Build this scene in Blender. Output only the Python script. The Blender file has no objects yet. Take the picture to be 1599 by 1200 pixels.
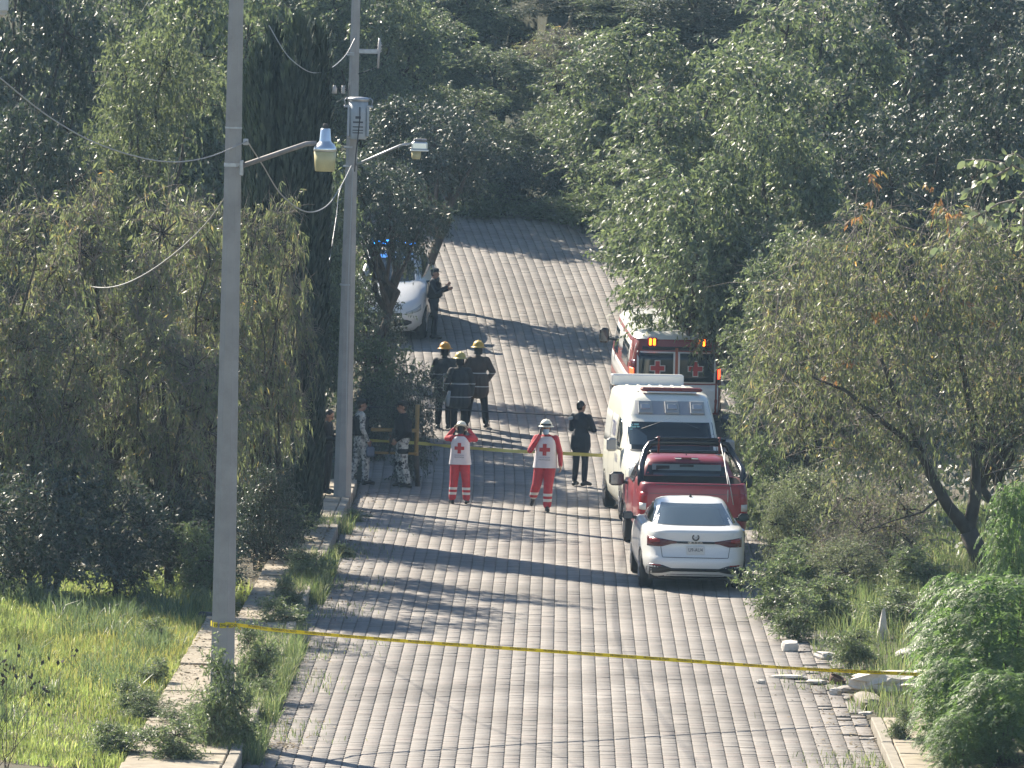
import bpy, bmesh, math, random
import numpy as np
from mathutils import Vector, Matrix

scene = bpy.context.scene
COL = scene.collection
R = math.radians

# ------------------------------------------------------------------ camera, light, exposure
FOC = 10500.0            # focal length in pixels of the 1599 px wide photograph
CAM_Z = 10.0
PITCH, ROLL = math.atan(612.0 / FOC), R(1.32)
F_ = Vector((0, math.cos(PITCH), -math.sin(PITCH)))
U0 = Vector((0, math.sin(PITCH), math.cos(PITCH)))
R0 = Vector((1, 0, 0))
R_ = R0 * math.cos(ROLL) + U0 * math.sin(ROLL)
U_ = U0 * math.cos(ROLL) - R0 * math.sin(ROLL)
cam_data = bpy.data.cameras.new('camera')
cam = bpy.data.objects.new('camera', cam_data)
COL.objects.link(cam)
m = Matrix((R_, U_, -F_)).transposed().to_4x4()
m.translation = (0, 0, CAM_Z)
cam.matrix_world = m
cam_data.sensor_width = 36.0
cam_data.lens = 36.0 * FOC / 1599.0
cam_data.clip_start = 1.0
cam_data.clip_end = 3000.0
scene.camera = cam

SUN_EL, SUN_AZ = R(38.0), math.atan2(-0.64, 0.77)     # azimuth measured from +Y towards +X
SUN_DIR = Vector((math.sin(SUN_AZ) * math.cos(SUN_EL), math.cos(SUN_AZ) * math.cos(SUN_EL), math.sin(SUN_EL)))
world = bpy.data.worlds.new('World')
scene.world = world
world.use_nodes = True
wn, wl = world.node_tree.nodes, world.node_tree.links
bg = wn.get('Background') or wn.new('ShaderNodeBackground')
sky = wn.new('ShaderNodeTexSky')
sky.sky_type = 'NISHITA'
sky.sun_disc = False
sky.sun_elevation = SUN_EL
sky.sun_rotation = SUN_AZ
sky.altitude = 2200.0
sky.air_density = 1.1
sky.dust_density = 0.8
wl.new(sky.outputs[0], bg.inputs[0])
bg.inputs[1].default_value = 0.072
outn = wn.get('World Output') or wn.new('ShaderNodeOutputWorld')
wl.new(bg.outputs[0], outn.inputs[0])
sd = bpy.data.lights.new('sun', 'SUN')
sd.energy = 5.0
sd.angle = R(0.5)
sd.color = (1.0, 0.90, 0.75)
so = bpy.data.objects.new('sun', sd)
COL.objects.link(so)
so.rotation_euler = (-SUN_DIR).to_track_quat('-Z', 'Y').to_euler()
so.location = (-30, 150, 60)
vs = scene.view_settings
vs.view_transform = 'Standard'
vs.look = 'None'
vs.exposure = 1.36
vs.gamma = 1.0
vs.use_curve_mapping = False
scene.cycles.max_bounces = 6
scene.cycles.diffuse_bounces = 3
scene.cycles.glossy_bounces = 3
scene.cycles.transmission_bounces = 4
scene.cycles.transparent_max_bounces = 6
scene.cycles.caustics_reflective = False
scene.cycles.caustics_refractive = False


# ------------------------------------------------------------------ place helpers
def ray(x, y):
    return (F_ * FOC + R_ * (x - 799.5) - U_ * (y - 600.0)).normalized()


def P(x, y, D):
    """the point that photograph pixel (x, y) shows at distance D along the road axis"""
    d = ray(x, y)
    return Vector((0, 0, CAM_Z)) + d * (D / d.y)


def sc_at(D):
    return FOC / D


def road_x(Y):
    """centre line of the road"""
    x = 0.84 + 0.0066 * (Y - 88.0)
    if Y > 132:
        t = min(Y, 162.0) - 132.0
        x -= 0.0011 * t * t
        if Y > 162:
            x -= 0.066 * (Y - 162.0) + 0.002 * (Y - 162.0) ** 2
    return x


def road_z(Y):
    if Y < 131:
        return 0.0
    t = min(Y, 168.0) - 131.0
    z = 0.00229 * t * t
    if Y > 168:
        z += 0.168 * (Y - 168.0)
    return z


HALF = 4.17


def hsh(x, y):
    return (math.sin(x * 0.83 + 1.3 * math.sin(y * 0.31)) + math.sin(y * 0.57 + 1.7 * math.sin(x * 0.23)) + math.sin((x + y) * 1.9) * 0.3) / 2.3


def on_branch(X, Y):
    """the road turns left here behind the trees"""
    return 166.0 < Y < 174.6 and -20 < X < road_x(Y)


def ground_z(X, Y):
    zr = road_z(Y)
    e = X - road_x(Y)
    if abs(e) <= HALF or on_branch(X, Y):
        return zr - 0.10
    if e < 0:
        d = -e - HALF
        base = -0.10 if d < 1.45 else 0.10 + 0.03 * min(d - 1.45, 12)
        lift = 0.10 * max(0, d - 14)
    else:
        d = e - HALF
        base = -0.10 if d < 0.02 else 0.03 + 0.12 * min(d, 7) if d > 0.3 or Y > 98 else 0.0
        lift = 0.13 * max(0, d - 8)
    w = min(1.0, max(0.0, (d - 1.2) / 2.0))
    z = zr + base + lift + 0.07 * w * hsh(X, Y)
    if Y > 174.6:
        z += 0.12 * (Y - 174.6) + 0.15
    return z


def G(x, y):
    """where the ray through pixel (x, y) meets the road or ground"""
    d = ray(x, y)
    o = Vector((0, 0, CAM_Z))
    lo = 70.0
    D = lo
    while D < 260:
        p = o + d * (D / d.y)
        z = road_z(p.y) if abs(p.x - road_x(p.y)) <= HALF else ground_z(p.x, p.y)
        if p.z <= z:
            break
        D += 0.1
    p.z = z
    return p


# ------------------------------------------------------------------ object helpers
def tag(o, label=None, cat=None, group=None, kind=None):
    if label: o['label'] = label
    if cat: o['category'] = cat
    if group: o['group'] = group
    if kind: o['kind'] = kind
    return o


def thing(name, label, cat, loc=(0, 0, 0), rotz=0.0, group=None):
    o = bpy.data.objects.new(name, None)
    COL.objects.link(o)
    o.location = loc
    o.rotation_euler = (0, 0, rotz)
    o.empty_display_size = 0.2
    return tag(o, label, cat, group)


def link(name, me, parent=None, loc=None):
    o = bpy.data.objects.new(name, me)
    COL.objects.link(o)
    if parent is not None:
        o.parent = parent
    if loc is not None:
        o.location = loc
    return o


def np_mesh(name, V, quads=None, tris=None, mats=(), smooth=False, midx=None):
    me = bpy.data.meshes.new(name)
    V = np.asarray(V, dtype=np.float32).reshape(-1, 3)
    me.vertices.add(len(V))
    me.vertices.foreach_set('co', V.ravel())
    starts, loops = [], []
    n0 = 0
    if quads is not None and len(quads):
        q = np.asarray(quads, dtype=np.int32).reshape(-1, 4)
        starts.append(np.arange(len(q), dtype=np.int32) * 4)
        loops.append(q.ravel())
        n0 = len(q) * 4
    if tris is not None and len(tris):
        t = np.asarray(tris, dtype=np.int32).reshape(-1, 3)
        starts.append(n0 + np.arange(len(t), dtype=np.int32) * 3)
        loops.append(t.ravel())
    L = np.concatenate(loops)
    S = np.concatenate(starts)
    me.loops.add(len(L))
    me.loops.foreach_set('vertex_index', L)
    me.polygons.add(len(S))
    me.polygons.foreach_set('loop_start', S)
    if smooth:
        me.polygons.foreach_set('use_smooth', np.ones(len(S), dtype=bool))
    if midx is not None:
        me.polygons.foreach_set('material_index', np.asarray(midx, dtype=np.int32))
    for mt in mats:
        me.materials.append(mt)
    me.update(calc_edges=True)
    return me


def frame(d):
    d = Vector(d).normalized()
    a = Vector((0, 0, 1)) if abs(d.z) < 0.9 else Vector((1, 0, 0))
    u = d.cross(a).normalized()
    return d, u, d.cross(u).normalized()


class MB:
    """collects shapes for one mesh"""

    def __init__(self):
        self.v, self.f, self.m, self.s = [], [], [], []

    def add(self, vs, fs, mi=0, smooth=False):
        b = len(self.v)
        self.v += [tuple(p) for p in vs]
        for f in fs:
            self.f.append(tuple(i + b for i in f))
            self.m.append(mi)
            self.s.append(smooth)

    def box(self, c, s, rot=None, mi=0, bev=0.0):
        hx, hy, hz = s[0] / 2, s[1] / 2, s[2] / 2
        if bev > 0:
            b = min(bev, hx * 0.9, hy * 0.9, hz * 0.9)
            vs, fs = [], []
            rings = [(hx - b, hy - b, -hz), (hx, hy, -hz + b), (hx, hy, hz - b), (hx - b, hy - b, hz)]
            for (ax, ay, z) in rings:
                k = b * 0.7
                vs += [(-ax + k, -ay, z), (ax - k, -ay, z), (ax, -ay + k, z), (ax, ay - k, z), (ax - k, ay, z), (-ax + k, ay, z), (-ax, ay - k, z), (-ax, -ay + k, z)]
            for r in range(3):
                for i in range(8):
                    fs.append((r * 8 + i, r * 8 + (i + 1) % 8, r * 8 + 8 + (i + 1) % 8, r * 8 + 8 + i))
            fs.append(tuple(range(7, -1, -1)))
            fs.append(tuple(range(24, 32)))
        else:
            vs = [(x, y, z) for z in (-hz, hz) for (x, y) in ((-hx, -hy), (hx, -hy), (hx, hy), (-hx, hy))]
            fs = [(3, 2, 1, 0), (4, 5, 6, 7), (0, 1, 5, 4), (1, 2, 6, 5), (2, 3, 7, 6), (3, 0, 4, 7)]
        M = rot if rot is not None else Matrix.Identity(3)
        vs = [M @ Vector(p) + Vector(c) for p in vs]
        self.add(vs, fs, mi)
        return self

    def tube(self, pts, r, n=8, mi=0, caps=True, smooth=True):
        pts = [Vector(p) for p in pts]
        rs = list(r) if isinstance(r, (list, tuple)) else [r] * len(pts)
        vs, fs = [], []
        u = None
        for i, p in enumerate(pts):
            d = (pts[min(i + 1, len(pts) - 1)] - pts[max(i - 1, 0)])
            d = d.normalized() if d.length > 1e-9 else Vector((0, 0, 1))
            if u is None:
                _, u, _ = frame(d)
            u = (u - d * u.dot(d))
            u = u.normalized() if u.length > 1e-6 else frame(d)[1]
            w = d.cross(u)
            for k in range(n):
                a = 2 * math.pi * k / n
                vs.append(p + (u * math.cos(a) + w * math.sin(a)) * rs[i])
        for i in range(len(pts) - 1):
            for k in range(n):
                k2 = (k + 1) % n
                fs.append((i * n + k, i * n + k2, (i + 1) * n + k2, (i + 1) * n + k))
        if caps:
            fs.append(tuple(range(n - 1, -1, -1)))
            fs.append(tuple(range((len(pts) - 1) * n, len(pts) * n)))
        self.add(vs, fs, mi, smooth)
        return self

    def lathe(self, prof, c=(0, 0, 0), n=24, mi=0, rot=None, smooth=True, sx=1.0, sy=1.0):
        """prof: list of (r, z) bottom to top"""
        M = rot if rot is not None else Matrix.Identity(3)
        vs, fs = [], []
        for (r, z) in prof:
            for k in range(n):
                a = 2 * math.pi * k / n
                vs.append(M @ Vector((r * math.cos(a) * sx, r * math.sin(a) * sy, z)) + Vector(c))
        for i in range(len(prof) - 1):
            for k in range(n):
                k2 = (k + 1) % n
                fs.append((i * n + k, i * n + k2, (i + 1) * n + k2, (i + 1) * n + k))
        fs.append(tuple(range(n - 1, -1, -1)))
        fs.append(tuple(range((len(prof) - 1) * n, len(prof) * n)))
        self.add(vs, fs, mi, smooth)
        return self

    def grid(self, P2, mi=0, smooth=True, flip=False):
        """P2[i][j] points"""
        a, b = len(P2), len(P2[0])
        vs = [p for row in P2 for p in row]
        fs = []
        for i in range(a - 1):
            for j in range(b - 1):
                q = (i * b + j, (i + 1) * b + j, (i + 1) * b + j + 1, i * b + j + 1)
                fs.append(q[::-1] if flip else q)
        self.add(vs, fs, mi, smooth)
        return self

    def prism(self, poly, z0, z1, mi=0, M=None):
        """poly in xy, extruded in z, M: 4x4"""
        n = len(poly)
        vs = [Vector((p[0], p[1], z0)) for p in poly] + [Vector((p[0], p[1], z1)) for p in poly]
        fs = [tuple(range(n - 1, -1, -1)), tuple(range(n, 2 * n))] + [(i, (i + 1) % n, n + (i + 1) % n, n + i) for i in range(n)]
        if M is not None:
            vs = [M @ v for v in vs]
        self.add(vs, fs, mi)
        return self

    def mesh(self, name, mats):
        me = bpy.data.meshes.new(name)
        me.from_pydata(self.v, [], self.f)
        for mt in (mats if isinstance(mats, (list, tuple)) else [mats]):
            me.materials.append(mt)
        me.polygons.foreach_set('material_index', self.m)
        me.polygons.foreach_set('use_smooth', self.s)
        me.update()
        return me

    def build(self, name, mats, parent=None, loc=None, rot=None):
        o = link(name, self.mesh(name, mats), parent, loc)
        if rot is not None:
            o.rotation_euler = rot
        return o


# ------------------------------------------------------------------ materials
def mat(name, col, rough=0.6, metal=0.0, spec=0.5, var=0.0, vscale=6.0, bump=0.0, bscale=40.0, emit=None, estr=0.0, coat=0.0, dirt=None, dscale=1.5):
    mt = bpy.data.materials.new(name)
    mt.use_nodes = True
    nt = mt.node_tree
    b = nt.nodes['Principled BSDF']
    b.inputs['Base Color'].default_value = (*col, 1)
    b.inputs['Roughness'].default_value = rough
    b.inputs['Metallic'].default_value = metal
    b.inputs['Specular IOR Level'].default_value = spec
    if coat:
        b.inputs['Coat Weight'].default_value = coat
        b.inputs['Coat Roughness'].default_value = 0.05
    if emit:
        b.inputs['Emission Color'].default_value = (*emit, 1)
        b.inputs['Emission Strength'].default_value = estr
    if var or bump or dirt:
        tc = nt.nodes.new('ShaderNodeTexCoord')
    last = None
    if var:
        n = nt.nodes.new('ShaderNodeTexNoise')
        n.inputs['Scale'].default_value = vscale
        n.inputs['Detail'].default_value = 6
        nt.links.new(tc.outputs['Object'], n.inputs['Vector'])
        mr = nt.nodes.new('ShaderNodeMapRange')
        mr.inputs[1].default_value = 0.25
        mr.inputs[2].default_value = 0.75
        mr.inputs[3].default_value = 1 - var
        mr.inputs[4].default_value = 1 + var
        nt.links.new(n.outputs[0], mr.inputs[0])
        mx = nt.nodes.new('ShaderNodeVectorMath')
        mx.operation = 'SCALE'
        mx.inputs[0].default_value = col
        nt.links.new(mr.outputs[0], mx.inputs['Scale'])
        last = mx.outputs[0]
    if dirt:
        n2 = nt.nodes.new('ShaderNodeTexNoise')
        n2.inputs['Scale'].default_value = dscale
        n2.inputs['Detail'].default_value = 8
        n2.inputs['Roughness'].default_value = 0.7
        nt.links.new(tc.outputs['Object'], n2.inputs['Vector'])
        rp = nt.nodes.new('ShaderNodeMapRange')
        rp.inputs[1].default_value = 0.5
        rp.inputs[2].default_value = 0.75
        nt.links.new(n2.outputs[0], rp.inputs[0])
        mix = nt.nodes.new('ShaderNodeMix')
        mix.data_type = 'RGBA'
        nt.links.new(rp.outputs[0], mix.inputs['Factor'])
        if last is not None:
            nt.links.new(last, mix.inputs['A'])
        else:
            mix.inputs['A'].default_value = (*col, 1)
        mix.inputs['B'].default_value = (*dirt, 1)
        last = mix.outputs['Result']
    if last is not None:
        nt.links.new(last, b.inputs['Base Color'])
    if bump:
        n3 = nt.nodes.new('ShaderNodeTexNoise')
        n3.inputs['Scale'].default_value = bscale
        n3.inputs['Detail'].default_value = 5
        nt.links.new(tc.outputs['Object'], n3.inputs['Vector'])
        bp = nt.nodes.new('ShaderNodeBump')
        bp.inputs['Strength'].default_value = bump
        bp.inputs['Distance'].default_value = 0.01
        nt.links.new(n3.outputs[0], bp.inputs['Height'])
        nt.links.new(bp.outputs[0], b.inputs['Normal'])
    return mt


def ramp_mat(name, stops, rough=0.6, spec=0.4, transl=0.0, tcol=1.6, source='island', bump=0.0, noise=0.0, nscale=0.8, stain=False):
    """colour picked per island (leaf, blade, paver) or per object; leaves also let light through"""
    mt = bpy.data.materials.new(name)
    mt.use_nodes = True
    nt = mt.node_tree
    b = nt.nodes['Principled BSDF']
    out = nt.nodes['Material Output']
    if source == 'island':
        g = nt.nodes.new('ShaderNodeNewGeometry')
        src = g.outputs['Random Per Island']
    else:
        g = nt.nodes.new('ShaderNodeObjectInfo')
        src = g.outputs['Random']
    rp = nt.nodes.new('ShaderNodeValToRGB')
    cr = rp.color_ramp
    while len(cr.elements) < len(stops):
        cr.elements.new(0.5)
    for e, (p, c) in zip(cr.elements, stops):
        e.position = p
        e.color = (*c, 1)
    nt.links.new(src, rp.inputs[0])
    colout = rp.outputs[0]
    if noise:
        tc = nt.nodes.new('ShaderNodeTexCoord')
        n = nt.nodes.new('ShaderNodeTexNoise')
        n.inputs['Scale'].default_value = nscale
        n.inputs['Detail'].default_value = 5
        nt.links.new(tc.outputs['Object'], n.inputs['Vector'])
        mr = nt.nodes.new('ShaderNodeMapRange')
        mr.inputs[1].default_value = 0.3
        mr.inputs[2].default_value = 0.7
        mr.inputs[3].default_value = 1 - noise
        mr.inputs[4].default_value = 1 + noise
        nt.links.new(n.outputs[0], mr.inputs[0])
        vm = nt.nodes.new('ShaderNodeVectorMath')
        vm.operation = 'SCALE'
        nt.links.new(colout, vm.inputs[0])
        nt.links.new(mr.outputs[0], vm.inputs['Scale'])
        colout = vm.outputs[0]
    if noise and stain:
        n4 = nt.nodes.new('ShaderNodeTexNoise')
        n4.inputs['Scale'].default_value = 0.22
        n4.inputs['Detail'].default_value = 7
        n4.inputs['Roughness'].default_value = 0.72
        nt.links.new(tc.outputs['Object'], n4.inputs['Vector'])
        m4 = nt.nodes.new('ShaderNodeMapRange')
        m4.inputs[1].default_value = 0.48
        m4.inputs[2].default_value = 0.66
        m4.inputs[3].default_value = 1.0
        m4.inputs[4].default_value = 0.72
        nt.links.new(n4.outputs[0], m4.inputs[0])
        v4 = nt.nodes.new('ShaderNodeVectorMath')
        v4.operation = 'SCALE'
        nt.links.new(colout, v4.inputs[0])
        nt.links.new(m4.outputs[0], v4.inputs['Scale'])
        colout = v4.outputs[0]
    nt.links.new(colout, b.inputs['Base Color'])
    b.inputs['Roughness'].default_value = rough
    b.inputs['Specular IOR Level'].default_value = spec
    if transl:
        t = nt.nodes.new('ShaderNodeBsdfTranslucent')
        vm2 = nt.nodes.new('ShaderNodeVectorMath')
        vm2.operation = 'MULTIPLY'
        vm2.inputs[1].default_value = (tcol * 0.95, tcol * 1.06, tcol * 0.72)
        nt.links.new(colout, vm2.inputs[0])
        nt.links.new(vm2.outputs[0], t.inputs['Color'])
        mx = nt.nodes.new('ShaderNodeMixShader')
        mx.inputs[0].default_value = transl
        nt.links.new(b.outputs[0], mx.inputs[1])
        nt.links.new(t.outputs[0], mx.inputs[2])
        nt.links.new(mx.outputs[0], out.inputs[0])
    return mt


M = {}
M['joint'] = mat('joint soil', (0.045, 0.040, 0.032), 0.95, var=0.3, vscale=3)
M['paver'] = ramp_mat('concrete paver', [(0, (0.212, 0.196, 0.180)), (0.35, (0.230, 0.214, 0.198)), (0.7, (0.246, 0.230, 0.212)), (0.9, (0.244, 0.218, 0.200)), (1, (0.272, 0.252, 0.232))], 0.85, 0.3, noise=0.16, nscale=0.45, stain=True)
M['paver1'] = ramp_mat('concrete paver single', [(0, (0.212, 0.196, 0.180)), (0.35, (0.230, 0.214, 0.198)), (0.7, (0.246, 0.230, 0.212)), (0.9, (0.244, 0.218, 0.200)), (1, (0.272, 0.252, 0.232))], 0.85, 0.3, source='object', noise=0.08, nscale=7)
M['soil'] = mat('dry soil', (0.085, 0.072, 0.045), 0.95, var=0.4, vscale=1.2, dirt=(0.04, 0.05, 0.02), dscale=0.6, bump=0.6, bscale=8)
M['slab'] = mat('sidewalk concrete', (0.33, 0.285, 0.215), 0.9, var=0.3, vscale=3, dirt=(0.17, 0.14, 0.09), dscale=2.2, bump=0.4, bscale=30)
M['kerb'] = mat('kerb concrete', (0.30, 0.27, 0.22), 0.9, var=0.3, vscale=5, dirt=(0.14, 0.12, 0.085), dscale=3, bump=0.4, bscale=25)
M['pole'] = mat('pole concrete', (0.37, 0.35, 0.325), 0.85, var=0.14, vscale=2.5, dirt=(0.27, 0.25, 0.23), dscale=1.2, bump=0.25, bscale=40)
M['galv'] = mat('galvanised steel', (0.45, 0.46, 0.48), 0.45, 0.8, var=0.15, vscale=12)
M['alu'] = mat('bright aluminium', (0.75, 0.78, 0.80), 0.28, 0.9)
M['rust'] = mat('weathered steel', (0.30, 0.285, 0.285), 0.7, 0.3, var=0.2, vscale=10)
M['lens'] = mat('yellowed lamp lens', (0.58, 0.51, 0.27), 0.35, spec=0.5, var=0.12, vscale=8)
M['graypaint'] = mat('grey enamel', (0.40, 0.43, 0.45), 0.5, var=0.12, vscale=8)
M['darkmark'] = mat('faded dark print', (0.09, 0.09, 0.10), 0.7)
M['porcelain'] = mat('porcelain', (0.45, 0.42, 0.40), 0.3)
M['wire'] = mat('cable aluminium', (0.42, 0.42, 0.42), 0.5, 0.5)
M['blackwire'] = mat('black cable', (0.03, 0.03, 0.035), 0.6)
M['tape'] = ramp_mat('yellow tape film', [(0, (0.82, 0.66, 0.02)), (1, (0.82, 0.66, 0.02))], 0.4, 0.5, 0.16, tcol=1.0)
M['tapeink'] = mat('black tape print', (0.02, 0.02, 0.02), 0.5)
M['white'] = mat('white car paint', (0.74, 0.74, 0.72), 0.35, coat=0.6)
M['cream'] = mat('cream white van paint', (0.76, 0.76, 0.66), 0.4, coat=0.5)
M['red'] = mat('red truck paint', (0.23, 0.017, 0.028), 0.4, coat=0.5)
M['ambred'] = mat('ambulance red', (0.24, 0.042, 0.034), 0.4, coat=0.4)
M['glass'] = mat('tinted glass', (0.018, 0.024, 0.028), 0.06, spec=0.6)
M['glasslight'] = mat('rear window glass', (0.05, 0.07, 0.085), 0.05, spec=0.9)
M['black'] = mat('black plastic', (0.018, 0.018, 0.02), 0.5)
M['gloss'] = mat('gloss black', (0.012, 0.012, 0.015), 0.2)
M['tyre'] = mat('tyre rubber', (0.022, 0.022, 0.024), 0.85)
M['rim'] = mat('alloy rim', (0.40, 0.40, 0.42), 0.4, 0.8)
M['tail'] = mat('red lamp lens', (0.28, 0.015, 0.02), 0.2, spec=0.6)
M['taildark'] = mat('dark red lamp lens', (0.10, 0.012, 0.016), 0.2, spec=0.6)
M['lit_red'] = mat('lit red lamp', (0.6, 0.03, 0.01), 0.3, emit=(1.0, 0.06, 0.015), estr=2.2)
M['lit_amber'] = mat('lit amber lamp', (0.7, 0.2, 0.02), 0.3, emit=(1.0, 0.2, 0.01), estr=2.6)
M['lit_blue'] = mat('lit blue lamp', (0.02, 0.2, 0.8), 0.3, emit=(0.01, 0.25, 1.0), estr=5.0)
M['headlamp'] = mat('headlamp', (0.40, 0.43, 0.45), 0.15, spec=0.8)
M['chrome'] = mat('chrome', (0.7, 0.7, 0.72), 0.2, 1.0)
M['plate'] = mat('plate white', (0.62, 0.62, 0.60), 0.5)
M['seam'] = mat('panel gap', (0.05, 0.055, 0.06), 0.7)
M['bluegray'] = mat('blue grey lettering', (0.12, 0.13, 0.25), 0.5)
M['sticker'] = mat('pale green sticker', (0.40, 0.72, 0.62), 0.5)
M['cross'] = mat('red cross print', (0.42, 0.035, 0.035), 0.6)
M['skin'] = mat('skin', (0.30, 0.165, 0.11), 0.55)
M['hair'] = mat('black hair', (0.012, 0.010, 0.010), 0.5)
M['bootblack'] = mat('black leather', (0.015, 0.015, 0.017), 0.5)
M['rcred'] = mat('red uniform cloth', (0.44, 0.034, 0.048), 0.8, var=0.15, vscale=12, bump=0.5, bscale=14)
M['reflect'] = mat('reflective silver tape', (0.62, 0.62, 0.60), 0.4)
M['vest'] = mat('white vest cloth', (0.66, 0.62, 0.64), 0.8, var=0.06, vscale=8, bump=0.6, bscale=10)
M['helmetwhite'] = mat('cream white helmet', (0.72, 0.70, 0.58), 0.35)
M['helmetyellow'] = mat('yellow helmet', (0.55, 0.38, 0.06), 0.4)
M['helmetpale'] = mat('pale yellow helmet', (0.52, 0.44, 0.14), 0.4)
M['helmetgold'] = mat('orange yellow helmet', (0.60, 0.30, 0.03), 0.4)
M['mask'] = mat('blue face mask', (0.32, 0.45, 0.60), 0.8)
M['bunker'] = mat('dark bunker coat', (0.036, 0.038, 0.042), 0.85, var=0.2, vscale=9, bump=0.6, bscale=10)
M['bunkerbrown'] = mat('brown bunker coat', (0.06, 0.045, 0.04), 0.85, var=0.2, vscale=9, bump=0.6, bscale=10)
M['dullstripe'] = mat('dull silver stripe', (0.40, 0.41, 0.42), 0.5)
M['navy'] = mat('dark navy cloth', (0.012, 0.016, 0.026), 0.85, var=0.2, vscale=9, bump=0.5, bscale=10)
M['blackcloth'] = mat('black cloth', (0.011, 0.012, 0.014), 0.9, bump=0.5, bscale=10)
M['patch'] = mat('pale shoulder patch', (0.30, 0.33, 0.36), 0.7)
M['wood'] = mat('yellowed wood', (0.28, 0.18, 0.06), 0.7, var=0.25, vscale=5)
M['bark'] = mat('bark', (0.075, 0.062, 0.05), 0.95, var=0.35, vscale=5, bump=1.0, bscale=14)
M['twig'] = mat('grey twig', (0.25, 0.21, 0.18), 0.8, var=0.3, vscale=4)
M['rock'] = mat('grey rubble', (0.30, 0.28, 0.25), 0.9, var=0.25, vscale=7, bump=0.8, bscale=14)
M['rubblewhite'] = mat('white rubble', (0.62, 0.58, 0.52), 0.85, var=0.15, vscale=9, bump=0.6, bscale=14)
M['darkblock'] = mat('dark grey block', (0.09, 0.088, 0.086), 0.9, var=0.25, vscale=9, bump=0.6, bscale=20)
M['claybrown'] = mat('brown clay', (0.13, 0.07, 0.045), 0.8, var=0.2, vscale=8)
M['sack'] = mat('dirty white sack', (0.58, 0.54, 0.47), 0.8, var=0.2, vscale=7, bump=1.0, bscale=9)
M['bluetarp'] = mat('blue plastic', (0.03, 0.16, 0.42), 0.3, var=0.3, vscale=5)
M['bluebag'] = mat('grey blue plastic', (0.10, 0.125, 0.18), 0.65, var=0.3, vscale=4)
# camouflage
def camo():
    mt = mat('grey pixel camouflage', (0.5, 0.5, 0.5), 0.85)
    nt = mt.node_tree
    tc = nt.nodes.new('ShaderNodeTexCoord')
    vo = nt.nodes.new('ShaderNodeTexVoronoi')
    vo.inputs['Scale'].default_value = 26
    nt.links.new(tc.outputs['Object'], vo.inputs['Vector'])
    sep = nt.nodes.new('ShaderNodeSeparateColor')
    nt.links.new(vo.outputs['Color'], sep.inputs[0])
    rp = nt.nodes.new('ShaderNodeValToRGB')
    rp.color_ramp.interpolation = 'CONSTANT'
    els = [(0, (0.10, 0.10, 0.10)), (0.18, (0.24, 0.24, 0.23)), (0.42, (0.42, 0.41, 0.38)), (0.7, (0.52, 0.51, 0.47))]
    while len(rp.color_ramp.elements) < 4:
        rp.color_ramp.elements.new(0.5)
    for e, (p, c) in zip(rp.color_ramp.elements, els):
        e.position = p
        e.color = (*c, 1)
    nt.links.new(sep.outputs[0], rp.inputs[0])
    nt.links.new(rp.outputs[0], nt.nodes['Principled BSDF'].inputs['Base Color'])
    return mt
M['camo'] = camo()
# foliage
M['peach'] = ramp_mat('olive lance leaf', [(0, (0.078, 0.087, 0.051)), (0.3, (0.132, 0.147, 0.081)), (0.62, (0.188, 0.207, 0.111)), (0.88, (0.260, 0.260, 0.144)), (0.955, (0.233, 0.180, 0.135)), (0.992, (0.361, 0.271, 0.120)), (1, (0.551, 0.310, 0.114))], 0.5, 1.0, 0.40, tcol=1.7)
M['broad'] = ramp_mat('grey green leaf', [(0, (0.064, 0.078, 0.049)), (0.4, (0.118, 0.143, 0.084)), (0.8, (0.173, 0.203, 0.117)), (1, (0.226, 0.247, 0.147))], 0.5, 1.0, 0.36, tcol=1.7)
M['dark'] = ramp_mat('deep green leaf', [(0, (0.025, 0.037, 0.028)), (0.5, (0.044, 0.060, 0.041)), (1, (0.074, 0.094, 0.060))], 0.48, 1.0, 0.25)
M['ash'] = ramp_mat('light green leaf', [(0, (0.087, 0.101, 0.061)), (0.5, (0.126, 0.144, 0.083)), (1, (0.179, 0.192, 0.117))], 0.5, 0.9, 0.42, tcol=1.6)
M['cypress'] = ramp_mat('cypress scale leaf', [(0, (0.027, 0.042, 0.033)), (0.6, (0.042, 0.063, 0.048)), (1, (0.075, 0.099, 0.069))], 0.6, 0.5, 0.1)
M['pinnate'] = ramp_mat('fresh green leaflet', [(0, (0.075, 0.12, 0.045)), (0.5, (0.115, 0.175, 0.066)), (1, (0.165, 0.235, 0.10))], 0.5, 0.6, 0.48, tcol=1.7)
M['weed'] = ramp_mat('weed leaf', [(0, (0.084, 0.110, 0.058)), (0.6, (0.132, 0.166, 0.089)), (1, (0.192, 0.222, 0.126))], 0.5, 0.8, 0.40, tcol=1.7)
M['grey'] = ramp_mat('grey green bush leaf', [(0, (0.106, 0.122, 0.077)), (0.6, (0.156, 0.175, 0.107)), (1, (0.219, 0.231, 0.156))], 0.5, 0.7, 0.38, tcol=1.7)
M['euc'] = ramp_mat('round pale leaf', [(0, (0.17, 0.20, 0.125)), (0.6, (0.25, 0.28, 0.18)), (1, (0.32, 0.34, 0.23))], 0.45, 0.8, 0.3)
M['orangeleaf'] = ramp_mat('turning leaf', [(0, (0.26, 0.13, 0.07)), (0.5, (0.40, 0.19, 0.10)), (1, (0.28, 0.21, 0.09))], 0.5, 0.5, 0.4)
M['grass'] = ramp_mat('sunny grass blade', [(0, (0.135, 0.169, 0.061)), (0.35, (0.209, 0.250, 0.089)), (0.7, (0.277, 0.311, 0.119)), (0.9, (0.351, 0.351, 0.155)), (1, (0.432, 0.378, 0.209))], 0.5, 0.5, 0.42, tcol=1.6, noise=0.45, nscale=0.9)
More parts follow.
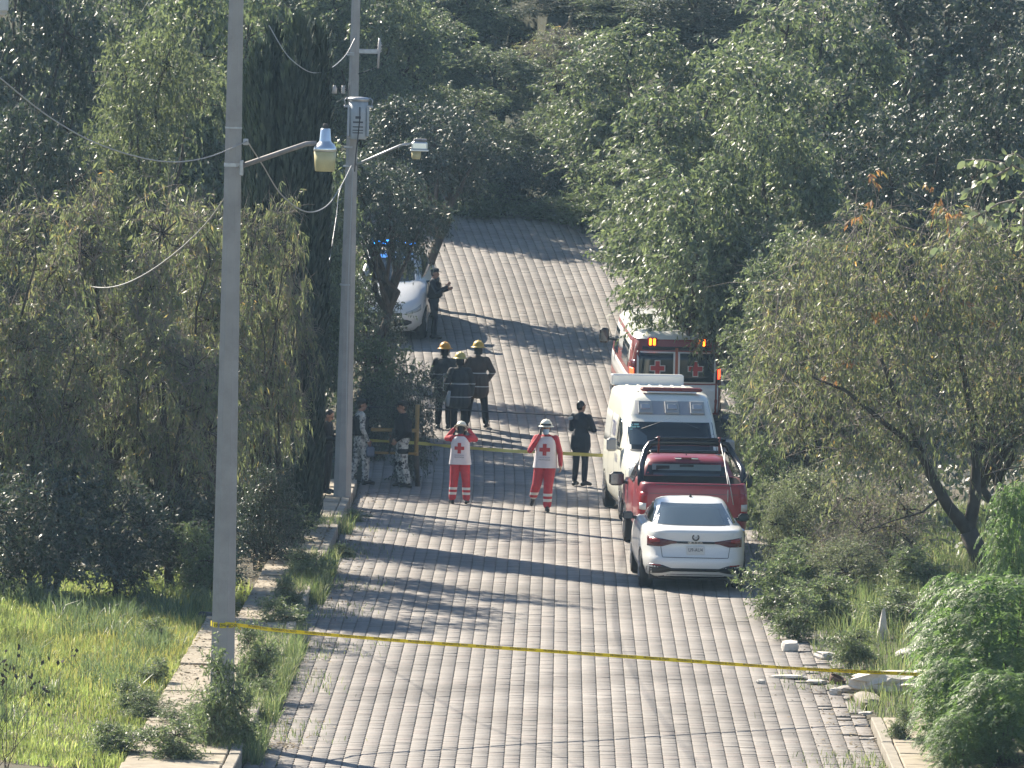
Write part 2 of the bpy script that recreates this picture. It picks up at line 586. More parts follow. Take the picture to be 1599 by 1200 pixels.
M['grassbank'] = ramp_mat('bank grass blade', [(0, (0.085, 0.115, 0.055)), (0.5, (0.14, 0.175, 0.085)), (0.82, (0.21, 0.225, 0.125)), (1, (0.34, 0.31, 0.20))], 0.55, 0.4, 0.40, tcol=1.6, noise=0.4, nscale=0.9)
M['straw'] = ramp_mat('yellowed grass blade', [(0, (0.22, 0.22, 0.07)), (0.5, (0.32, 0.29, 0.10)), (1, (0.42, 0.34, 0.16))], 0.5, 0.4, 0.4, tcol=1.5)
M['litter'] = ramp_mat('dry leaf litter', [(0, (0.10, 0.07, 0.045)), (0.5, (0.24, 0.18, 0.10)), (1, (0.38, 0.32, 0.22))], 0.8, 0.3)
M['scrub'] = mat('scrub ground', (0.04, 0.045, 0.022), 0.95, var=0.5, vscale=0.8, bump=0.8, bscale=4)


# ------------------------------------------------------------------ the ground and the road
rng = np.random.default_rng(11)
random.seed(5)


def build_terrain():
    xs = np.concatenate([np.arange(-90, -16, 4.0), np.arange(-16, 16, 0.5), np.arange(16, 91, 4.0)])
    ys = np.concatenate([np.arange(40, 80, 5.0), np.arange(80, 178, 0.7), np.arange(178, 330, 4.0)])
    V = np.array([[x, y, ground_z(x, y)] for y in ys for x in xs])
    a, b = len(ys), len(xs)
    I = np.arange(a * b).reshape(a, b)
    q = np.stack([I[:-1, :-1], I[:-1, 1:], I[1:, 1:], I[1:, :-1]], -1).reshape(-1, 4)
    me = np_mesh('ground', V, quads=q, mats=[M['soil'], M['scrub']], smooth=True, midx=(V[q[:, 0], 1] > 174.5).astype(np.int32))
    return tag(link('ground', me), kind='structure')


build_terrain()

# road bed: the sandy joints under the pavers
ys = np.arange(70, 175.4, 0.8)
mb = MB()
rows = []
for y in ys:
    cx, z = road_x(y), road_z(y) - 0.022
    rows.append([(cx - HALF, y, z - 0.2), (cx - HALF, y, z), (cx + HALF, y, z), (cx + HALF, y, z - 0.2)])
mb.grid(rows, smooth=False, flip=True)
b_rows = [[(-20, y, road_z(y) - 0.2), (-20, y, road_z(y) - 0.022), (road_x(y) - HALF + 0.01, y, road_z(y) - 0.022)] for y in np.arange(166.2, 175.2, 0.8)]
mb.grid(b_rows, smooth=False, flip=True)
road = tag(mb.build('road', M['joint']), kind='structure')

PITCHX, PITCHY = 0.2085, 0.2085
NCOL = 40
A_ = 0.016


def paver_outline(w, d):
    return np.array([(-w / 2, -d / 2), (w / 2, -d / 2), (w / 2 + A_, 0), (w / 2, d / 2), (-w / 2, d / 2), (-w / 2 + A_, 0)])


def paver_geo(w, d):
    o0 = paver_outline(w, d)
    o1 = paver_outline(w - 0.012, d - 0.016)
    V = np.concatenate([np.c_[o0, np.full(6, -0.03)], np.c_[o0, np.full(6, -0.006)], np.c_[o1, np.zeros(6)]])
    q = []
    for r in (0, 6):
        for i in range(6):
            j = (i + 1) % 6
            q.append((r + i, r + j, r + 6 + j, r + 6 + i))
    q += [(12, 13, 14, 17), (14, 15, 16, 17)]
    return V, np.array(q)


pv, pq = paver_geo(PITCHX - 0.0135, PITCHY - 0.017)
Y0 = 85.2
nrows = int((174.6 - Y0) / PITCHY)
cen, zz, hd, skip = [], [], [], []
for i in range(nrows):
    for j in range(NCOL):
        y = Y0 + i * PITCHY + (0.5 * PITCHY if j % 2 else 0.0)
        t = (j - (NCOL - 1) / 2) * PITCHX
        cx = road_x(y)
        hd.append(math.atan((road_x(y + 0.5) - road_x(y - 0.5))))
        slope = (road_z(y + 0.5) - road_z(y - 0.5))
        cen.append((cx + t, y - t * math.sin(hd[-1]), road_z(y - t * math.sin(hd[-1])), slope, i, j))
for i in range(int((166.2 - Y0) / PITCHY), nrows):
    for j in range(1, 70):
        y = Y0 + i * PITCHY
        cen.append((road_x(y) - HALF - j * PITCHX, y, road_z(y), road_z(y + 0.5) - road_z(y - 0.5), i, 0))
        hd.append(0.0)
cen = np.array(cen)
hd = np.array(hd)
jit = rng.normal(0, 1, (len(cen), 4))
# a gentle wear relief: sunken wheel tracks and loose stones
wear = -0.012 * np.exp(-((cen[:, 0] - 1.4) / 0.5) ** 2) - 0.008 * np.exp(-((cen[:, 0] + 0.6) / 0.4) ** 2)
cen[:, 2] += wear * 0.6 + jit[:, 2] * 0.0018

# the 300 pavers that show largest: the rows nearest the camera, cut by the frame's bottom edge
first = [k for k in range(len(cen)) if cen[k, 1] > 86.0 and cen[k, 1] < 89.5 and -3.5 < cen[k, 0] < 5.1][:300]
single = np.zeros(len(cen), dtype=bool)
single[first] = True
pme = np_mesh('paver', pv, quads=pq, mats=[M['paver1']])
for k in first:
    o = link('paver', pme, road, (cen[k, 0], cen[k, 1], cen[k, 2]))
    o.rotation_euler = (jit[k, 0] * 0.003, jit[k, 1] * 0.004, -hd[k] + jit[k, 3] * 0.012)
rest = np.where(~single)[0]
# drop pavers that fell out along the overgrown right edge
keep = []
for k in rest:
    e = cen[k, 0] - road_x(cen[k, 1])
    if e > HALF - 0.9 and 90.5 < cen[k, 1] < 118 and rng.random() < 0.14 * min(1.0, (e - HALF + 0.9) / 0.5):
        continue
    keep.append(k)
rest = np.array(keep)
n = len(rest)
ca, sa = np.cos(-hd[rest] + jit[rest, 3] * 0.012), np.sin(-hd[rest] + jit[rest, 3] * 0.012)
VX = ca[:, None] * pv[None, :, 0] - sa[:, None] * pv[None, :, 1]
VY = sa[:, None] * pv[None, :, 0] + ca[:, None] * pv[None, :, 1]
VZ = pv[None, :, 2] + VY * (cen[rest, 3] + jit[rest, 0] * 0.003)[:, None] + VX * (jit[rest, 1] * 0.004)[:, None]
V = np.stack([VX + cen[rest, 0][:, None], VY + cen[rest, 1][:, None], VZ + cen[rest, 2][:, None]], -1)
Q = (pq[None] + (np.arange(n) * len(pv))[:, None, None]).reshape(-1, 4)
fo = link('paver_field', np_mesh('paver_field', V, quads=Q, mats=[M['paver']]), road)
fo['kind'] = 'stuff'

# ------------------------------------------------------------------ sidewalks with kerb stones, slab by slab
def slab_run(y0, y1, x_in, width, top, name, label=None, step=1.25, side=-1, gaps=()):
    root = tag(bpy.data.objects.new(name, None), kind='structure')
    COL.objects.link(root)
    y = y0
    while y < y1 - 0.1:
        L = min(step + random.uniform(-0.05, 0.05), y1 - y)
        yc = y + L / 2
        if not any(a < yc < b for a, b in gaps):
            ex = road_x(yc) + side * HALF
            tz = road_z(yc) + top + random.uniform(-0.015, 0.015)
            for part, x0, x1, h, mt in (('kerb_stone', 0.02, 0.17, 0.30, 'kerb'), ('sidewalk_slab', 0.19, 0.19 + width * (0.62 if side < 0 and yc > 104 else 1.0), 0.22, 'slab')):
                b = MB()
                b.box((0, 0, -h / 2), (x1 - x0, L - 0.02, h), bev=0.012)
                o = b.build(part, M[mt], root, (ex + side * (x0 + x1) / 2, yc, tz - (0.0 if part == 'kerb_stone' else 0.008)))
                sl = road_z(yc + 0.5) - road_z(yc - 0.5)
                o.rotation_euler = (math.atan(sl) + random.uniform(-0.008, 0.008), random.uniform(-0.015, 0.015), random.uniform(-0.012, 0.012))
        y += L
    return root


slab_run(78, 134, 0, 1.25, 0.20, 'sidewalk_left')
slab_run(78, 92.4, 0, 1.5, 0.14, 'sidewalk_right', side=1)


# ------------------------------------------------------------------ grass
def blades(name, pts, hmin, hmax, wid, mt, lean=0.35, kind='stuff', label=None, cat=None, parent=None, seed=1, hfun=None):
    r = np.random.default_rng(seed)
    n = len(pts)
    pts = np.asarray(pts, dtype=np.float64)
    h = r.uniform(hmin, hmax, n)
    if hfun is not None:
        h = h * hfun
    a = r.uniform(0, 2 * np.pi, n)
    l = np.abs(r.normal(0, lean, n)) * h
    d = np.stack([np.cos(a), np.sin(a), np.zeros(n)], -1)
    b = r.uniform(0, 2 * np.pi, n)
    w = np.stack([np.cos(b), np.sin(b), np.zeros(n)], -1) * (wid * r.uniform(0.6, 1.3, n))[:, None] * 0.5
    up = np.array([0, 0, 1.0])
    mid = pts + d * (l * 0.35)[:, None] + up * (h * 0.6)[:, None]
    tip = pts + d * l[:, None] + up * (h * np.sqrt(np.maximum(0.2, 1 - (l / h) ** 2 * 0.5)))[:, None]
    V = np.stack([pts - w, pts + w, mid + w * 0.8, mid - w * 0.8, tip], 1)
    base = (np.arange(n) * 5)[:, None]
    q = base + np.array([0, 1, 2, 3])
    t = base + np.array([3, 2, 4])
    o = link(name, np_mesh(name, V, quads=q, tris=t, mats=[mt]), parent)
    return tag(o, label, cat, kind=kind)


def scatter(n, x0, x1, y0, y1, test=None, seed=3):
    r = np.random.default_rng(seed)
    out = []
    while len(out) < n:
        X = r.uniform(x0, x1, 4000)
        Y = r.uniform(y0, y1, 4000)
        for x, y in zip(X, Y):
            if test is None or test(x, y):
                out.append((x, y, ground_z(x, y)))
                if len(out) >= n:
                    break
    return np.array(out)


def left_lawn(x, y):
    d = -(x - road_x(y)) - HALF
    return d > 1.15 + 0.4 * hsh(x * 0.5, y * 1.3) + 0.35 * hsh(x * 2.1, y * 3.7)


lawn = scatter(95000, -11.5, -4.2, 84, 112, left_lawn, 3)
tall = 0.75 + 0.45 * np.array([hsh(p[0] * 1.1 + 5, p[1] * 0.6) for p in lawn])
# tussocks: clumps of longer, darker blades
tr = np.random.default_rng(15)
tc = []
while len(tc) < 70:
    x, y = tr.uniform(-11, -4.4), tr.uniform(84, 106)
    if left_lawn(x, y): tc.append((x, y))
tp_ = np.array([(x + tr.normal(0, 0.16), y + tr.normal(0, 0.22), 0) for x, y in tc for _ in range(110)])
tp_[:, 2] = [ground_z(a, b) for a, b in tp_[:, :2]]
blades('tussocks', tp_, 0.2, 0.5, 0.015, M['weed'], 0.6, seed=16, label='darker grass tussocks dotted over the left lawn')
blades('grass', lawn, 0.10, 0.34, 0.014, M['grass'], 0.55, seed=4, hfun=np.clip(tall, 0.35, 1.5), label='bright yellow green lawn grass on the left verge')
def right_bank(x, y):
    d = (x - road_x(y)) - HALF
    if y < 92.6:
        return d > 1.75
    k = hsh(x * 1.2, y * 0.9)
    return d > (-0.15 + 0.35 * k if y > 94 else 0.15)
bank = scatter(52000, 4.3, 13, 86, 126, right_bank, 7)
btall = 0.9 + 0.6 * np.array([hsh(p[0] * 1.4, p[1] * 0.8 + 2) for p in bank])
blades('bank_grass', bank, 0.12, 0.42, 0.013, M['grassbank'], 0.4, seed=8, hfun=np.clip(btall, 0.3, 1.6), label='mixed green and straw grass on the right bank')
# a patch of yellowed grass beside the near pole
yr = np.random.default_rng(25)
yp = []
while len(yp) < 5200:
    g_ = (yr.normal(-5.5, 0.75), yr.normal(98.5, 3.2))
    if left_lawn(*g_): yp.append((g_[0], g_[1], ground_z(*g_)))
blades('yellow_grass', yp, 0.12, 0.30, 0.014, M['straw'], 0.5, seed=26, label='patch of yellowed grass on the lawn left of the near pole')
# small weeds in the joints near the road edges
jp = []
while len(jp) < 2600:
    y = yr.uniform(86, 128)
    s_ = 1 if yr.random() < 0.6 else -1
    d_ = abs(yr.normal(0, 0.5))
    if hsh(s_ * 7 + d_, y * 1.9) > 0.25:
        jp.append((road_x(y) + s_ * (HALF - d_), y, 0.0))
blades('joint_weeds', jp, 0.03, 0.12, 0.012, M['grassbank'], 0.6, seed=27, label='small weeds growing from the paver joints at the road edges')
# weeds that grow along the left kerb
def kerb_weeds(x, y):
    d = -(x - road_x(y)) - HALF
    u = hsh(3.0, y * 0.8) + 0.5 * hsh(9.0, y * 2.3)
    return -0.22 < d < 0.5 and u > (0.15 if y < 116 else 0.6)
kw = scatter(9000, -4.2, -2.6, 86, 124, kerb_weeds, 9)
kw[:, 2] += 0.1
blades('kerb_grass', kw, 0.12, 0.45, 0.014, M['grassbank'], 0.5, seed=10, label='tufts of grass growing along the left kerb')


# ------------------------------------------------------------------ fallen leaves and dirt on the road edges
def litter(name, pts, size, mt, label, seed):
    r = np.random.default_rng(seed)
    n = len(pts)
    a = r.uniform(0, 6.28, n)
    L = r.uniform(0.5, 1.3, n) * size
    d = np.stack([np.cos(a), np.sin(a), r.normal(0, 0.25, n)], -1) * L[:, None]
    w = np.stack([-np.sin(a), np.cos(a), r.normal(0, 0.3, n)], -1) * (L * 0.35)[:, None]
    p = np.asarray(pts) + np.array([0, 0, 0.012])
    V = np.stack([p - d / 2, p + w / 2, p + d / 2, p - w / 2], 1)
    q = (np.arange(n) * 4)[:, None] + np.array([0, 1, 2, 3])
    return tag(link(name, np_mesh(name, V, quads=q, mats=[mt])), label, kind='stuff')


pts = []
r = np.random.default_rng(21)
for _ in range(2600):
    y = r.uniform(86, 134)
    d = abs(r.normal(0, 0.35))
    x = road_x(y) - HALF + d if r.random() < 0.45 else road_x(y) + HALF - d * 1.3
    pts.append((x, y, road_z(y)))
for _ in range(160):
    pts.append((-3.0 + r.normal(0, 0.22), 88.2 + r.normal(0, 0.35), 0.0))
for _ in range(4200):
    y = r.uniform(86, 122)
    pts.append((road_x(y) - HALF - r.uniform(0.1, 1.45), y, 0.195))
litter('leaf_litter', pts, 0.07, M['litter'], 'dry leaves and straw along the road edges', 22)


# low leafy ground cover under the trees
def ground_cover():
    r = np.random.default_rng(41)
    out = []
    while len(out) < 70000:
        x, y = r.uniform(-24, 26), r.uniform(100, 186)
        e = x - road_x(y)
        if e < 0:
            if on_branch(x, y) or -e - HALF < (1.5 if y < 134 else 0.1): continue
            if y < 111: continue
        else:
            if e - HALF < 0.1 or y < 116: continue
        if abs(e) < HALF: continue
        if abs(x) > 13 and r.random() < 0.4: continue
        out.append((x, y, ground_z(x, y)))
    out = np.array(out)
    for _ in range(22000):
        pass
    n = len(out)
    hx = r.uniform(-30, 30, 40000)
    hy = r.uniform(174.9, 222, 40000)
    hill = np.stack([hx, hy, [ground_z(a, b) for a, b in zip(hx, hy)]], -1)
    fr = 2600
    fx = r.uniform(-14, 6, fr)
    fy = 175.0 - np.abs(r.normal(0, 0.7, fr)) * (0.6 + 0.6 * np.sin(fx * 1.7) ** 2)
    hill = np.concatenate([hill, np.stack([fx, fy, [road_z(b) - 0.1 for b in fy]], -1)])
    hill[:, 2] += np.abs(r.normal(0, 0.35, len(hill)))
    out = np.concatenate([out, hill])
    n = len(out)
    out[:, 2] += np.abs(r.normal(0, 0.22, n)) * np.clip(1 + 0.8 * np.sin(out[:, 0] * 0.9) * np.sin(out[:, 1] * 0.7), 0.1, 2)
    ax = nrm(r.normal(0, 1, (n, 3)) + np.array([0, 0, 0.5]))
    k = 1 + 0.25 * (out[:, 1] > 184)
    V, q = leaf_quads(out, ax, r.uniform(0.12, 0.26, n) * k, r.uniform(0.05, 0.09, n) * k, r)
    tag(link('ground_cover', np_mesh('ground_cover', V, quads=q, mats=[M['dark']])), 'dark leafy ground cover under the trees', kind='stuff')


# ------------------------------------------------------------------ plants
def nrm(a):
    return a / np.maximum(1e-9, np.linalg.norm(a, axis=-1, keepdims=True))


def leaf_quads(p, ax, L, W, r, roll=None):
    n = len(p)
    rv = r.normal(0, 1, (n, 3)) if roll is None else roll
    side = nrm(np.cross(ax, rv))
    nor = np.cross(side, ax)
    mid = p + ax * (L * 0.45)[:, None] + nor * (L * 0.06)[:, None]
    V = np.stack([p, mid + side * (W / 2)[:, None], p + ax * L[:, None], mid - side * (W / 2)[:, None]], 1)
    q = (np.arange(n) * 4)[:, None] + np.array([0, 1, 2, 3])
    return V.reshape(-1, 3), q


def sprays_to_leaves(p0, d, SL, K, droop, leafL, leafW, ldown, spread, r):
    S = len(p0)
    t = np.linspace(0.12, 1.0, K)[None, :] + r.uniform(-0.04, 0.04, (S, K))
    Lt = t * SL[:, None]
    down = np.array([0, 0, -1.0])
    pos = p0[:, None] + d[:, None] * Lt[..., None] + down * (droop * Lt ** 2 / np.maximum(0.2, SL[:, None]))[..., None]
    tang = d[:, None] + down * (2 * droop * t)[..., None]
    ax = nrm(nrm(tang) * 0.55 + r.normal(0, spread, (S, K, 3)) + down * ldown)
    n = S * K
    L = leafL * r.uniform(0.65, 1.25, n)
    W = leafW * r.uniform(0.7, 1.2, n)
    return leaf_quads(pos.reshape(n, 3), ax.reshape(n, 3), L, W, r)


def twig_tubes(p0, d, SL, droop, rad, segs=2):
    S = len(p0)
    down = np.array([0, 0, -1.0])
    u = nrm(np.cross(d, np.array([0.3, 0.2, 1.0])))
    w = np.cross(d, u)
    V = []
    for i in range(segs + 1):
        t = i / segs
        Lt = t * SL
        c = p0 + d * Lt[:, None] + down * (droop * Lt ** 2 / np.maximum(0.2, SL))[:, None]
        for k in range(3):
            a = 2 * np.pi * k / 3
            V.append(c + (u * math.cos(a) + w * math.sin(a)) * rad * (1 - 0.7 * t))
    V = np.stack(V, 1)                      # S, 3*(segs+1), 3
    nv = 3 * (segs + 1)
    q = []
    for i in range(segs):
        for k in range(3):
            q.append((i * 3 + k, i * 3 + (k + 1) % 3, i * 3 + 3 + (k + 1) % 3, i * 3 + 3 + k))
    Q = (np.arange(S) * nv)[:, None, None] + np.array(q)[None]
    return V.reshape(-1, 3), Q.reshape(-1, 4)


def bent(a, b, k, rr, amp=0.08):
    a, b = np.array(a, float), np.array(b, float)
    L = np.linalg.norm(b - a)
    out = []
    off = rr.normal(0, amp * L, (k + 1, 3))
    for i in range(k + 1):
        t = i / k
        out.append(a + (b - a) * t + off[i] * math.sin(math.pi * t))
    return out


def tree_proto(seed, H, RX, base, lobes, clumps, clump_r, nspray, K, SL, droop, leafL, leafW, ldown, leafmat, spread=0.5, trunk_r=0.14, fork=0.22, lobe_r=0.42, twig_r=0.005, stems=1, bare=0, twigs_every=1, zpow=1.0):
    r = np.random.default_rng(seed)
    # lobes fill an uneven egg between base*H and H
    lc, lr = [], []
    for i in range(lobes):
        z = base + (1 - base) * (0.12 + 0.76 * ((i + 0.5) / lobes) ** zpow)
        rad = math.sqrt(max(0.05, 1 - ((z - (base + 1) / 2) / ((1 - base) / 2) * 0.9) ** 2))
        a = i * 2.4 + r.uniform(-0.5, 0.5)
        q = r.uniform(0.3, 0.85) * rad
        lc.append((math.cos(a) * RX * q, math.sin(a) * RX * q, z * H))
        lr.append(RX * lobe_r * r.uniform(0.75, 1.25))
    lc, lr = np.array(lc), np.array(lr)
    li = r.integers(0, lobes, clumps)
    dirs = nrm(r.normal(0, 1, (clumps, 3)) + np.array([0, 0, 0.25]))
    rad = r.uniform(0.45, 1.08, clumps) ** 0.7
    cc = lc[li] + dirs * (lr[li] * rad)[:, None] * np.array([1, 1, 0.85])
    cc[:, 2] = np.maximum(cc[:, 2], base * H * 0.85)
    # sprays
    S = clumps * nspray
    ci = np.repeat(np.arange(clumps), nspray)
    outd = nrm(cc[ci] - lc[li[ci]] * 0.8 - np.array([0, 0, base * H * 0.2]))
    d = nrm(outd * 0.5 + r.normal(0, 0.75, (S, 3)) + np.array([0, 0, 0.25]))
    p0 = cc[ci] + r.normal(0, clump_r * 0.45, (S, 3))
    sl = SL * r.uniform(0.6, 1.3, S)
    V, q = sprays_to_leaves(p0, d, sl, K, droop, leafL, leafW, ldown, spread, r)
    crown = np_mesh('crown', V, quads=q, mats=[leafmat])
    sel = slice(None, None, twigs_every)
    V2, q2 = twig_tubes(p0[sel], d[sel], sl[sel], droop, twig_r)
    if bare:
        bi = r.integers(0, clumps, bare)
        bd = nrm(r.normal(0, 0.8, (bare, 3)) + np.array([0, 0, 0.5]))
        bl = r.uniform(0.5, 1.3, bare) * SL * 1.8
        V3, q3 = twig_tubes(cc[bi], bd, bl, droop * 0.4, twig_r * 1.3, 3)
        q2 = np.concatenate([q2, q3 + len(V2)])
        V2 = np.concatenate([V2, V3])
    twigs = np_mesh('twigs', V2, quads=q2, mats=[M['twig']])
    # trunk and limbs
    mb = MB()
    for s in range(stems):
        a = r.uniform(0, 6.28)
        b0 = np.array([0.0, 0, -0.25]) if stems == 1 else np.array([math.cos(a) * 0.12 * s, math.sin(a) * 0.12 * s, -0.2])
        top = np.array([r.normal(0, 0.06 * H), r.normal(0, 0.06 * H), fork * H])
        tr = trunk_r / (1 + 0.35 * (stems - 1))
        pts = bent(b0, top, 4, r, 0.05)
        mb.tube(pts, [tr * 1.25, tr, tr * 0.92, tr * 0.85, tr * 0.8], 8)
        mine = [i for i in range(lobes) if i % stems == s]
        for i in mine:
            mid = top + (lc[i] - top) * 0.55 + np.array([0, 0, 0.1 * H * r.uniform(-0.2, 0.6)])
            pts = bent(top, mid, 3, r, 0.06)[:-1] + bent(mid, lc[i] + np.array([0, 0, lr[i] * 0.3]), 3, r, 0.06)
            k = len(pts)
            mb.tube(pts, [tr * 0.62 * (1 - 0.8 * j / (k - 1)) for j in range(k)], 6)
    cl = list(range(clumps))[:: 1 if clumps < 170 else 2]
    for c in cl:
        a = lc[li[c]]
        mb.tube(bent(a, cc[c], 2, r, 0.08), [0.018, 0.012, 0.006], 4, caps=False)
    trunk = mb.mesh('trunk', M['bark'])
    return dict(H=H, R=RX + lobe_r * RX * 0.6, crown=crown, twigs=twigs, trunk=trunk)


ground_cover()
PR = {}
PR['peach_a'] = tree_proto(101, 7.0, 2.0, 0.20, 13, 165, 0.28, 7, 9, 0.48, 0.55, 0.18, 0.040, 0.75, M['peach'], 0.45, 0.15, 0.16, stems=2, bare=1500, lobe_r=0.34, twig_r=0.006)
PR['peach_b'] = tree_proto(102, 6.0, 2.2, 0.26, 12, 165, 0.28, 7, 9, 0.48, 0.50, 0.17, 0.040, 0.65, M['peach'], 0.48, 0.17, 0.22, bare=1600, lobe_r=0.34, twig_r=0.006)
PR['broad_a'] = tree_proto(103, 8.0, 2.6, 0.16, 17, 290, 0.38, 8, 11, 0.55, 0.42, 0.175, 0.066, 0.55, M['broad'], 0.5, 0.20, 0.2, bare=320, twigs_every=2, lobe_r=0.36)
PR['broad_b'] = tree_proto(104, 8.5, 2.4, 0.14, 16, 280, 0.40, 8, 11, 0.55, 0.46, 0.185, 0.068, 0.6, M['broad'], 0.45, 0.2, 0.2, bare=260, twigs_every=2, lobe_r=0.36)
PR['dense'] = tree_proto(109, 8.0, 2.5, 0.10, 18, 430, 0.42, 9, 11, 0.52, 0.35, 0.19, 0.085, 0.4, M['broad'], 0.5, 0.2, 0.2, bare=100, twigs_every=3, lobe_r=0.38)
PR['broad_high'] = tree_proto(108, 6.0, 2.6, 0.36, 15, 260, 0.40, 8, 11, 0.55, 0.46, 0.165, 0.062, 0.6, M['broad'], 0.45, 0.18, 0.28, bare=260, twigs_every=2, lobe_r=0.36)
PR['dark_a'] = tree_proto(105, 8.0, 2.5, 0.10, 16, 270, 0.42, 8, 11, 0.52, 0.35, 0.165, 0.066, 0.5, M['dark'], 0.5, 0.2, 0.2, bare=160, twigs_every=2, lobe_r=0.38)
PR['dark_high'] = tree_proto(107, 8.0, 2.5, 0.56, 14, 250, 0.40, 8, 11, 0.52, 0.45, 0.165, 0.060, 0.6, M['dark'], 0.5, 0.2, 0.35, bare=160, twigs_every=2, lobe_r=0.36)
PR['ash_a'] = tree_proto(106, 8.5, 2.2, 0.3, 14, 210, 0.40, 8, 12, 0.60, 0.35, 0.16, 0.050, 0.4, M['ash'], 0.5, 0.16, 0.25, bare=100, twigs_every=2, lobe_r=0.36)
# bushes
PR['bush_dark'] = tree_proto(111, 2.0, 0.95, 0.05, 8, 95, 0.30, 9, 10, 0.38, 0.3, 0.095, 0.034, 0.3, M['dark'], 0.55, 0.05, 0.12, stems=3, twig_r=0.004)
PR['bush_grey'] = tree_proto(112, 1.8, 0.95, 0.02, 9, 120, 0.24, 10, 12, 0.30, 0.2, 0.06, 0.020, 0.1, M['grey'], 0.6, 0.04, 0.1, stems=3, twig_r=0.003)
PR['bush_weed'] = tree_proto(113, 1.6, 0.62, 0.04, 7, 60, 0.22, 8, 10, 0.36, 0.3, 0.12, 0.032, 0.2, M['weed'], 0.5, 0.025, 0.15, stems=3, twig_r=0.004)
PR['twiggy'] = tree_proto(114, 1.7, 1.0, 0.05, 8, 60, 0.3, 6, 7, 0.42, 0.2, 0.07, 0.018, 0.3, M['peach'], 0.5, 0.03, 0.1, stems=3, bare=420, twig_r=0.004)


def plant(proto, name, x, ytop, wpx, D, label, cat='tree', group=None, rot=None, hh=None, ybase=None, sink=0.0, hmin=0.5):
    """a plant whose top shows at (x, ytop) and whose crown is wpx wide, standing at distance D"""
    pr = PR[proto]
    top = P(x, ytop, D)
    gz = ground_z(top.x, D)
    h = max(hmin, top.z - gz)
    if hh: h = hh
    w = wpx / sc_at(D) / 2
    root = thing(name, label, cat, (top.x, D, gz - sink), rot if rot is not None else random.uniform(0, 6.28), group)
    root.scale = (w / pr['R'], w / pr['R'], (h + sink) / pr['H'])
    for part in ('trunk', 'twigs', 'crown'):
        link(part, pr[part], root)
    return root


GL, GR, GB, GH = 'shrubby trees on the left verge', 'trees overhanging the road on the right', 'trees behind the bend of the road', 'trees on the hillside behind'
# left side, front to back
plant('peach_a', 'leafy_tree', 15, 285, 330, 108, 'olive lance leaved tree at the left frame edge behind the bright lawn', group=GL)
plant('peach_b', 'leafy_tree', 175, 262, 330, 111, 'wide olive tree with bare grey twigs below the sagging cable on the left', group=GL)
plant('peach_a', 'leafy_tree', 325, 292, 270, 114, 'olive twiggy tree directly behind the near concrete pole', group=GL)
plant('peach_a', 'leafy_tree', 415, 285, 190, 116, 'slim yellowish drooping tree between the near pole and the cypress', group=GL)
plant('peach_a', 'leafy_tree', 90, 470, 260, 107, 'low brownish twiggy tree over the shaded left lawn edge', group=GL)
plant('peach_b', 'leafy_tree', 270, 480, 260, 109, 'low tangled tree with crossing bare stems left of the near pole', group=GL)
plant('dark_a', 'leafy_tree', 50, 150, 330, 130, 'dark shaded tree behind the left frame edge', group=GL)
plant('ash_a', 'leafy_tree', 235, 25, 280, 132, 'light green feathery tree high on the left, lit by the sun', group=GL)
plant('broad_a', 'leafy_tree', 345, -60, 400, 141, 'tall grey green tree whose crown is crossed by the top of the near pole', group=GL)
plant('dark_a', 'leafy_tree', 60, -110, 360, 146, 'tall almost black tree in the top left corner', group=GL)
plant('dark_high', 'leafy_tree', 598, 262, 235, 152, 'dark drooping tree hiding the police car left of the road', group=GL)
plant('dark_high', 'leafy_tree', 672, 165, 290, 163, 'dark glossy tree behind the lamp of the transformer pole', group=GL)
plant('broad_a', 'leafy_tree', 497, 230, 180, 146, 'deep green tree between the cypress and the transformer pole', group=GL)
plant('dense', 'leafy_tree', 335, 170, 380, 141.5, 'dense spreading crown hidden behind the cypress and the near pole', group=GL)
plant('dense', 'leafy_tree', 400, 130, 320, 144.5, 'dense crown left of the transformer pole', group=GL)
plant('dense', 'leafy_tree', 470, 280, 200, 143, 'dense leafy tree just left of the transformer pole', group=GL)
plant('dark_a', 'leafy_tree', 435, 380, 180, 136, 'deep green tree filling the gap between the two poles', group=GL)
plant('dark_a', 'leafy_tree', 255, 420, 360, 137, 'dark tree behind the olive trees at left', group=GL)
plant('peach_b', 'leafy_tree', 438, 400, 150, 120.6, 'drooping yellow green tree in front of the lower cypress', group=GL)
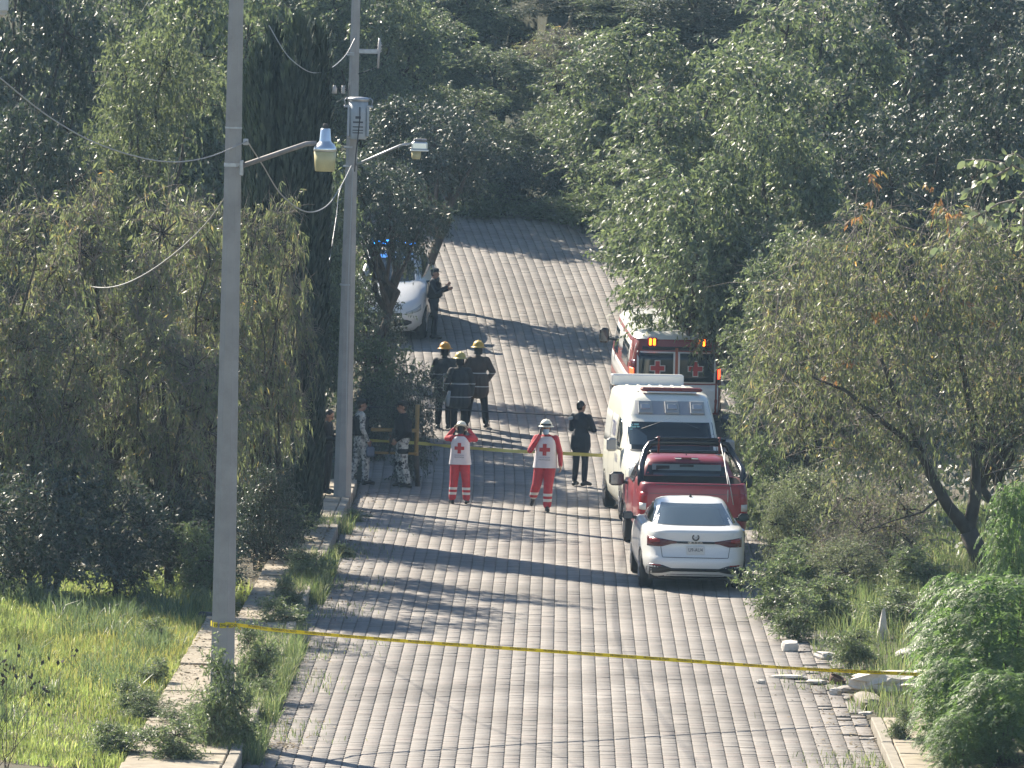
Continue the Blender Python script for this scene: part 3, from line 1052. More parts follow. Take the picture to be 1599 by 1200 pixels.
# behind the bend
for (pr, x, yt, w, D, lab) in (
        ('broad_b', 585, -40, 250, 176.5, 'glossy tree right behind the transformer tank'),
        ('broad_a', 700, 130, 210, 177, 'grey green tree behind the arm of the small street lamp'),
        ('broad_b', 790, 190, 190, 176.5, 'low glossy tree that closes the far bend of the road'),
        ('dark_a', 735, 215, 180, 175.6, 'dark low tree on the outer edge of the far bend'),
        ('broad_a', 875, 150, 190, 177, 'low grey green tree at the right end of the far bend'),
        ('broad_a', 650, 0, 240, 187, 'sunlit tree right of the transformer pole top'),
        ('broad_b', 780, 70, 230, 186, 'sunlit glossy tree above the far bend'),
        ('peach_b', 885, 40, 220, 187, 'pale tree at the top centre, right of the far bend'),
        ('dense', 480, -60, 300, 178, 'tall dense tree behind the upper cypress'),
        ('dark_a', 905, -20, 260, 191, 'dark tree at the top edge, left of the tall crown'),
        ('broad_b', 1000, -10, 260, 189, 'glossy tree filling the top edge right of centre'),
        ('dark_a', 1110, -30, 280, 187, 'dark tree at the top edge behind the overhanging crown'),
        ('broad_a', 520, -20, 260, 186, 'grey green crown behind the cypress tips'),
        ('broad_b', 430, -60, 280, 190, 'glossy crown between the tops of the two poles'),
        ('broad_a', 720, -60, 280, 195, 'grey green tree at the top edge of the picture above the far bend'),
        ('broad_b', 860, -70, 280, 196, 'glossy tree at the top edge, right of the far bend'),
        ('broad_a', 580, -90, 300, 197, 'tall grey green tree at the top edge behind the transformer pole'),
        ('broad_a', 970, -90, 300, 196, 'tall grey green tree at the top edge, centre right'),
        ('broad_b', 1080, -80, 320, 192, 'tall glossy tree at the top edge above the overhanging crown'),
        ('broad_a', 200, -90, 330, 172, 'tall grey green tree at the top edge behind the feathery tree')):
    plant(pr, 'leafy_tree', x, yt, w, D, lab, group=GB)
# right side
plant('broad_a', 'leafy_tree', 1140, 60, 440, 156, 'broad grey green tree overhanging the right side of the upper road', group=GR)
plant('broad_b', 'leafy_tree', 985, 30, 320, 172, 'tree behind the overhanging crown, right of the far bend', group=GR)
plant('broad_a', 'leafy_tree', 1070, 215, 350, 161, 'lower bough tree reaching over the upper right road edge', group=GR)
plant('broad_b', 'leafy_tree', 1245, -30, 380, 162, 'tall sunlit tree in the upper right', group=GR)
plant('dark_a', 'leafy_tree', 1490, -130, 460, 168, 'tall shaded tree in the top right corner', group=GR)
plant('dark_a', 'leafy_tree', 1390, 150, 340, 150, 'dark ivy green tree behind the turning orange leaves', group=GR)
plant('broad_b', 'leafy_tree', 1210, 150, 280, 146, 'glossy tree above the red and white ambulance', group=GR)
plant('dark_a', 'leafy_tree', 1570, 60, 300, 152, 'dark tree at the right frame edge', group=GR)
plant('broad_high', 'leafy_tree', 1138, 285, 400, 145.5, 'leaning tree whose low boughs hang over the ambulance roof', group=GR)
plant('broad_a', 'leafy_tree', 1235, 350, 250, 141.0, 'light green tree behind the vans on the right kerb', group=GR)
plant('peach_b', 'leafy_tree', 1275, 400, 260, 124, 'olive tree to the right of the white van', group=GR)
plant('peach_a', 'leafy_tree', 1590, 320, 300, 119, 'olive tree with hanging leaves at the right frame edge', group=GR)

# the hillside behind: fills the view to the top of the frame
hx = np.random.default_rng(31)
ORD = ('first', 'second', 'third', 'fourth', 'fifth', 'sixth', 'seventh')
for row, D in enumerate((205, 218)):
    for i in range(7):
        x = 30 + i * 258 + (120 if row else 0) + hx.uniform(-40, 40)
        t = ['broad_a', 'dark_a', 'broad_b', 'peach_a', 'broad_b'][(i + row * 3) % 5]
        p = P(x, 300, D)
        gz = ground_z(p.x, D)
        s = 0.75 + 0.2 * hx.random()
        pr = PR[t]
        root = thing('leafy_tree', 'hillside tree, %s from the left in the %s row behind the bend' % (ORD[i], ('lower', 'upper')[row]), 'tree', (p.x, D, gz), hx.uniform(0, 6.28), GH)
        root.scale = (s * 1.3, s * 1.3, s)
        for part in ('trunk', 'twigs', 'crown'):
            link(part, pr[part], root)


# the front right fruit tree has a trunk of its own shape
def front_tree():
    g = P(1537, 905, 113)
    gz = ground_z(g.x, 113)
    root = thing('fruit_tree', 'dark forked fruit tree with thin olive and orange leaves on the right bank', 'tree', (g.x, 113, gz))
    def L(x, y, dy=0.0):
        q = P(x, y, 113 + dy)
        return np.array([q.x - g.x, dy, q.z - gz])
    r = np.random.default_rng(61)
    mb = MB()
    base = np.array([0, 0, -0.3])
    fork = L(1512, 830)
    mb.tube([base, L(1538, 890), L(1526, 860), fork], [0.22, 0.185, 0.17, 0.16], 10)
    ends = []
    def limb(pts, r0):
        k = len(pts)
        mb.tube(pts, [r0 * (1 - 0.72 * i / (k - 1)) for i in range(k)], 8)
    limb([fork, L(1480, 790, -.1), L(1455, 745, -.3), L(1430, 690, -.4), L(1400, 620, -.5), L(1375, 560, -.6)], 0.12)
    limb([fork, L(1522, 780, .1), L(1524, 730, .2), L(1520, 660, .4), L(1500, 560, .5), L(1480, 470, .5)], 0.12)
    limb([L(1438, 705, -.35), L(1380, 660, -.9), L(1320, 610, -1.0), L(1270, 590, -1.2)], 0.06)
    limb([L(1524, 730, .2), L(1550, 640, .8), L(1580, 560, 1.0), L(1600, 480, 1.0)], 0.07)
    limb([L(1470, 775), L(1440, 800, -.5), L(1390, 815, -.8), L(1340, 835, -1.0)], 0.025)
    limb([L(1540, 900), L(1560, 885, .2), L(1585, 870, .4), L(1620, 862, .6)], 0.06)
    limb([L(1524, 750, .2), L(1560, 735, .5), L(1600, 728, .7)], 0.03)
    # crown: clumps spread through a wide low dome
    cl = []
    while len(cl) < 250:
        x, y = r.uniform(1195, 1660), r.uniform(320, 745)
        u, v = (x - 1420) / 240, (y - 535) / 215
        if u * u + v * v > 1.0: continue
        if y > 640 and r.random() < 0.35: continue
        if abs(x - 1500) < 60 and y > 700: continue
        cl.append(L(x, y, r.uniform(-1.9, 1.9) * math.sqrt(max(0.05, 1 - u * u - v * v))))
    cl = np.array(cl)
    nsp = 8
    S = len(cl) * nsp
    p0 = np.repeat(cl, nsp, 0) + r.normal(0, 0.17, (S, 3))
    d = nrm(r.normal(0, 0.8, (S, 3)) + np.array([0, 0, 0.3]))
    sl = r.uniform(0.3, 0.65, S)
    V, q = sprays_to_leaves(p0, d, sl, 12, 0.55, 0.125, 0.030, 0.85, 0.38, r)
    link('trunk', mb.mesh('trunk', M['bark']), root)
    link('crown', np_mesh('crown', V, quads=q, mats=[M['peach']]), root)
    V2, q2 = twig_tubes(p0, d, sl, 0.5, 0.0055)
    b = 700
    bi = r.integers(0, len(cl), b)
    V3, q3 = twig_tubes(cl[bi], nrm(r.normal(0, 0.8, (b, 3)) + np.array([-0.2, 0, 0.35])), r.uniform(0.5, 1.4, b), 0.25, 0.008, 3)
    link('twigs', np_mesh('twigs', np.concatenate([V2, V3]), quads=np.concatenate([q2, q3 + len(V2)]), mats=[M['twig']]), root)
    # tufts that have turned orange
    tc = [L(x, y, -1.2) for x, y in ((1358, 268), (1366, 290), (1340, 335), (1365, 318), (1462, 300), (1475, 318), (1470, 335), (1478, 350), (1500, 330), (1483, 460), (1430, 490), (1375, 495), (1505, 470), (1530, 500), (1320, 570), (1295, 590), (1360, 492))]
    tc = np.repeat(np.array(tc), 2, 0) + r.normal(0, 0.07, (len(tc) * 2, 3))
    d = nrm(r.normal(0, 0.5, (len(tc), 3)) + np.array([0, 0, 0.6]))
    V, q = sprays_to_leaves(tc, d, r.uniform(0.12, 0.25, len(tc)), 7, 0.6, 0.14, 0.035, 0.9, 0.3, r)
    o = link('turning_leaves', np_mesh('turning_leaves', V, quads=q, mats=[M['orangeleaf']]), root)
    o['label'] = 'orange and salmon turning leaf tufts'
    # long bare shoots that carry the upper tufts
    mb2 = MB()
    for (x0, y0, x1, y1) in ((1420, 470, 1360, 275), (1480, 470, 1478, 300), (1340, 470, 1345, 330), (1500, 470, 1500, 330), (1300, 480, 1338, 372), (1400, 500, 1332, 345)):
        mb2.tube(bent(L(x0, y0, -.8), L(x1, y1, -1.2), 4, r, 0.05), [0.014, 0.011, 0.009, 0.007, 0.005], 5)
    link('shoots', mb2.mesh('shoots', M['twig']), root)


front_tree()


# ------------------------------------------------------------------ cypress
def cypress():
    g = P(447, 850, 122)
    gz = ground_z(g.x, 122)
    root = thing('cypress_tree', 'tall dark cypress with several blunt upright spires between the two poles', 'tree', (g.x, 122, gz))
    r = np.random.default_rng(71)
    s = sc_at(122)
    spires = []   # x offset px, top y px, radius px, depth
    for (x, yt, rp, dy) in ((408, 78, 23, 0.0), (468, 36, 25, 0.15), (445, 105, 22, 0.6), (497, 50, 17, 0.5), (426, 44, 12, .3), (393, 125, 16, .3), (455, 110, 26, -.5), (484, 120, 24, -.35), (420, 130, 24, -.45), (503, 150, 14, .0)):
        q = P(x, yt, 122)
        spires.append((q.x - g.x, dy, q.z - gz, rp / s))
    Vs, Qs = [], []
    n0 = 0
    core = MB()
    for (sx, sy, h, rad) in spires:
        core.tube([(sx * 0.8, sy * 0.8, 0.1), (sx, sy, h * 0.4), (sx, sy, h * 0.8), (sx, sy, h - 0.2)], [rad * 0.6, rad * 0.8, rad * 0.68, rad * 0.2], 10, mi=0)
        n = 3600
        z = r.uniform(0.03, 1.0, n) ** 0.9 * h
        prof = np.clip((h - z) / 0.5, 0, 1) ** 0.5 * (0.62 + 0.38 * np.sin(np.clip(z / h, 0, 1) * 2.6))
        a = r.uniform(0, 6.28, n)
        fold = 1 + 0.16 * np.sin(a * 5 + sx * 20)
        rr = rad * prof * fold * r.uniform(0.78, 1.06, n)
        p = np.stack([sx + np.cos(a) * rr, sy + np.sin(a) * rr, z], -1)
        ax = nrm(np.stack([np.cos(a) * 0.22, np.sin(a) * 0.22, np.ones(n)], -1) + r.normal(0, 0.12, (n, 3)))
        roll = np.stack([np.cos(a), np.sin(a), np.zeros(n)], -1) + r.normal(0, 0.35, (n, 3))
        V, q = leaf_quads(p, ax, r.uniform(0.14, 0.34, n), r.uniform(0.03, 0.06, n), r, roll)
        Vs.append(V)
        Qs.append(q + n0)
        n0 += len(V)
    trunk = MB().tube([(0, 0, -0.3), (0, 0, 0.5), (0.05, 0, 3), (0, 0, 7)], [0.2, 0.16, 0.12, 0.06], 9)
    trunk.build('trunk', M['bark'], root)
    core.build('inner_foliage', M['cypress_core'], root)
    link('crown', np_mesh('crown', np.concatenate(Vs), quads=np.concatenate(Qs), mats=[M['cypress']]), root)


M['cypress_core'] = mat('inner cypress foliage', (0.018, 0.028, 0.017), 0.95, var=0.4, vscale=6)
cypress()

# ------------------------------------------------------------------ bushes
BU = 'bushes beside the road'
def bush(proto, x, ytop, wpx, D, label, group=BU, **kw):
    return plant(proto, 'bush', x, ytop, wpx, D, label, 'bush', group, **kw)

bush('bush_dark', 45, 745, 250, 105.5, 'dark shaded bush at the left frame edge above the lawn')
bush('bush_dark', 190, 760, 230, 107, 'dark bush under the twiggy trees, left of the near pole')
bush('bush_dark', 300, 770, 190, 109, 'dark bush just left of the near pole')
bush('bush_weed', 330, 830, 110, 107, 'leafy bush at the foot of the left trees beside the near pole')
bush('bush_dark', 425, 735, 130, 115, 'dark bush at the foot of the slim drooping tree')
bush('bush_dark', 400, 690, 130, 119, 'dark bush at the foot of the cypress')
bush('bush_weed', 452, 790, 80, 119, 'leafy weed bush between the cypress and the raised sidewalk')
bush('bush_dark', 448, 600, 110, 130, 'dark bush on the verge left of the transformer pole')
bush('bush_dark', 640, 590, 110, 136, 'dark glossy bush left of the three firefighters')
bush('bush_dark', 590, 600, 110, 140, 'dark bush behind the soldiers')
bush('bush_weed', 600, 545, 110, 144, 'yellow green sunlit bush behind the wooden barricade')
bush('bush_dark', 578, 440, 135, 152.8, 'dark leafy bush in front of the police car')
bush('bush_weed', 340, 1035, 95, 86.6, 'leafy green weed bush hiding the foot of the near pole')
bush('bush_weed', 405, 985, 70, 94, 'loose weed bush on the kerb right of the near pole')
bush('bush_weed', 375, 1085, 70, 87.0, 'low weed bush right of the near pole foot')
bush('bush_weed', 455, 905, 60, 106, 'weed tuft on the kerb beyond the yellow tape')
bush('bush_weed', 270, 1130, 120, 85.2, 'low flowering weeds at the bottom left on the sidewalk')
bush('bush_grey', 1265, 735, 190, 117, 'rounded grey green bush mound right of the white sedan')
bush('bush_grey', 1225, 770, 120, 115.5, 'grey green bush at the road edge beside the sedan')
bush('bush_grey', 1330, 845, 150, 111, 'grey green bush in the middle of the right bank')
bush('bush_weed', 1285, 905, 130, 107, 'loose green weeds on the right bank above the white block')
bush('bush_weed', 1390, 925, 110, 105, 'green weeds left of the white sacks')
bush('twiggy', 1320, 800, 150, 113, 'brown twiggy shrub on the right bank left of the fruit tree')
bush('bush_weed', 1240, 930, 90, 104.5, 'low leafy weed spreading over the right road edge')
bush('bush_grey', 1340, 760, 150, 119, 'pale grey bush behind the bare twigs on the right bank')
bush('bush_weed', 1190, 700, 80, 124, 'green bush beside the red pickup')
bush('bush_weed', 1215, 875, 110, 108, 'tall leafy weed at the right road edge behind the sedan')
bush('twiggy', 1385, 720, 210, 115, 'brownish twiggy shrub under the fork of the fruit tree')
bush('bush_weed', 1330, 985, 80, 100, 'dark green weed clump behind the rubble')
bush('bush_weed', 1440, 860, 120, 110, 'green weeds left of the fruit tree trunk')
bush('bush_grey', 1180, 590, 120, 131, 'pale sunlit bush beside the ambulances')
bush('bush_dark', 1220, 640, 150, 127, 'bush below the blue plastic sheet')
bush('bush_weed', 1405, 1130, 50, 89.8, 'dry weed on the right sidewalk')
bush('bush_weed', 1260, 850, 110, 113, 'blue green bush against the mound on the right bank')


for (x, y, w, hh, lab) in ((245, 1010, 60, 0.4, 'low dark weed at the lawn edge, farthest along the sidewalk'), (236, 1075, 60, 0.38, 'low dark weed at the middle of the lawn edge'), (215, 1120, 70, 0.45, 'low weed clump at the lawn edge nearest the camera'), (285, 1165, 90, 0.42, 'low weed growing over the left sidewalk at the bottom edge'), (322, 1155, 80, 0.45, 'leafy weed on the left kerb stones at the bottom edge'), (232, 1150, 80, 0.35, 'small weed between the lawn and the left sidewalk near the bottom'), (380, 1180, 70, 0.4, 'weed in the gutter at the bottom left of the road'), (300, 1192, 80, 0.4, 'weed tuft at the very bottom edge on the left sidewalk'), (250, 1185, 110, 0.35, 'low flowering weed on the left sidewalk at the bottom edge'), (185, 1185, 90, 0.4, 'low weed in the lawn at the bottom edge'), (330, 1190, 90, 0.6, 'grassy weed clump at the bottom edge below the near pole'),
                       (445, 1000, 90, 0.6, 'weeds on the kerb where the yellow tape crosses it'), (475, 930, 70, 0.7, 'weeds at the end of the raised kerb'), (425, 1070, 70, 0.55, 'weeds spilling over the kerb right of the near pole'), (400, 1120, 70, 0.5, 'green weed on the kerb nearest the bottom of the picture'), (540, 870, 40, 0.3, 'small dark weed in the gutter below the raised sidewalk'), (556, 815, 40, 0.3, 'small weed in the gutter at the foot of the far pole')):
    g = G(x, y)
    plant('bush_weed', 'bush', x, y, w, g.y, lab, 'bush', BU, hh=hh)
for (x, D, w, hh, lab) in ((640, 175.3, 120, 1.6, 'left end of the far bend'), (730, 175.3, 130, 1.8, 'outer edge of the far bend, left of its middle'), (815, 175.3, 130, 1.5, 'middle of the outer edge of the far bend'), (890, 175.3, 120, 1.9, 'right end of the far bend'), (960, 175.0, 130, 2.2, 'far bend beside the overhanging crown')):
    plant('bush_dark', 'bush', x, 300, w, D, 'dark bush at the ' + lab, 'bush', 'bushes round the far bend', hh=hh)
for (x, D, w, hh, lab) in ((690, 174.5, 90, 0.7, 'spilling onto the left of the far bend'), (752, 174.2, 80, 0.5, 'spilling onto the far bend, left of its middle'), (790, 174.6, 90, 0.8, 'just left of the middle of the far bend'), (845, 174.1, 80, 0.6, 'spilling onto the far bend, right of its middle'), (885, 173.6, 90, 0.8, 'at the far bend near the overhanging crown'), (925, 172.8, 110, 1.1, 'under the left tip of the overhanging crown')):
    plant('bush_weed', 'bush', x, 300, w, D, 'low leafy weeds ' + lab, 'bush', 'bushes round the far bend', hh=hh)
# feathery bushes, bottom right
def pinnate_proto(seed, H, RX, nf, name='p'):
    r = np.random.default_rng(seed)
    a = r.uniform(0, 6.28, nf)
    z = r.uniform(0.12, 1.0, nf) * H
    rad = RX * np.sqrt(np.clip(1 - ((z / H - 0.45) / 0.62) ** 2, 0.05, 1)) * r.uniform(0.25, 0.95, nf)
    p0 = np.stack([np.cos(a) * rad, np.sin(a) * rad, z], -1)
    d = nrm(np.stack([np.cos(a), np.sin(a), r.uniform(0.1, 0.9, nf)], -1) + r.normal(0, 0.35, (nf, 3)))
    SL = r.uniform(0.26, 0.46, nf)
    K = 12
    t = np.linspace(0.15, 1, K)[None]
    Lt = t * SL[:, None]
    droop = 0.75
    down = np.array([0, 0, -1.0])
    pos = p0[:, None] + d[:, None] * Lt[..., None] + down * (droop * Lt ** 2 / SL[:, None])[..., None]
    tang = nrm(d[:, None] + down * (2 * droop * t)[..., None])
    side = nrm(np.cross(tang, np.array([0, 0, 1.0]) + 0 * tang))
    Vs, Qs, n0 = [], [], 0
    for s in (-1, 1):
        ax = nrm(tang * 0.6 + side * s + down * 0.28 + r.normal(0, 0.1, tang.shape))
        n = nf * K
        V, q = leaf_quads(pos.reshape(n, 3), ax.reshape(n, 3), r.uniform(0.075, 0.125, n), r.uniform(0.02, 0.03, n), r, np.cross(side, tang).reshape(n, 3) + r.normal(0, 0.3, (n, 3)))
        Vs.append(V)
        Qs.append(q + n0)
        n0 += len(V)
    crown = np_mesh('crown', np.concatenate(Vs), quads=np.concatenate(Qs), mats=[M['pinnate']])
    V2, q2 = twig_tubes(p0, d, SL, droop, 0.004)
    mb = MB()
    for i in range(14):
        b = r.integers(0, nf)
        mb.tube(bent((r.normal(0, .08), r.normal(0, .08), -0.15), p0[b], 4, r, 0.06), [0.022, 0.018, 0.014, 0.01, 0.006], 5)
    return dict(H=H, R=RX * 1.15, crown=crown, twigs=np_mesh('twigs', V2, quads=q2, mats=[M['weed']]), trunk=mb.mesh('trunk', M['bark']))


PR['pinnate_a'] = pinnate_proto(81, 2.6, 1.25, 900)
PR['pinnate_b'] = pinnate_proto(82, 2.4, 1.2, 900)
BP = 'feathery bushes at the bottom right'
bush('pinnate_a', 1560, 905, 300, 90.5, 'big feathery leaved bush in the bottom right corner', BP)
bush('pinnate_b', 1500, 900, 170, 95.5, 'feathery bush above the rubble on the right', BP)
bush('pinnate_a', 1590, 755, 130, 101, 'tall feathery sapling at the right frame edge beside the fruit tree', BP)
bush('pinnate_b', 1490, 1030, 150, 87.5, 'low feathery bush over the right sidewalk', BP)
bush('pinnate_b', 1570, 1050, 210, 86.2, 'feathery bush nearest the bottom right corner', BP)
bush('pinnate_a', 1500, 1115, 120, 85.6, 'low feathery sprig hanging over the right sidewalk at the bottom edge', BP)
bush('pinnate_b', 1600, 900, 200, 97, 'feathery bush behind the big one at the right edge', BP)


# pale round leaved branch that hangs into the frame at the upper right
def euc():
    D = 82
    b = P(1760, 430, D)
    gz = ground_z(b.x, D)
    root = thing('eucalyptus_tree', 'pale round leaved branch reaching in from the right frame edge', 'tree', (b.x, D, gz))
    r = np.random.default_rng(91)
    def L(x, y, dy=0):
        q = P(x, y, D + dy)
        return np.array([q.x - b.x, dy, q.z - gz])
    mb = MB()
    mb.tube([(0, 0, -0.3), (0.05, 0, 2), (0, 0, 4.5), (0.1, 0, 7.2), (0.1, 0, 8.4)], [0.16, 0.14, 0.12, 0.09, 0.05], 9)
    link('trunk', mb.mesh('trunk', M['bark']), root)
    runs = [[L(1765, 300), L(1700, 290), L(1620, 305), L(1560, 318), L(1520, 340), L(1485, 372), L(1462, 392)],
            [L(1765, 280), L(1690, 268), L(1630, 285), L(1580, 258), L(1540, 250), L(1508, 250)],
            [L(1580, 262), L(1555, 275), L(1530, 285), L(1512, 300)], [L(1600, 300), L(1570, 330), L(1550, 350)],
            [L(1610, 285), L(1600, 250), L(1585, 240), L(1570, 245)], [L(1600, 310), L(1597, 350), L(1594, 378)]]
    tw = MB()
    lp, la = [], []
    for run in runs:
        tw.tube(run, [0.02 * (1 - 0.75 * i / (len(run) - 1)) for i in range(len(run))], 5)
        for i in range(len(run) - 1):
            for t in np.linspace(0.05, 1.0, 5):
                for _ in range(2):
                    lp.append(run[i] + (run[i + 1] - run[i]) * t)
                    la.append(r.normal(0, 0.6, 3) + np.array([-0.3, 0, -0.75]))
    link('twigs', tw.mesh('twigs', M['twig']), root)
    lp, la = np.array(lp), nrm(np.array(la))
    n = len(lp)
    # oval leaves with eight corners
    Lh, W = r.uniform(0.07, 0.14, n), r.uniform(0.05, 0.085, n)
    side = nrm(np.cross(la, r.normal(0, 1, (n, 3)) + np.array([0, -1.2, 0])))
    nor = np.cross(side, la)
    V = []
    for (t, w) in ((0, 0.1), (0.18, 0.7), (0.45, 1.0), (0.75, 0.8), (1.0, 0.12)):
        for s in (-1, 1):
            V.append(lp + la * (0.02 + Lh * t)[:, None] + side * (W * w * 0.5 * s)[:, None] + nor * (Lh * 0.12 * math.sin(t * 3.1))[:, None])
    V = np.stack(V, 1)
    q = np.array([(0, 1, 3, 2), (2, 3, 5, 4), (4, 5, 7, 6), (6, 7, 9, 8)])
    Q = (np.arange(n) * 10)[:, None, None] + q[None]
    link('crown', np_mesh('crown', V.reshape(-1, 3), quads=Q.reshape(-1, 4), mats=[M['euc']]), root)


euc()


# dark seed heads on thin stems that lean into the lower left corner
def seed_heads():
    D = 80.5
    b = P(-10, 1150, D)
    gz = ground_z(b.x, D)
    root = thing('dry_plant', 'thin stems with dark oval leaves in front of the lawn at the left edge', 'plant', (b.x, D, gz))
    r = np.random.default_rng(19)
    st, lf = MB(), []
    for (x, y) in ((8, 1030), (30, 1012), (18, 1050), (58, 1062), (70, 1078), (42, 1072), (118, 1015), (5, 1065), (85, 1030)):
        q = P(x, y, D)
        tip = np.array([q.x - b.x, r.normal(0, 0.15), q.z - gz])
        pts = bent((r.normal(0, 0.1), r.normal(0, 0.1), -0.05), tip, 4, r, 0.07)
        st.tube(pts, [0.006, 0.005, 0.004, 0.003, 0.002], 4)
        for _ in range(5):
            lf.append(tip + r.normal(0, 0.06, 3))
    lf = np.array(lf)
    n = len(lf)
    ax = nrm(r.normal(0, 0.5, (n, 3)) + np.array([0, 0, -0.9]))
    V, q = leaf_quads(lf, ax, r.uniform(0.06, 0.10, n), r.uniform(0.035, 0.055, n), r)
    link('stems', st.mesh('stems', M['bark']), root)
    link('leaves', np_mesh('leaves', V, quads=q, mats=[M['bark']]), root)


seed_heads()


# ------------------------------------------------------------------ poles, lamps, cables, tape
def text_mesh(s, size, align='CENTER'):
    cu = bpy.data.curves.new('lettering', 'FONT')
    cu.body = s
    cu.size = size
    cu.align_x = align
    cu.align_y = 'CENTER'
    cu.resolution_u = 2
    cu.extrude = 0.0006
    ob = bpy.data.objects.new('lettering', cu)
    COL.objects.link(ob)
    dg = bpy.context.evaluated_depsgraph_get()
    me = bpy.data.meshes.new_from_object(ob.evaluated_get(dg))
    COL.objects.unlink(ob)
    bpy.data.objects.remove(ob)
    return me


def text_on(s, size, mt, parent, M4, name='lettering', width=None):
    """flat lettering whose x runs along M4's x, y along its y"""
    me = text_mesh(s, size)
    if width:
        xs = [v.co.x for v in me.vertices]
        k = width / max(1e-6, max(xs) - min(xs))
        for v in me.vertices:
            v.co.x *= k
    me.transform(M4)
    me.materials.clear()
    me.materials.append(mt)
    return link(name, me, parent)


def basis(o, x, y):
    x, y = Vector(x).normalized(), Vector(y).normalized()
    z = x.cross(y)
    m4 = Matrix((x, y, z)).transposed().to_4x4()
    m4.translation = o
    return m4


def concrete_pole(x, y, D, H, r0, r1, label, lean=0.0):
    b = P(x, y, D)
    gz = 0.16
    root = thing('utility_pole', label, 'utility pole', (b.x, D, gz))
    mb = MB()
    n = 8
    vs, fs = [], []
    zs = [-0.5, 0] + [H * t for t in (0.15, 0.35, 0.6, 0.85, 1.0)]
    for z in zs:
        t = max(0, z / H)
        r_ = r0 + (r1 - r0) * t
        for k in range(n):
            a = math.pi * 2 * (k + 0.5) / n
            # chamfered square: broad flat front with narrow bevels
            q = 1.0 if True else 0
            vs.append((r_ * math.cos(a) * 1.04 + lean * z, r_ * math.sin(a) * 1.04, z))
    for i in range(len(zs) - 1):
        for k in range(n):
            fs.append((i * n + k, i * n + (k + 1) % n, (i + 1) * n + (k + 1) % n, (i + 1) * n + k))
    fs.append(tuple(range((len(zs) - 1) * n, len(zs) * n)))
    mb.add(vs, fs)
    mb.build('shaft', M['pole'], root)
    return root, b, gz


def ring_band(parent, z, r_, name='clamp_band', h=0.05):
    MB().lathe([(r_, z - h / 2), (r_ + 0.012, z - h / 2), (r_ + 0.012, z + h / 2), (r_, z + h / 2)], n=8, rot=Matrix.Rotation(math.pi / 8, 3, 'Z'), smooth=False).build(name, M['galv'], parent)


# near pole
D1 = 88.4
np_root, np_b, np_g = concrete_pole(345, 1165, D1, 11.6, 0.165, 0.085, 'near octagonal grey concrete pole with yellow tape tied round it')
def zat(y, x, D):
    return P(x, y, D).z
z_arm = zat(258, 375, D1) - np_g
def pole_r(z, r0=0.165, r1=0.085, H=11.6):
    return r0 + (r1 - r0) * z / H
ring_band(np_root, z_arm, pole_r(z_arm))
ring_band(np_root, zat(200, 372, D1) - np_g, pole_r(8.2), h=0.02)
b = MB()
zb = zat(222, 385, D1) - np_g
b.box((pole_r(zb) + 0.05, 0, zb), (0.07, 0.05, 0.085), bev=0.008)
b.tube([(pole_r(zb) + 0.05, -0.04, zb), (pole_r(zb) + 0.05, 0.04, zb)], 0.02, 8)
b.build('insulator_bracket', M['galv'], np_root)

def lamp_near():
    base = Vector((np_b.x + pole_r(z_arm), D1, np_g + z_arm))
    tip = P(492, 226, D1)
    elbow = P(478, 222, D1)
    root = thing('street_lamp', 'bell shaped street lamp with deep yellow lens on the near pole', 'street lamp', base)
    L = lambda v: Vector(v) - base
    MB().tube([(-0.02, 0, -0.02), L(P(478, 225, D1)), L(P(494, 224, D1))], [0.035, 0.034, 0.034], 10).build('arm', M['rust'], root)
    MB().box((0.0, 0, -0.04), (0.05, 0.14, 0.2), bev=0.008).build('arm_bracket', M['galv'], root)
    c = L(P(507, 268, D1))
    s = 1 / sc_at(D1)
    hd_ = MB()
    hd_.lathe([(0.145, 31 * s), (0.155, 33 * s), (0.15, 37 * s), (0.12, 42 * s), (0.085, 46 * s), (0.078, 48 * s), (0.065, 66 * s), (0.06, 67 * s)], c, 24)
    h = hd_.build('housing', M['alu'], root)
    MB().lathe([(0.035, 67 * s), (0.035, 73 * s), (0.028, 74.5 * s)], c, 16).build('photocell', M['darkblock'], h)
    MB().lathe([(0.118, 0), (0.128, 1 * s), (0.138, 16 * s), (0.148, 30.6 * s)], c, 24).build('lens', M['lens'], root)
lamp_near()

# transformer pole
D2 = 129.6
tp_root, tp_b, tp_g = concrete_pole(534, 795, D2, 9.75, 0.175, 0.085, 'far grey concrete pole that carries the transformer beside the raised sidewalk', lean=0.006)
ptop = 9.75
def zz2(y, x=550):
    return P(x, y, D2).z - tp_g
def r2(z):
    return 0.175 + (0.085 - 0.175) * z / ptop
for y in (83, 86):
    ring_band(tp_root, zz2(y), r2(zz2(y)), h=0.02)
for y in (445, 230, 260):
    ring_band(tp_root, zz2(y), r2(zz2(y)), h=0.03)
# crossarm bracket with its cut-out fuse
s2 = 1 / sc_at(D2)
b = MB()
zc = zz2(80)
b.box((0.30, 0, zc), (0.46, 0.07, 0.09), bev=0.01)
b.build('fuse_arm', M['galv'], tp_root)
b = MB()
x_f = 43 * s2
b.lathe([(0.02, 0), (0.045, 0.02), (0.03, 0.05), (0.05, 0.08), (0.03, 0.11), (0.05, 0.14), (0.03, 0.17), (0.04, 0.2)], (x_f, 0, zc - 0.02), 12)
b.tube([(x_f, -0.04, zc + 0.26), (x_f - 0.02, -0.06, zc - 0.32)], 0.022, 8)
b.build('cutout_fuse', M['porcelain'], tp_root)
b = MB()
b.lathe([(0.05, 0), (0.05, 0.11), (0.03, 0.13), (0.03, 0.16)], (-26 * s2, 0, zz2(147)), 12)
b.lathe([(0.03, 0), (0.045, 0.02), (0.03, 0.04), (0.045, 0.06), (0.03, 0.08), (0.045, 0.10), (0.03, 0.12), (0.035, 0.16)], (-12 * s2, -0.05, zz2(147)), 12)
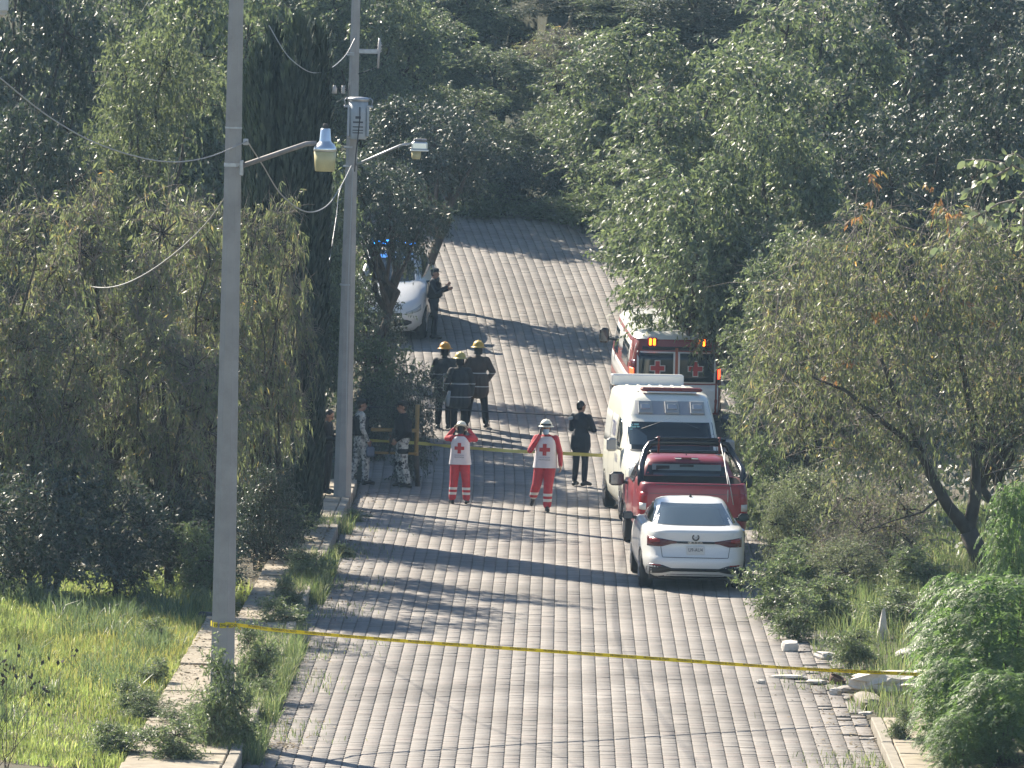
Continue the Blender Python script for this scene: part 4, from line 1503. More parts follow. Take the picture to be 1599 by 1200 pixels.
b.build('bushing', M['porcelain'], tp_root)
MB().tube([(-0.26, -0.02, zz2(160)), (-0.05, -0.06, zz2(150)), (-0.02, -0.05, zz2(120)), (x_f - 0.02, -0.05, zc - 0.3)], 0.008, 5).build('jumper_wire', M['blackwire'], tp_root)

def transformer():
    root = thing('transformer', 'grey cylindrical transformer tank strapped to the far pole', 'transformer', (tp_b.x + 0.16, D2 - 0.32, tp_g + zz2(217)))
    Hh = zz2(152) - zz2(217)
    t = MB().lathe([(0.15, 0), (0.165, 0.02), (0.175, 0.1), (0.185, Hh * 0.6), (0.185, Hh * 0.9), (0.17, Hh - 0.08)], n=20)
    tank = t.build('tank', M['graypaint'], root)
    MB().lathe([(0.17, Hh - 0.08), (0.20, Hh - 0.07), (0.215, Hh - 0.04), (0.215, Hh - 0.015), (0.18, Hh + 0.005), (0.05, Hh + 0.015)], n=20).build('lid', M['galv'], root)
    b = MB()
    b.box((0, -0.05, Hh - 0.17), (0.56, 0.08, 0.045), bev=0.008)
    b.build('hanger_bar', M['galv'], root)
    for sx in (-1, 1):
        MB().tube([(sx * 0.25, -0.05, Hh - 0.15), (sx * 0.27, -0.05, Hh - 0.05), (sx * 0.21, -0.05, Hh + 0.0)], 0.014, 6).build('lid_clamp', M['galv'], root)
    for sx in (-1, 1):
        b = MB()
        b.box((sx * 0.185, -0.02, Hh * 0.42), (0.045, 0.2, Hh * 0.7), bev=0.012)
        b.build('cooling_fin', M['graypaint'], root)
    b = MB()
    for (z, w, h) in ((0.42, 0.10, 0.05), (0.33, 0.19, 0.03), (0.24, 0.2, 0.022), (0.175, 0.2, 0.018), (0.125, 0.2, 0.018)):
        pts = []
        for k in range(9):
            a = -math.pi / 2 + (k / 8 - 0.5) * w / 0.175
            pts.append([(0.186 * math.cos(a), 0.186 * math.sin(a), z - h / 2), (0.186 * math.cos(a), 0.186 * math.sin(a), z + h / 2)])
        b.grid(pts)
    b.build('marking', M['darkmark'], tank)
    MB().tube([(0.03, -0.2, Hh - 0.18), (0.035, -0.2, Hh * 0.5), (0.0, -0.2, 0.0), (-0.03, -0.12, -0.3), (-0.05, 0.02, -0.62)], 0.012, 6).build('cable', M['blackwire'], root)
transformer()

def lamp_far():
    z0 = zz2(257)
    base = Vector((tp_b.x + r2(z0), D2 - 0.05, tp_g + z0))
    root = thing('street_lamp', 'small box shaped street lamp on a thin arm of the transformer pole', 'street lamp', base)
    L = lambda x, y: P(x, y, D2 - 0.05) - base
    MB().tube([(-0.04, 0, -0.03), L(626, 227), L(642, 225)], [0.024, 0.022, 0.022], 8).build('arm', M['galv'], root)
    c = L(655, 232)
    b = MB()
    b.box(c + Vector((0, 0, 0.05)), (0.31, 0.24, 0.17), bev=0.035)
    b.box(c + Vector((0, 0, -0.04)), (0.36, 0.28, 0.03), bev=0.01)
    h = b.build('housing', M['alu'], root)
    b = MB().box(c + Vector((0.01, 0, 0.16)), (0.26, 0.2, 0.05), bev=0.02)
    b.build('cover', M['rust'], h)
    MB().lathe([(0.07, -0.21), (0.085, -0.19), (0.095, -0.055)], c + Vector((-0.06, 0, 0)), 16).build('lens', M['lens'], root)
lamp_far()

# lamp whose corner shows at the top left of the frame
def lamp_corner():
    D = 80.0
    c = P(-14, 8, D)
    root = thing('street_lamp', 'pale corner of a lamp housing cut by the top left frame corner', 'street lamp', (c.x, D, c.z))
    s = 1 / sc_at(D)
    MB().box((0, 0, 0.12), (52 * s, 0.3, 0.42), bev=0.03).build('housing', M['plate'], root)
    MB().lathe([(0.05, -22 * s), (0.16, -17 * s), (0.19, -12 * s)], n=16).build('lens', M['rubblewhite'], root)
    MB().tube([(0, 0, 0.3), (-0.7, 0, 0.35), (-1.3, 0, 0.0)], 0.035, 8).build('arm', M['galv'], root)
    g = ground_z(c.x - 1.35, D)
    MB().tube([(-1.35, 0, g - c.z - 0.3), (-1.35, 0, 1.2)], [0.17, 0.12], 8, smooth=False).build('pole', M['pole'], root)
lamp_corner()


# cables
def cable(pts, r_, label, mt='wire', name='overhead_cable'):
    """pts: (x, y, D) way points, joined by a smooth curve"""
    Q = [P(*p) for p in pts]
    out = []
    for i in range(len(Q) - 1):
        p0, p1, p2, p3 = Q[max(i - 1, 0)], Q[i], Q[i + 1], Q[min(i + 2, len(Q) - 1)]
        for k in range(8):
            t = k / 8
            out.append(0.5 * ((2 * p1) + (p2 - p0) * t + (2 * p0 - 5 * p1 + 4 * p2 - p3) * t * t + (3 * p1 - p0 - 3 * p2 + p3) * t ** 3))
    out.append(Q[-1])
    o = out[0].copy()
    ob = MB().tube([p - o for p in out], r_, 6).build(name, M[mt], loc=o)
    return tag(ob, label, 'cable', 'overhead cables')


DB = D1 - 0.05
cable([(-60, 70, 84), (0, 122, 85), (80, 185, 86), (160, 228, 86.5), (250, 252, 87.5), (320, 247, 88), (386, 221, DB)], 0.009, 'long sagging pale cable from the left frame edge to the bracket on the near pole')
cable([(386, 221, DB), (410, 258, 93), (440, 305, 101), (478, 331, 110), (510, 322, 117), (533, 290, 124), (549, 258, D2)], 0.010, 'sagging cable between the near pole and the transformer pole across the cypress')
cable([(374, 258, DB - 0.15), (345, 318, 90), (300, 372, 94), (240, 420, 98), (190, 445, 104), (150, 449, 109), (108, 437, 113), (70, 425, 119)], 0.009, 'drooping wire from the near pole down into the trees on the left')
cable([(558, 52, D2), (540, 86, D2 - 1), (515, 108, D2 - 5), (490, 114, D2 - 8.5), (468, 104, D2 - 9.5), (445, 82, D2 - 9.5), (420, 40, D2 - 9.5)], 0.009, 'short looping wire from the top of the transformer pole towards the cypress tips')
cable([(545, 268, D2), (530, 300, 128.5), (525, 340, 128), (512, 420, 126), (500, 470, 125), (470, 510, 123)], 0.008, 'slack wire hanging from the transformer pole to the bushes on its left')
cable([(551, 262, D2 - 0.2), (548, 340, D2 - 0.2), (544, 440, D2 - 0.2), (541, 600, D2 - 0.2), (540, 700, D2 - 0.2)], 0.010, 'thin wire running down the shaft of the transformer pole')


# barrier tape
def tape_strip(pts, w, mt, name, label, cat='tape', tilt=0.0, twist=0.0):
    o = pts[0].copy()
    mb = MB()
    front, back = [], []
    n = len(pts)
    for i, p in enumerate(pts):
        t = i / (n - 1)
        a = tilt + twist * math.sin(t * 23.0) * math.sin(t * 7)
        up = Vector((0, -math.sin(a), math.cos(a))) * (w / 2)
        q = p - o
        front.append([q - up, q + up])
        back.append([q - up + Vector((0, 0.002, 0)), q + up + Vector((0, 0.002, 0))])
    mb.grid(front, flip=False, smooth=True)
    mb.grid(back, flip=True, smooth=True)
    ob = mb.build(name, mt, loc=o)
    return tag(ob, label, cat), o


def curve_pts(pts, n):
    Q = [P(*p) for p in pts]
    out = []
    m_ = len(Q) - 1
    for k in range(n + 1):
        f = k / n * m_
        i = min(int(f), m_ - 1)
        t = f - i
        p0, p1, p2, p3 = Q[max(i - 1, 0)], Q[i], Q[i + 1], Q[min(i + 2, m_)]
        out.append(0.5 * ((2 * p1) + (p2 - p0) * t + (2 * p0 - 5 * p1 + 4 * p2 - p3) * t * t + (3 * p1 - p0 - 3 * p2 + p3) * t ** 3))
    return out


tp = curve_pts([(352, 974, 88.2), (400, 980, 88.6), (440, 985, 89.0), (640, 1002, 90.0), (840, 1016, 91.0), (1040, 1030, 92.0), (1240, 1044, 93.0), (1400, 1052, 94), (1500, 1057, 94.5)], 200)
near_tape, t0 = tape_strip(tp, 0.050, M['tape'], 'barrier_tape', 'yellow PROHIBIDO EL PASO tape across the road nearest the camera', tilt=0.25, twist=0.25)
# lettering along the tape
acc = [0.0]
for i in range(1, len(tp)):
    acc.append(acc[-1] + (tp[i] - tp[i - 1]).length)
def along(s_):
    i = max(0, min(len(acc) - 2, int(np.searchsorted(acc, s_)) - 1))
    t = (s_ - acc[i]) / max(1e-9, acc[i + 1] - acc[i])
    return tp[i].lerp(tp[i + 1], t), (tp[i + 1] - tp[i]).normalized()
pos = 0.40
while pos < acc[-1] - 0.5:
    c, d = along(pos + 0.2)
    a = 0.25
    upv = Vector((0, -math.sin(a), math.cos(a)))
    off = d.cross(upv).normalized()
    if off.y > 0: off = -off
    M4 = basis(c - t0 + Vector((0, -0.012, 0.006)), d, upv)
    text_on('PROHIBIDO EL PASO', 0.045, M['tapeink'], near_tape, M4, width=0.40)
    pos += 0.53
# loop of the same tape round the pole
loop = []
zt = zat(974, 346, D1)
rr_ = pole_r(1.6) * 1.045 + 0.004
mb = MB()
ringp = []
for k in range(33):
    a = 2 * math.pi * k / 32
    # follows the eight flat sides
    q = math.pi / 4
    am = (a % q) - q / 2
    rad = rr_ * math.cos(q / 2) / math.cos(am) + 0.003
    ringp.append([(rad * math.cos(a), rad * math.sin(a), -0.035 + 0.01 * math.sin(a)), (rad * math.cos(a), rad * math.sin(a), 0.035 + 0.01 * math.sin(a))])
mb.grid(ringp, flip=True)
lp = mb.build('tape_loop', M['tape'], near_tape, Vector((np_b.x, D1, zt)) - t0)
lp['label'] = 'tape wrapped round the near pole'
text_on('PROHIBIDO', 0.062, M['tapeink'], near_tape, basis(Vector((np_b.x + 0.035, D1 - rr_ - 0.006, zt - 0.01)) - t0, (1, 0, 0), (0, 0, 1)), width=0.30)
MB().tube([Vector((np_b.x + 0.16, D1 - 0.1, zt)) - t0, Vector((np_b.x + 0.2, D1 - 0.13, zt - 0.03)) - t0, Vector((np_b.x + 0.235, D1 - 0.12, zt - 0.06)) - t0], 0.012, 5).build('tape_knot', M['tape'], near_tape)

DT = 130.0
tp2 = curve_pts([(575, 688, 135.2), (648, 692, 134.9), (700, 697, 134.5), (790, 704, 133.6), (870, 708, 132.8), (948, 712, 132.0)], 80)
M['tape2'] = mat('faded yellow tape', (0.62, 0.56, 0.16), 0.4)
tape_strip(tp2, 0.07, M['tape2'], 'barrier_tape', 'pale yellow tape stretched behind the two paramedics to the white van', tilt=0.3, twist=0.9)
cable([(560, 636, 139), (640, 637, 139), (720, 641, 138.5), (800, 645, 138.3), (880, 649, 138), (952, 654, 137.5)], 0.014, 'thin dark cord stretched across the road behind the firefighters', 'blackwire', 'cord')

# wooden barricade by the soldiers
def barricade():
    D = 134.9
    b0 = P(652, 760, D)
    gz = road_z(D)
    root = thing('barricade', 'makeshift yellowed wooden barricade with an upright post by the soldiers', 'barricade', (b0.x, D, gz))
    L = lambda x, y: P(x, y, D) - Vector((b0.x, D, gz))
    MB().tube([(0.0, 0, 0.0), L(650, 705), L(652, 632)], [0.04, 0.045, 0.045], 8).build('post', M['wood'], root)
    MB().tube([(0.0, -0.005, 0.0), L(650, 712) + Vector((0, -0.005, 0))], [0.05, 0.055], 8).build('post_painted_shade', M['bark'], root)  # dark sleeve: shade on the lower post, put into the colour
    q = L(570, 670)
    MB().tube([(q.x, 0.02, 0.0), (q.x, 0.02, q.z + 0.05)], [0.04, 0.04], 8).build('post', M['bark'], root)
    for y in (671, 707):
        a, c = L(566, y), L(652, y + 1)
        MB().box((a + c) / 2 + Vector((0, -0.05, 0)), ((c - a).length, 0.035, 0.07 if y < 700 else 0.05), bev=0.006).build('rail', M['wood'], root)
barricade()


# ------------------------------------------------------------------ vehicles
class Hull:
    """body skin lofted from plan outlines; levels: (z, half width, y at the near end, y at the far end, squareness)"""

    def __init__(self, levels, N=64, zwarp=None):
        self.lv, self.N, self.zw = levels, N, zwarp

    def par(self, z):
        L = self.lv
        if z <= L[0][0]: return L[0]
        if z >= L[-1][0]: return L[-1]
        for a, b in zip(L, L[1:]):
            if a[0] <= z <= b[0]:
                t = (z - a[0]) / max(1e-9, b[0] - a[0])
                return tuple(a[k] + (b[k] - a[k]) * t for k in range(5))

    def ring(self, lev):
        z, w, y0, y1, n = lev
        out = []
        for k in range(self.N):
            a = 2 * math.pi * k / self.N
            c, s = math.cos(a), math.sin(a)
            x = w * math.copysign(abs(c) ** (2 / n), c)
            y = (y0 + y1) / 2 + (y1 - y0) / 2 * math.copysign(abs(s) ** (2 / n), s)
            out.append(Vector((x, y, z + (self.zw(y, z) if self.zw else 0))))
        return out

    def skin(self, mb, mi=0, cap=True, capbot=True):
        n = self.N
        vs, fs = [], []
        for lev in self.lv:
            vs += self.ring(lev)
        for i in range(len(self.lv) - 1):
            for k in range(n):
                fs.append((i * n + k, i * n + (k + 1) % n, (i + 1) * n + (k + 1) % n, (i + 1) * n + k))
        mb.add(vs, fs, mi, True)
        e = len(self.lv) - 1
        if cap: mb.add(vs[e * n:], [tuple(range(n))], mi, False)
        if capbot: mb.add(vs[:n], [tuple(range(n - 1, -1, -1))], mi, False)
        return mb

    def near(self, x, z, off=0.0):
        _, w, y0, y1, n = self.par(z)
        k = max(0.0, 1 - abs(x / w) ** n) ** (1 / n)
        y = (y0 + y1) / 2 - (y1 - y0) / 2 * k
        return Vector((x, y - off, z + (self.zw(y, z) if self.zw else 0)))

    def side(self, y, z, s, off=0.0):
        _, w, y0, y1, n = self.par(z)
        k = max(0.0, 1 - abs((y - (y0 + y1) / 2) / ((y1 - y0) / 2)) ** n) ** (1 / n)
        return Vector((s * (w * k + off), y, z + (self.zw(y, z) if self.zw else 0)))


def pl(pts):
    """piecewise linear function"""
    xs, ys = [p[0] for p in pts], [p[1] for p in pts]
    return lambda x: float(np.interp(x, xs, ys))


def near_patch(h, x0, x1, lo, hi, off=0.006, nx=14, nz=4, mb=None, mi=0, depth=0.02):
    mb = mb or MB()
    rows = []
    for i in range(nx + 1):
        x = x0 + (x1 - x0) * i / nx
        a, b = lo(x) if callable(lo) else lo, hi(x) if callable(hi) else hi
        rows.append([h.near(x, a, -depth)] + [h.near(x, a + (b - a) * j / nz, off) for j in range(nz + 1)] + [h.near(x, b, -depth)])
    mb.grid(rows, mi)
    for r in (rows[0], rows[-1]):
        c = [p + Vector((0, depth, 0)) for p in r]
        mb.grid([r, c] if r is rows[-1] else [c, r], mi)
    return mb


def side_patch(h, y0, y1, lo, hi, s, off=0.006, ny=10, nz=4, mb=None, mi=0, depth=0.02):
    mb = mb or MB()
    rows = []
    for i in range(ny + 1):
        y = y0 + (y1 - y0) * i / ny
        a, b = lo(y) if callable(lo) else lo, hi(y) if callable(hi) else hi
        rows.append([h.side(y, a, s, -depth)] + [h.side(y, a + (b - a) * j / nz, s, off) for j in range(nz + 1)] + [h.side(y, b, s, -depth)])
    mb.grid(rows, mi, flip=(s > 0) is False)
    return mb


def wheel(root, x, y, r_, w, s):
    o = MB().lathe([(r_ * 0.62, -w / 2), (r_ * 0.93, -w / 2), (r_, -w / 2 + 0.03), (r_, w / 2 - 0.03), (r_ * 0.93, w / 2), (r_ * 0.62, w / 2)], n=24, rot=Matrix.Rotation(math.pi / 2, 3, 'Y')).build('wheel', M['tyre'], root, (x, y, r_))
    b = MB()
    b.lathe([(0.03, 0), (r_ * 0.6, 0.004), (r_ * 0.62, 0.02)], n=20, rot=Matrix.Rotation(-s * math.pi / 2, 3, 'Y') if False else Matrix.Rotation(s * math.pi / 2, 3, 'Y'), c=(s * (w / 2 - 0.03), 0, 0))
    for k in range(5):
        a = k * 2 * math.pi / 5
        b.box((s * (w / 2 + 0.002), math.sin(a) * r_ * 0.33, math.cos(a) * r_ * 0.33), (0.03, 0.06, r_ * 0.56), rot=Matrix.Rotation(-a, 3, 'X'))
    b.build('rim', M['rim'], o)
    return o


def arch(root, h, y, r_, s, name='wheel_arch'):
    mb = MB()
    pts = []
    for k in range(17):
        a = math.pi * k / 16
        row = []
        for q in (0.0, 1.0):
            yy, z = y + math.cos(a) * r_ * q, max(h.lv[0][0] + 0.001, (r_ - 0.05) * 0.95 + math.sin(a) * r_ * q)
            row.append(h.side(yy, z, s, 0.004))
        pts.append(row)
    mb.grid(pts, flip=s > 0)
    return mb.build(name, M['black'], root)


def mirror(root, p, s, size=(0.2, 0.1, 0.15), mt='black', arm=0.12, glass=-1):
    b = MB()
    b.box((0, 0, 0), size, bev=min(size) * 0.32)
    b.tube([(-s * size[0] * 0.4, 0, -size[2] * 0.2), (-s * (size[0] * 0.5 + arm), 0.02, -size[2] * 0.35)], 0.028, 8)
    o = b.build('side_mirror', M[mt], root, p)
    MB().box((0, glass * (size[1] / 2 + 0.002), 0), (size[0] * 0.8, 0.006, size[2] * 0.76), bev=0.002).build('mirror_glass', M['glasslight'], o)
    return o


def place(px, py, D, yaw):
    p = P(px, py, D)
    z = road_z(D)
    sl = road_z(D + 0.5) - road_z(D - 0.5)
    return p.x, D, z, yaw, math.atan(sl)


def vehicle(name, label, cat, px, py, D, yaw_deg, tilt=True):
    x, y, z, yw, sl = place(px, py, D, R(yaw_deg))
    root = thing(name, label, cat, (x, y, z), yw)
    if D > 140:      # parked on the slope
        root.rotation_euler[0] = math.atan((road_z(D + 4) - road_z(D)) / 4)
    return root


# ---- white sedan, seen from behind
def sedan():
    root = vehicle('sedan', 'white sedan parked last in the row, nearest the camera', 'car', 1085, 915, 112.7, 2.0)
    zw = lambda y, z: -0.24 * max(0.0, (y - 3.3) / 1.4) * max(0.0, min(1.0, (z - 0.55) / 0.45)) if y > 3.3 else 0.0
    h = Hull([(0.20, 0.78, .28, 4.42, 5), (0.26, 0.85, .12, 4.58, 5), (0.40, 0.89, .01, 4.68, 5), (0.50, 0.90, .0, 4.70, 5), (0.575, 0.90, .02, 4.70, 5), (0.60, 0.90, .05, 4.70, 5),
              (0.75, 0.90, .07, 4.68, 5), (0.90, 0.885, .075, 4.63, 5), (0.98, 0.865, .05, 4.58, 5), (1.02, 0.84, .06, 4.5, 5), (1.045, 0.80, .16, 4.2, 4.5), (1.06, 0.765, .45, 3.62, 4),
              (1.08, 0.75, .52, 3.56, 3.8), (1.20, 0.70, .80, 3.20, 3.6), (1.33, 0.63, 1.12, 2.82, 3.4), (1.41, 0.57, 1.36, 2.5, 3.3), (1.445, 0.50, 1.52, 2.3, 3.2), (1.47, 0.36, 1.75, 2.1, 3.0)], 72, zw)
    body = h.skin(MB()).build('body', M['white'], root)
    # rear window, side windows
    w = MB()
    rows = []
    for i in range(17):
        u = -1 + 2 * i / 16
        rows.append([h.near(u * (0.685 - 0.17 * j / 10), 1.085 + 0.31 * j / 10, 0.013) for j in range(11)])
    w.grid(rows)
    g = w.build('rear_window', M['glasslight'], root)
    w = MB()
    rows = []
    for i in range(17):
        u = -1 + 2 * i / 16
        rows.append([h.near(u * 0.69, 1.074, 0.004), h.near(u * 0.685, 1.09, 0.006)])
    w.grid(rows)
    w.build('window_trim', M['seam'], g)
    for s in (-1, 1):
        w = MB()
        side_patch(h, 0.98, 1.95, lambda y: 1.085, pl([(0.98, 1.10), (1.35, 1.30), (1.95, 1.39)]), s, 0.004, mb=w)
        side_patch(h, 2.0, 3.3, lambda y: 1.085, pl([(2.0, 1.39), (2.5, 1.37), (3.3, 1.10)]), s, 0.004, mb=w)
        w.build('side_window', M['glass'], root)
    # lamps and trim on the boot
    for s in (-1, 1):
        ax = lambda x: abs(x)
        lo = lambda x: pl([(0.32, 0.806), (0.40, 0.80), (0.56, 0.752), (0.80, 0.742)])(abs(x))
        hi = lambda x: pl([(0.32, 0.842), (0.45, 0.862), (0.56, 0.878), (0.80, 0.905)])(abs(x))
        t = near_patch(h, s * 0.32, s * 0.80, lo, hi, 0.008, 16, 4) if s > 0 else near_patch(h, -0.80, -0.32, lo, hi, 0.008, 16, 4)
        lamp = t.build('tail_lamp', M['taildark'], root)
        lo2 = lambda x: pl([(0.57, 0.83), (0.72, 0.81), (0.78, 0.80)])(abs(x))
        hi2 = lambda x: pl([(0.57, 0.868), (0.72, 0.885), (0.78, 0.89)])(abs(x))
        t = near_patch(h, s * 0.60, s * 0.765, lo2, hi2, 0.012, 6, 2) if s > 0 else near_patch(h, -0.765, -0.60, lo2, hi2, 0.012, 6, 2)
        t.build('lamp_segment', M['tail'], lamp)
    near_patch(h, -0.32, 0.32, lambda x: 0.806, lambda x: 0.842, 0.008, 8, 2).build('lamp_bar', M['gloss'], root)
    tm = text_on('JETTA', 0.05, M['chrome'], root, basis(h.near(0, 0.824, 0.012), (1, 0, 0), (0, 0, 1)), width=0.26)
    c = h.near(0.0, 0.915, 0.012)
    b = MB()
    ring = []
    for k in range(25):
        a = 2 * math.pi * k / 24
        ring.append([c + Vector((math.cos(a) * q, 0.0, math.sin(a) * q)) for q in (0.042, 0.062)])
    b.grid(ring)
    bd = b.build('badge_ring', M['gloss'], root)
    b = MB()
    for (pts) in (((-0.042, 0.022), (0, -0.0), (0.042, 0.022)), ((-0.03, -0.005), (-0.012, -0.042), (0, -0.012), (0.012, -0.042), (0.03, -0.005))):
        b.tube([c + Vector((x, -0.002, z)) for x, z in pts], 0.0035, 5)
    b.build('badge_letters', M['chrome'], bd)
    b = MB().box(h.near(0, 0.70, 0.012) , (0.31, 0.012, 0.14), bev=0.004)
    pt = b.build('number_plate', M['plate'], root)
    text_on('U9-AU4', 0.085, M['darkmark'], pt, basis(h.near(0, 0.70, 0.022), (1, 0, 0), (0, 0, 1)), width=0.24)
    # boot lid gap
    near_patch(h, -0.55, 0.55, lambda x: 0.568, lambda x: 0.578, 0.004, 10, 1).build('lid_gap', M['seam'], root)
    for s in (-1, 1):
        b = MB()
        b.grid([[h.near(s * (0.55 + 0.03 * t + q), 0.575 + 0.18 * t, 0.004) for t in (0, .33, .66, 1)] for q in (0, 0.009)], flip=s < 0)
        b.build('lid_gap', M['seam'], root)
    # bumper: dark band with pale trim below
    lo = lambda x: pl([(0, 0.335), (0.40, 0.335), (0.55, 0.30), (0.76, 0.275), (0.80, 0.29)])(abs(x))
    hi = lambda x: pl([(0, 0.392), (0.40, 0.392), (0.55, 0.44), (0.76, 0.445), (0.80, 0.44)])(abs(x))
    near_patch(h, -0.80, 0.80, lo, hi, 0.006, 32, 3).build('bumper_grille', M['black'], root)
    near_patch(h, -0.70, 0.70, lambda x: 0.205, lambda x: pl([(0, 0.285), (0.42, 0.285), (0.56, 0.245), (0.70, 0.21)])(abs(x)), 0.006, 24, 2).build('diffuser', M['black'], root)
    for s in (-1, 1):
        a, b_ = (0.58, 0.76) if s > 0 else (-0.76, -0.58)
        near_patch(h, a, b_, lambda x: 0.428, lambda x: 0.448, 0.010, 4, 1).build('reflector', M['tail'], root)
    # wheels
    for s in (-1, 1):
        for y in (0.95, 3.62):
            wheel(root, s * 0.785, y, 0.325, 0.215, s)
            arch(root, h, y, 0.37, s)
        m_ = mirror(root, (s * 1.0, 3.0, 1.04), s, (0.19, 0.11, 0.14), 'gloss')
        side_patch(h, 1.9, 1.92, lambda y: 0.30, lambda y: 1.03, s, 0.003, 1, 4).build('door_gap', M['seam'], root)
        side_patch(h, 2.95, 2.97, lambda y: 0.30, lambda y: 1.03, s, 0.003, 1, 4).build('door_gap', M['seam'], root)
    # roof fin
    MB().add and None
    f = MB()
    f.add([(-0.03, 1.72, 1.455), (0.03, 1.72, 1.455), (0.02, 1.90, 1.468), (-0.02, 1.90, 1.468), (0, 1.72, 1.53)], [(0, 1, 4), (1, 2, 4), (2, 3, 4), (3, 0, 4)])
    f.build('roof_antenna', M['gloss'], root)
    MB().box((0, 2.3, 0.24), (1.5, 3.8, 0.12)).build('underbody', M['black'], root)
sedan()


# ---- red pickup with a black roll bar
def pickup():
    root = vehicle('pickup_truck', 'dark red pickup truck with a black roll bar, between the sedan and the white van', 'pickup truck', 1081, 880, 118.4, 2.4)
    bed = Hull([(0.50, 0.90, .10, 1.9, 9), (0.62, 0.96, .02, 1.92, 9), (0.85, 0.985, .0, 1.92, 9), (1.05, 0.985, .0, 1.92, 9), (1.30, 0.965, .02, 1.92, 9), (1.385, 0.945, .03, 1.92, 9),
                (1.41, 0.92, .05, 1.92, 9), (1.41, 0.86, .10, 1.88, 9)], 72)
    mb = bed.skin(MB(), cap=False)
    # inside walls and floor of the bed
    top, bot = bed.ring(bed.lv[-1]), bed.ring((0.92, 0.86, .10, 1.88, 9))
    n = len(top)
    mb.add(top + bot, [(k, (k + 1) % n, n + (k + 1) % n, n + k) for k in range(n)] + [tuple(range(n, 2 * n))], 1, False)
    mb.build('bed', [M['red'], M['black']], root)
    cab = Hull([(0.48, 0.90, 1.93, 4.2, 9), (0.62, 0.97, 1.93, 4.2, 9), (1.05, 0.985, 1.93, 4.2, 9), (1.16, 0.965, 1.93, 4.18, 8), (1.22, 0.94, 1.94, 4.1, 7),
                (1.45, 0.86, 2.02, 3.75, 6.5), (1.62, 0.78, 2.10, 3.45, 6), (1.70, 0.70, 2.2, 3.28, 5), (1.735, 0.58, 2.35, 3.1, 4)], 72)
    cab.skin(MB()).build('cab', M['red'], root)
    hood = Hull([(0.50, 0.90, 4.0, 5.35, 7), (0.75, 0.97, 4.0, 5.45, 7), (1.05, 0.96, 4.0, 5.42, 7), (1.14, 0.92, 4.02, 5.3, 6), (1.17, 0.8, 4.1, 5.1, 5)], 48)
    hood.skin(MB()).build('hood', M['red'], root)
    # opaque rear window; light from the windscreen is painted on as a pale patch
    rows = []
    for i in range(17):
        u = -1 + 2 * i / 16
        rows.append([cab.near(u * (0.80 - 0.13 * j / 5), 1.26 + 0.37 * j / 5, 0.006) for j in range(6)])
    win = MB().grid(rows).build('rear_window', M['glass'], root)
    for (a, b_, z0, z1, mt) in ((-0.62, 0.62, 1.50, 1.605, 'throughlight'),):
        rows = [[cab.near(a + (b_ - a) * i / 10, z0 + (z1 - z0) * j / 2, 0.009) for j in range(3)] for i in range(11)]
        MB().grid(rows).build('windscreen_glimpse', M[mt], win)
    rows = [[cab.near(-0.60 + 1.2 * i / 8, 1.33 + 0.12 * j / 2, 0.009) for j in range(3)] for i in range(9)]
    MB().grid(rows).build('seat_glimpse', M['glasslight'], win)
    MB().box(cab.near(-0.43, 1.535, 0.012), (0.24, 0.01, 0.09), bev=0.004).build('headrest', M['black'], win)
    MB().box(cab.near(0.0, 1.575, 0.012), (0.25, 0.01, 0.05), bev=0.003).build('rearview_mirror', M['black'], win)
    b = MB()
    b.box((0, 2.20, 1.705), (0.42, 0.04, 0.035), bev=0.01)
    lamp = b.build('brake_lamp', M['tail'], root)
    for s in (-1, 1):
        MB().box((s * 0.15, 2.178, 1.702), (0.12, 0.02, 0.03), bev=0.006).build('cargo_lamp', M['chrome'], lamp)
    for s in (-1, 1):
        side_patch(cab, 2.25, 3.05, lambda y: 1.24, lambda y: 1.58, s, 0.005).build('side_window', M['glass'], root)
        side_patch(cab, 3.12, 3.75, lambda y: 1.24, pl([(3.12, 1.58), (3.75, 1.30)]), s, 0.005).build('side_window', M['glass'], root)
        # tail lamps: tall, wrapping round the corner
        a, b_ = (0.82, 0.975) if s > 0 else (-0.975, -0.82)
        lamp = near_patch(bed, a, b_, lambda x: 0.78, lambda x: 1.24, 0.010, 6, 6).build('tail_lamp', M['tail'], root)
        near_patch(bed, a + 0.02, b_ - 0.02, lambda x: 0.93, lambda x: 1.05, 0.014, 4, 2).build('reverse_lamp', M['plate'], lamp)
        m_ = mirror(root, (s * 1.17, 3.55, 1.22), s, (0.27, 0.14, 0.25), 'black', 0.14)
        for y in (0.95, 4.45):
            wheel(root, s * 0.84, y, 0.38, 0.25, s)
            arch(root, bed if y < 2 else hood, y, 0.44, s)
    near_patch(bed, -0.80, 0.80, lambda x: 1.375, lambda x: 1.388, 0.004, 10, 1).build('tailgate_edge', M['seam'], root)
    near_patch(bed, -0.79, 0.79, lambda x: 1.22, lambda x: 1.228, 0.004, 10, 1).build('tailgate_crease', M['seam'], root)
    MB().box((0, 0.004, 1.12), (0.26, 0.03, 0.09), bev=0.01).build('tailgate_handle', M['black'], root)
    b = MB().box((0, -0.03, 0.56), (1.82, 0.16, 0.17), bev=0.04)
    b.build('rear_bumper', M['chrome'], root)
    MB().box((0, -0.015, 0.76), (0.31, 0.02, 0.14), bev=0.004).build('number_plate', M['plate'], root)
    MB().box((0, 2.7, 0.52), (1.6, 4.8, 0.16)).build('underbody', M['black'], root)
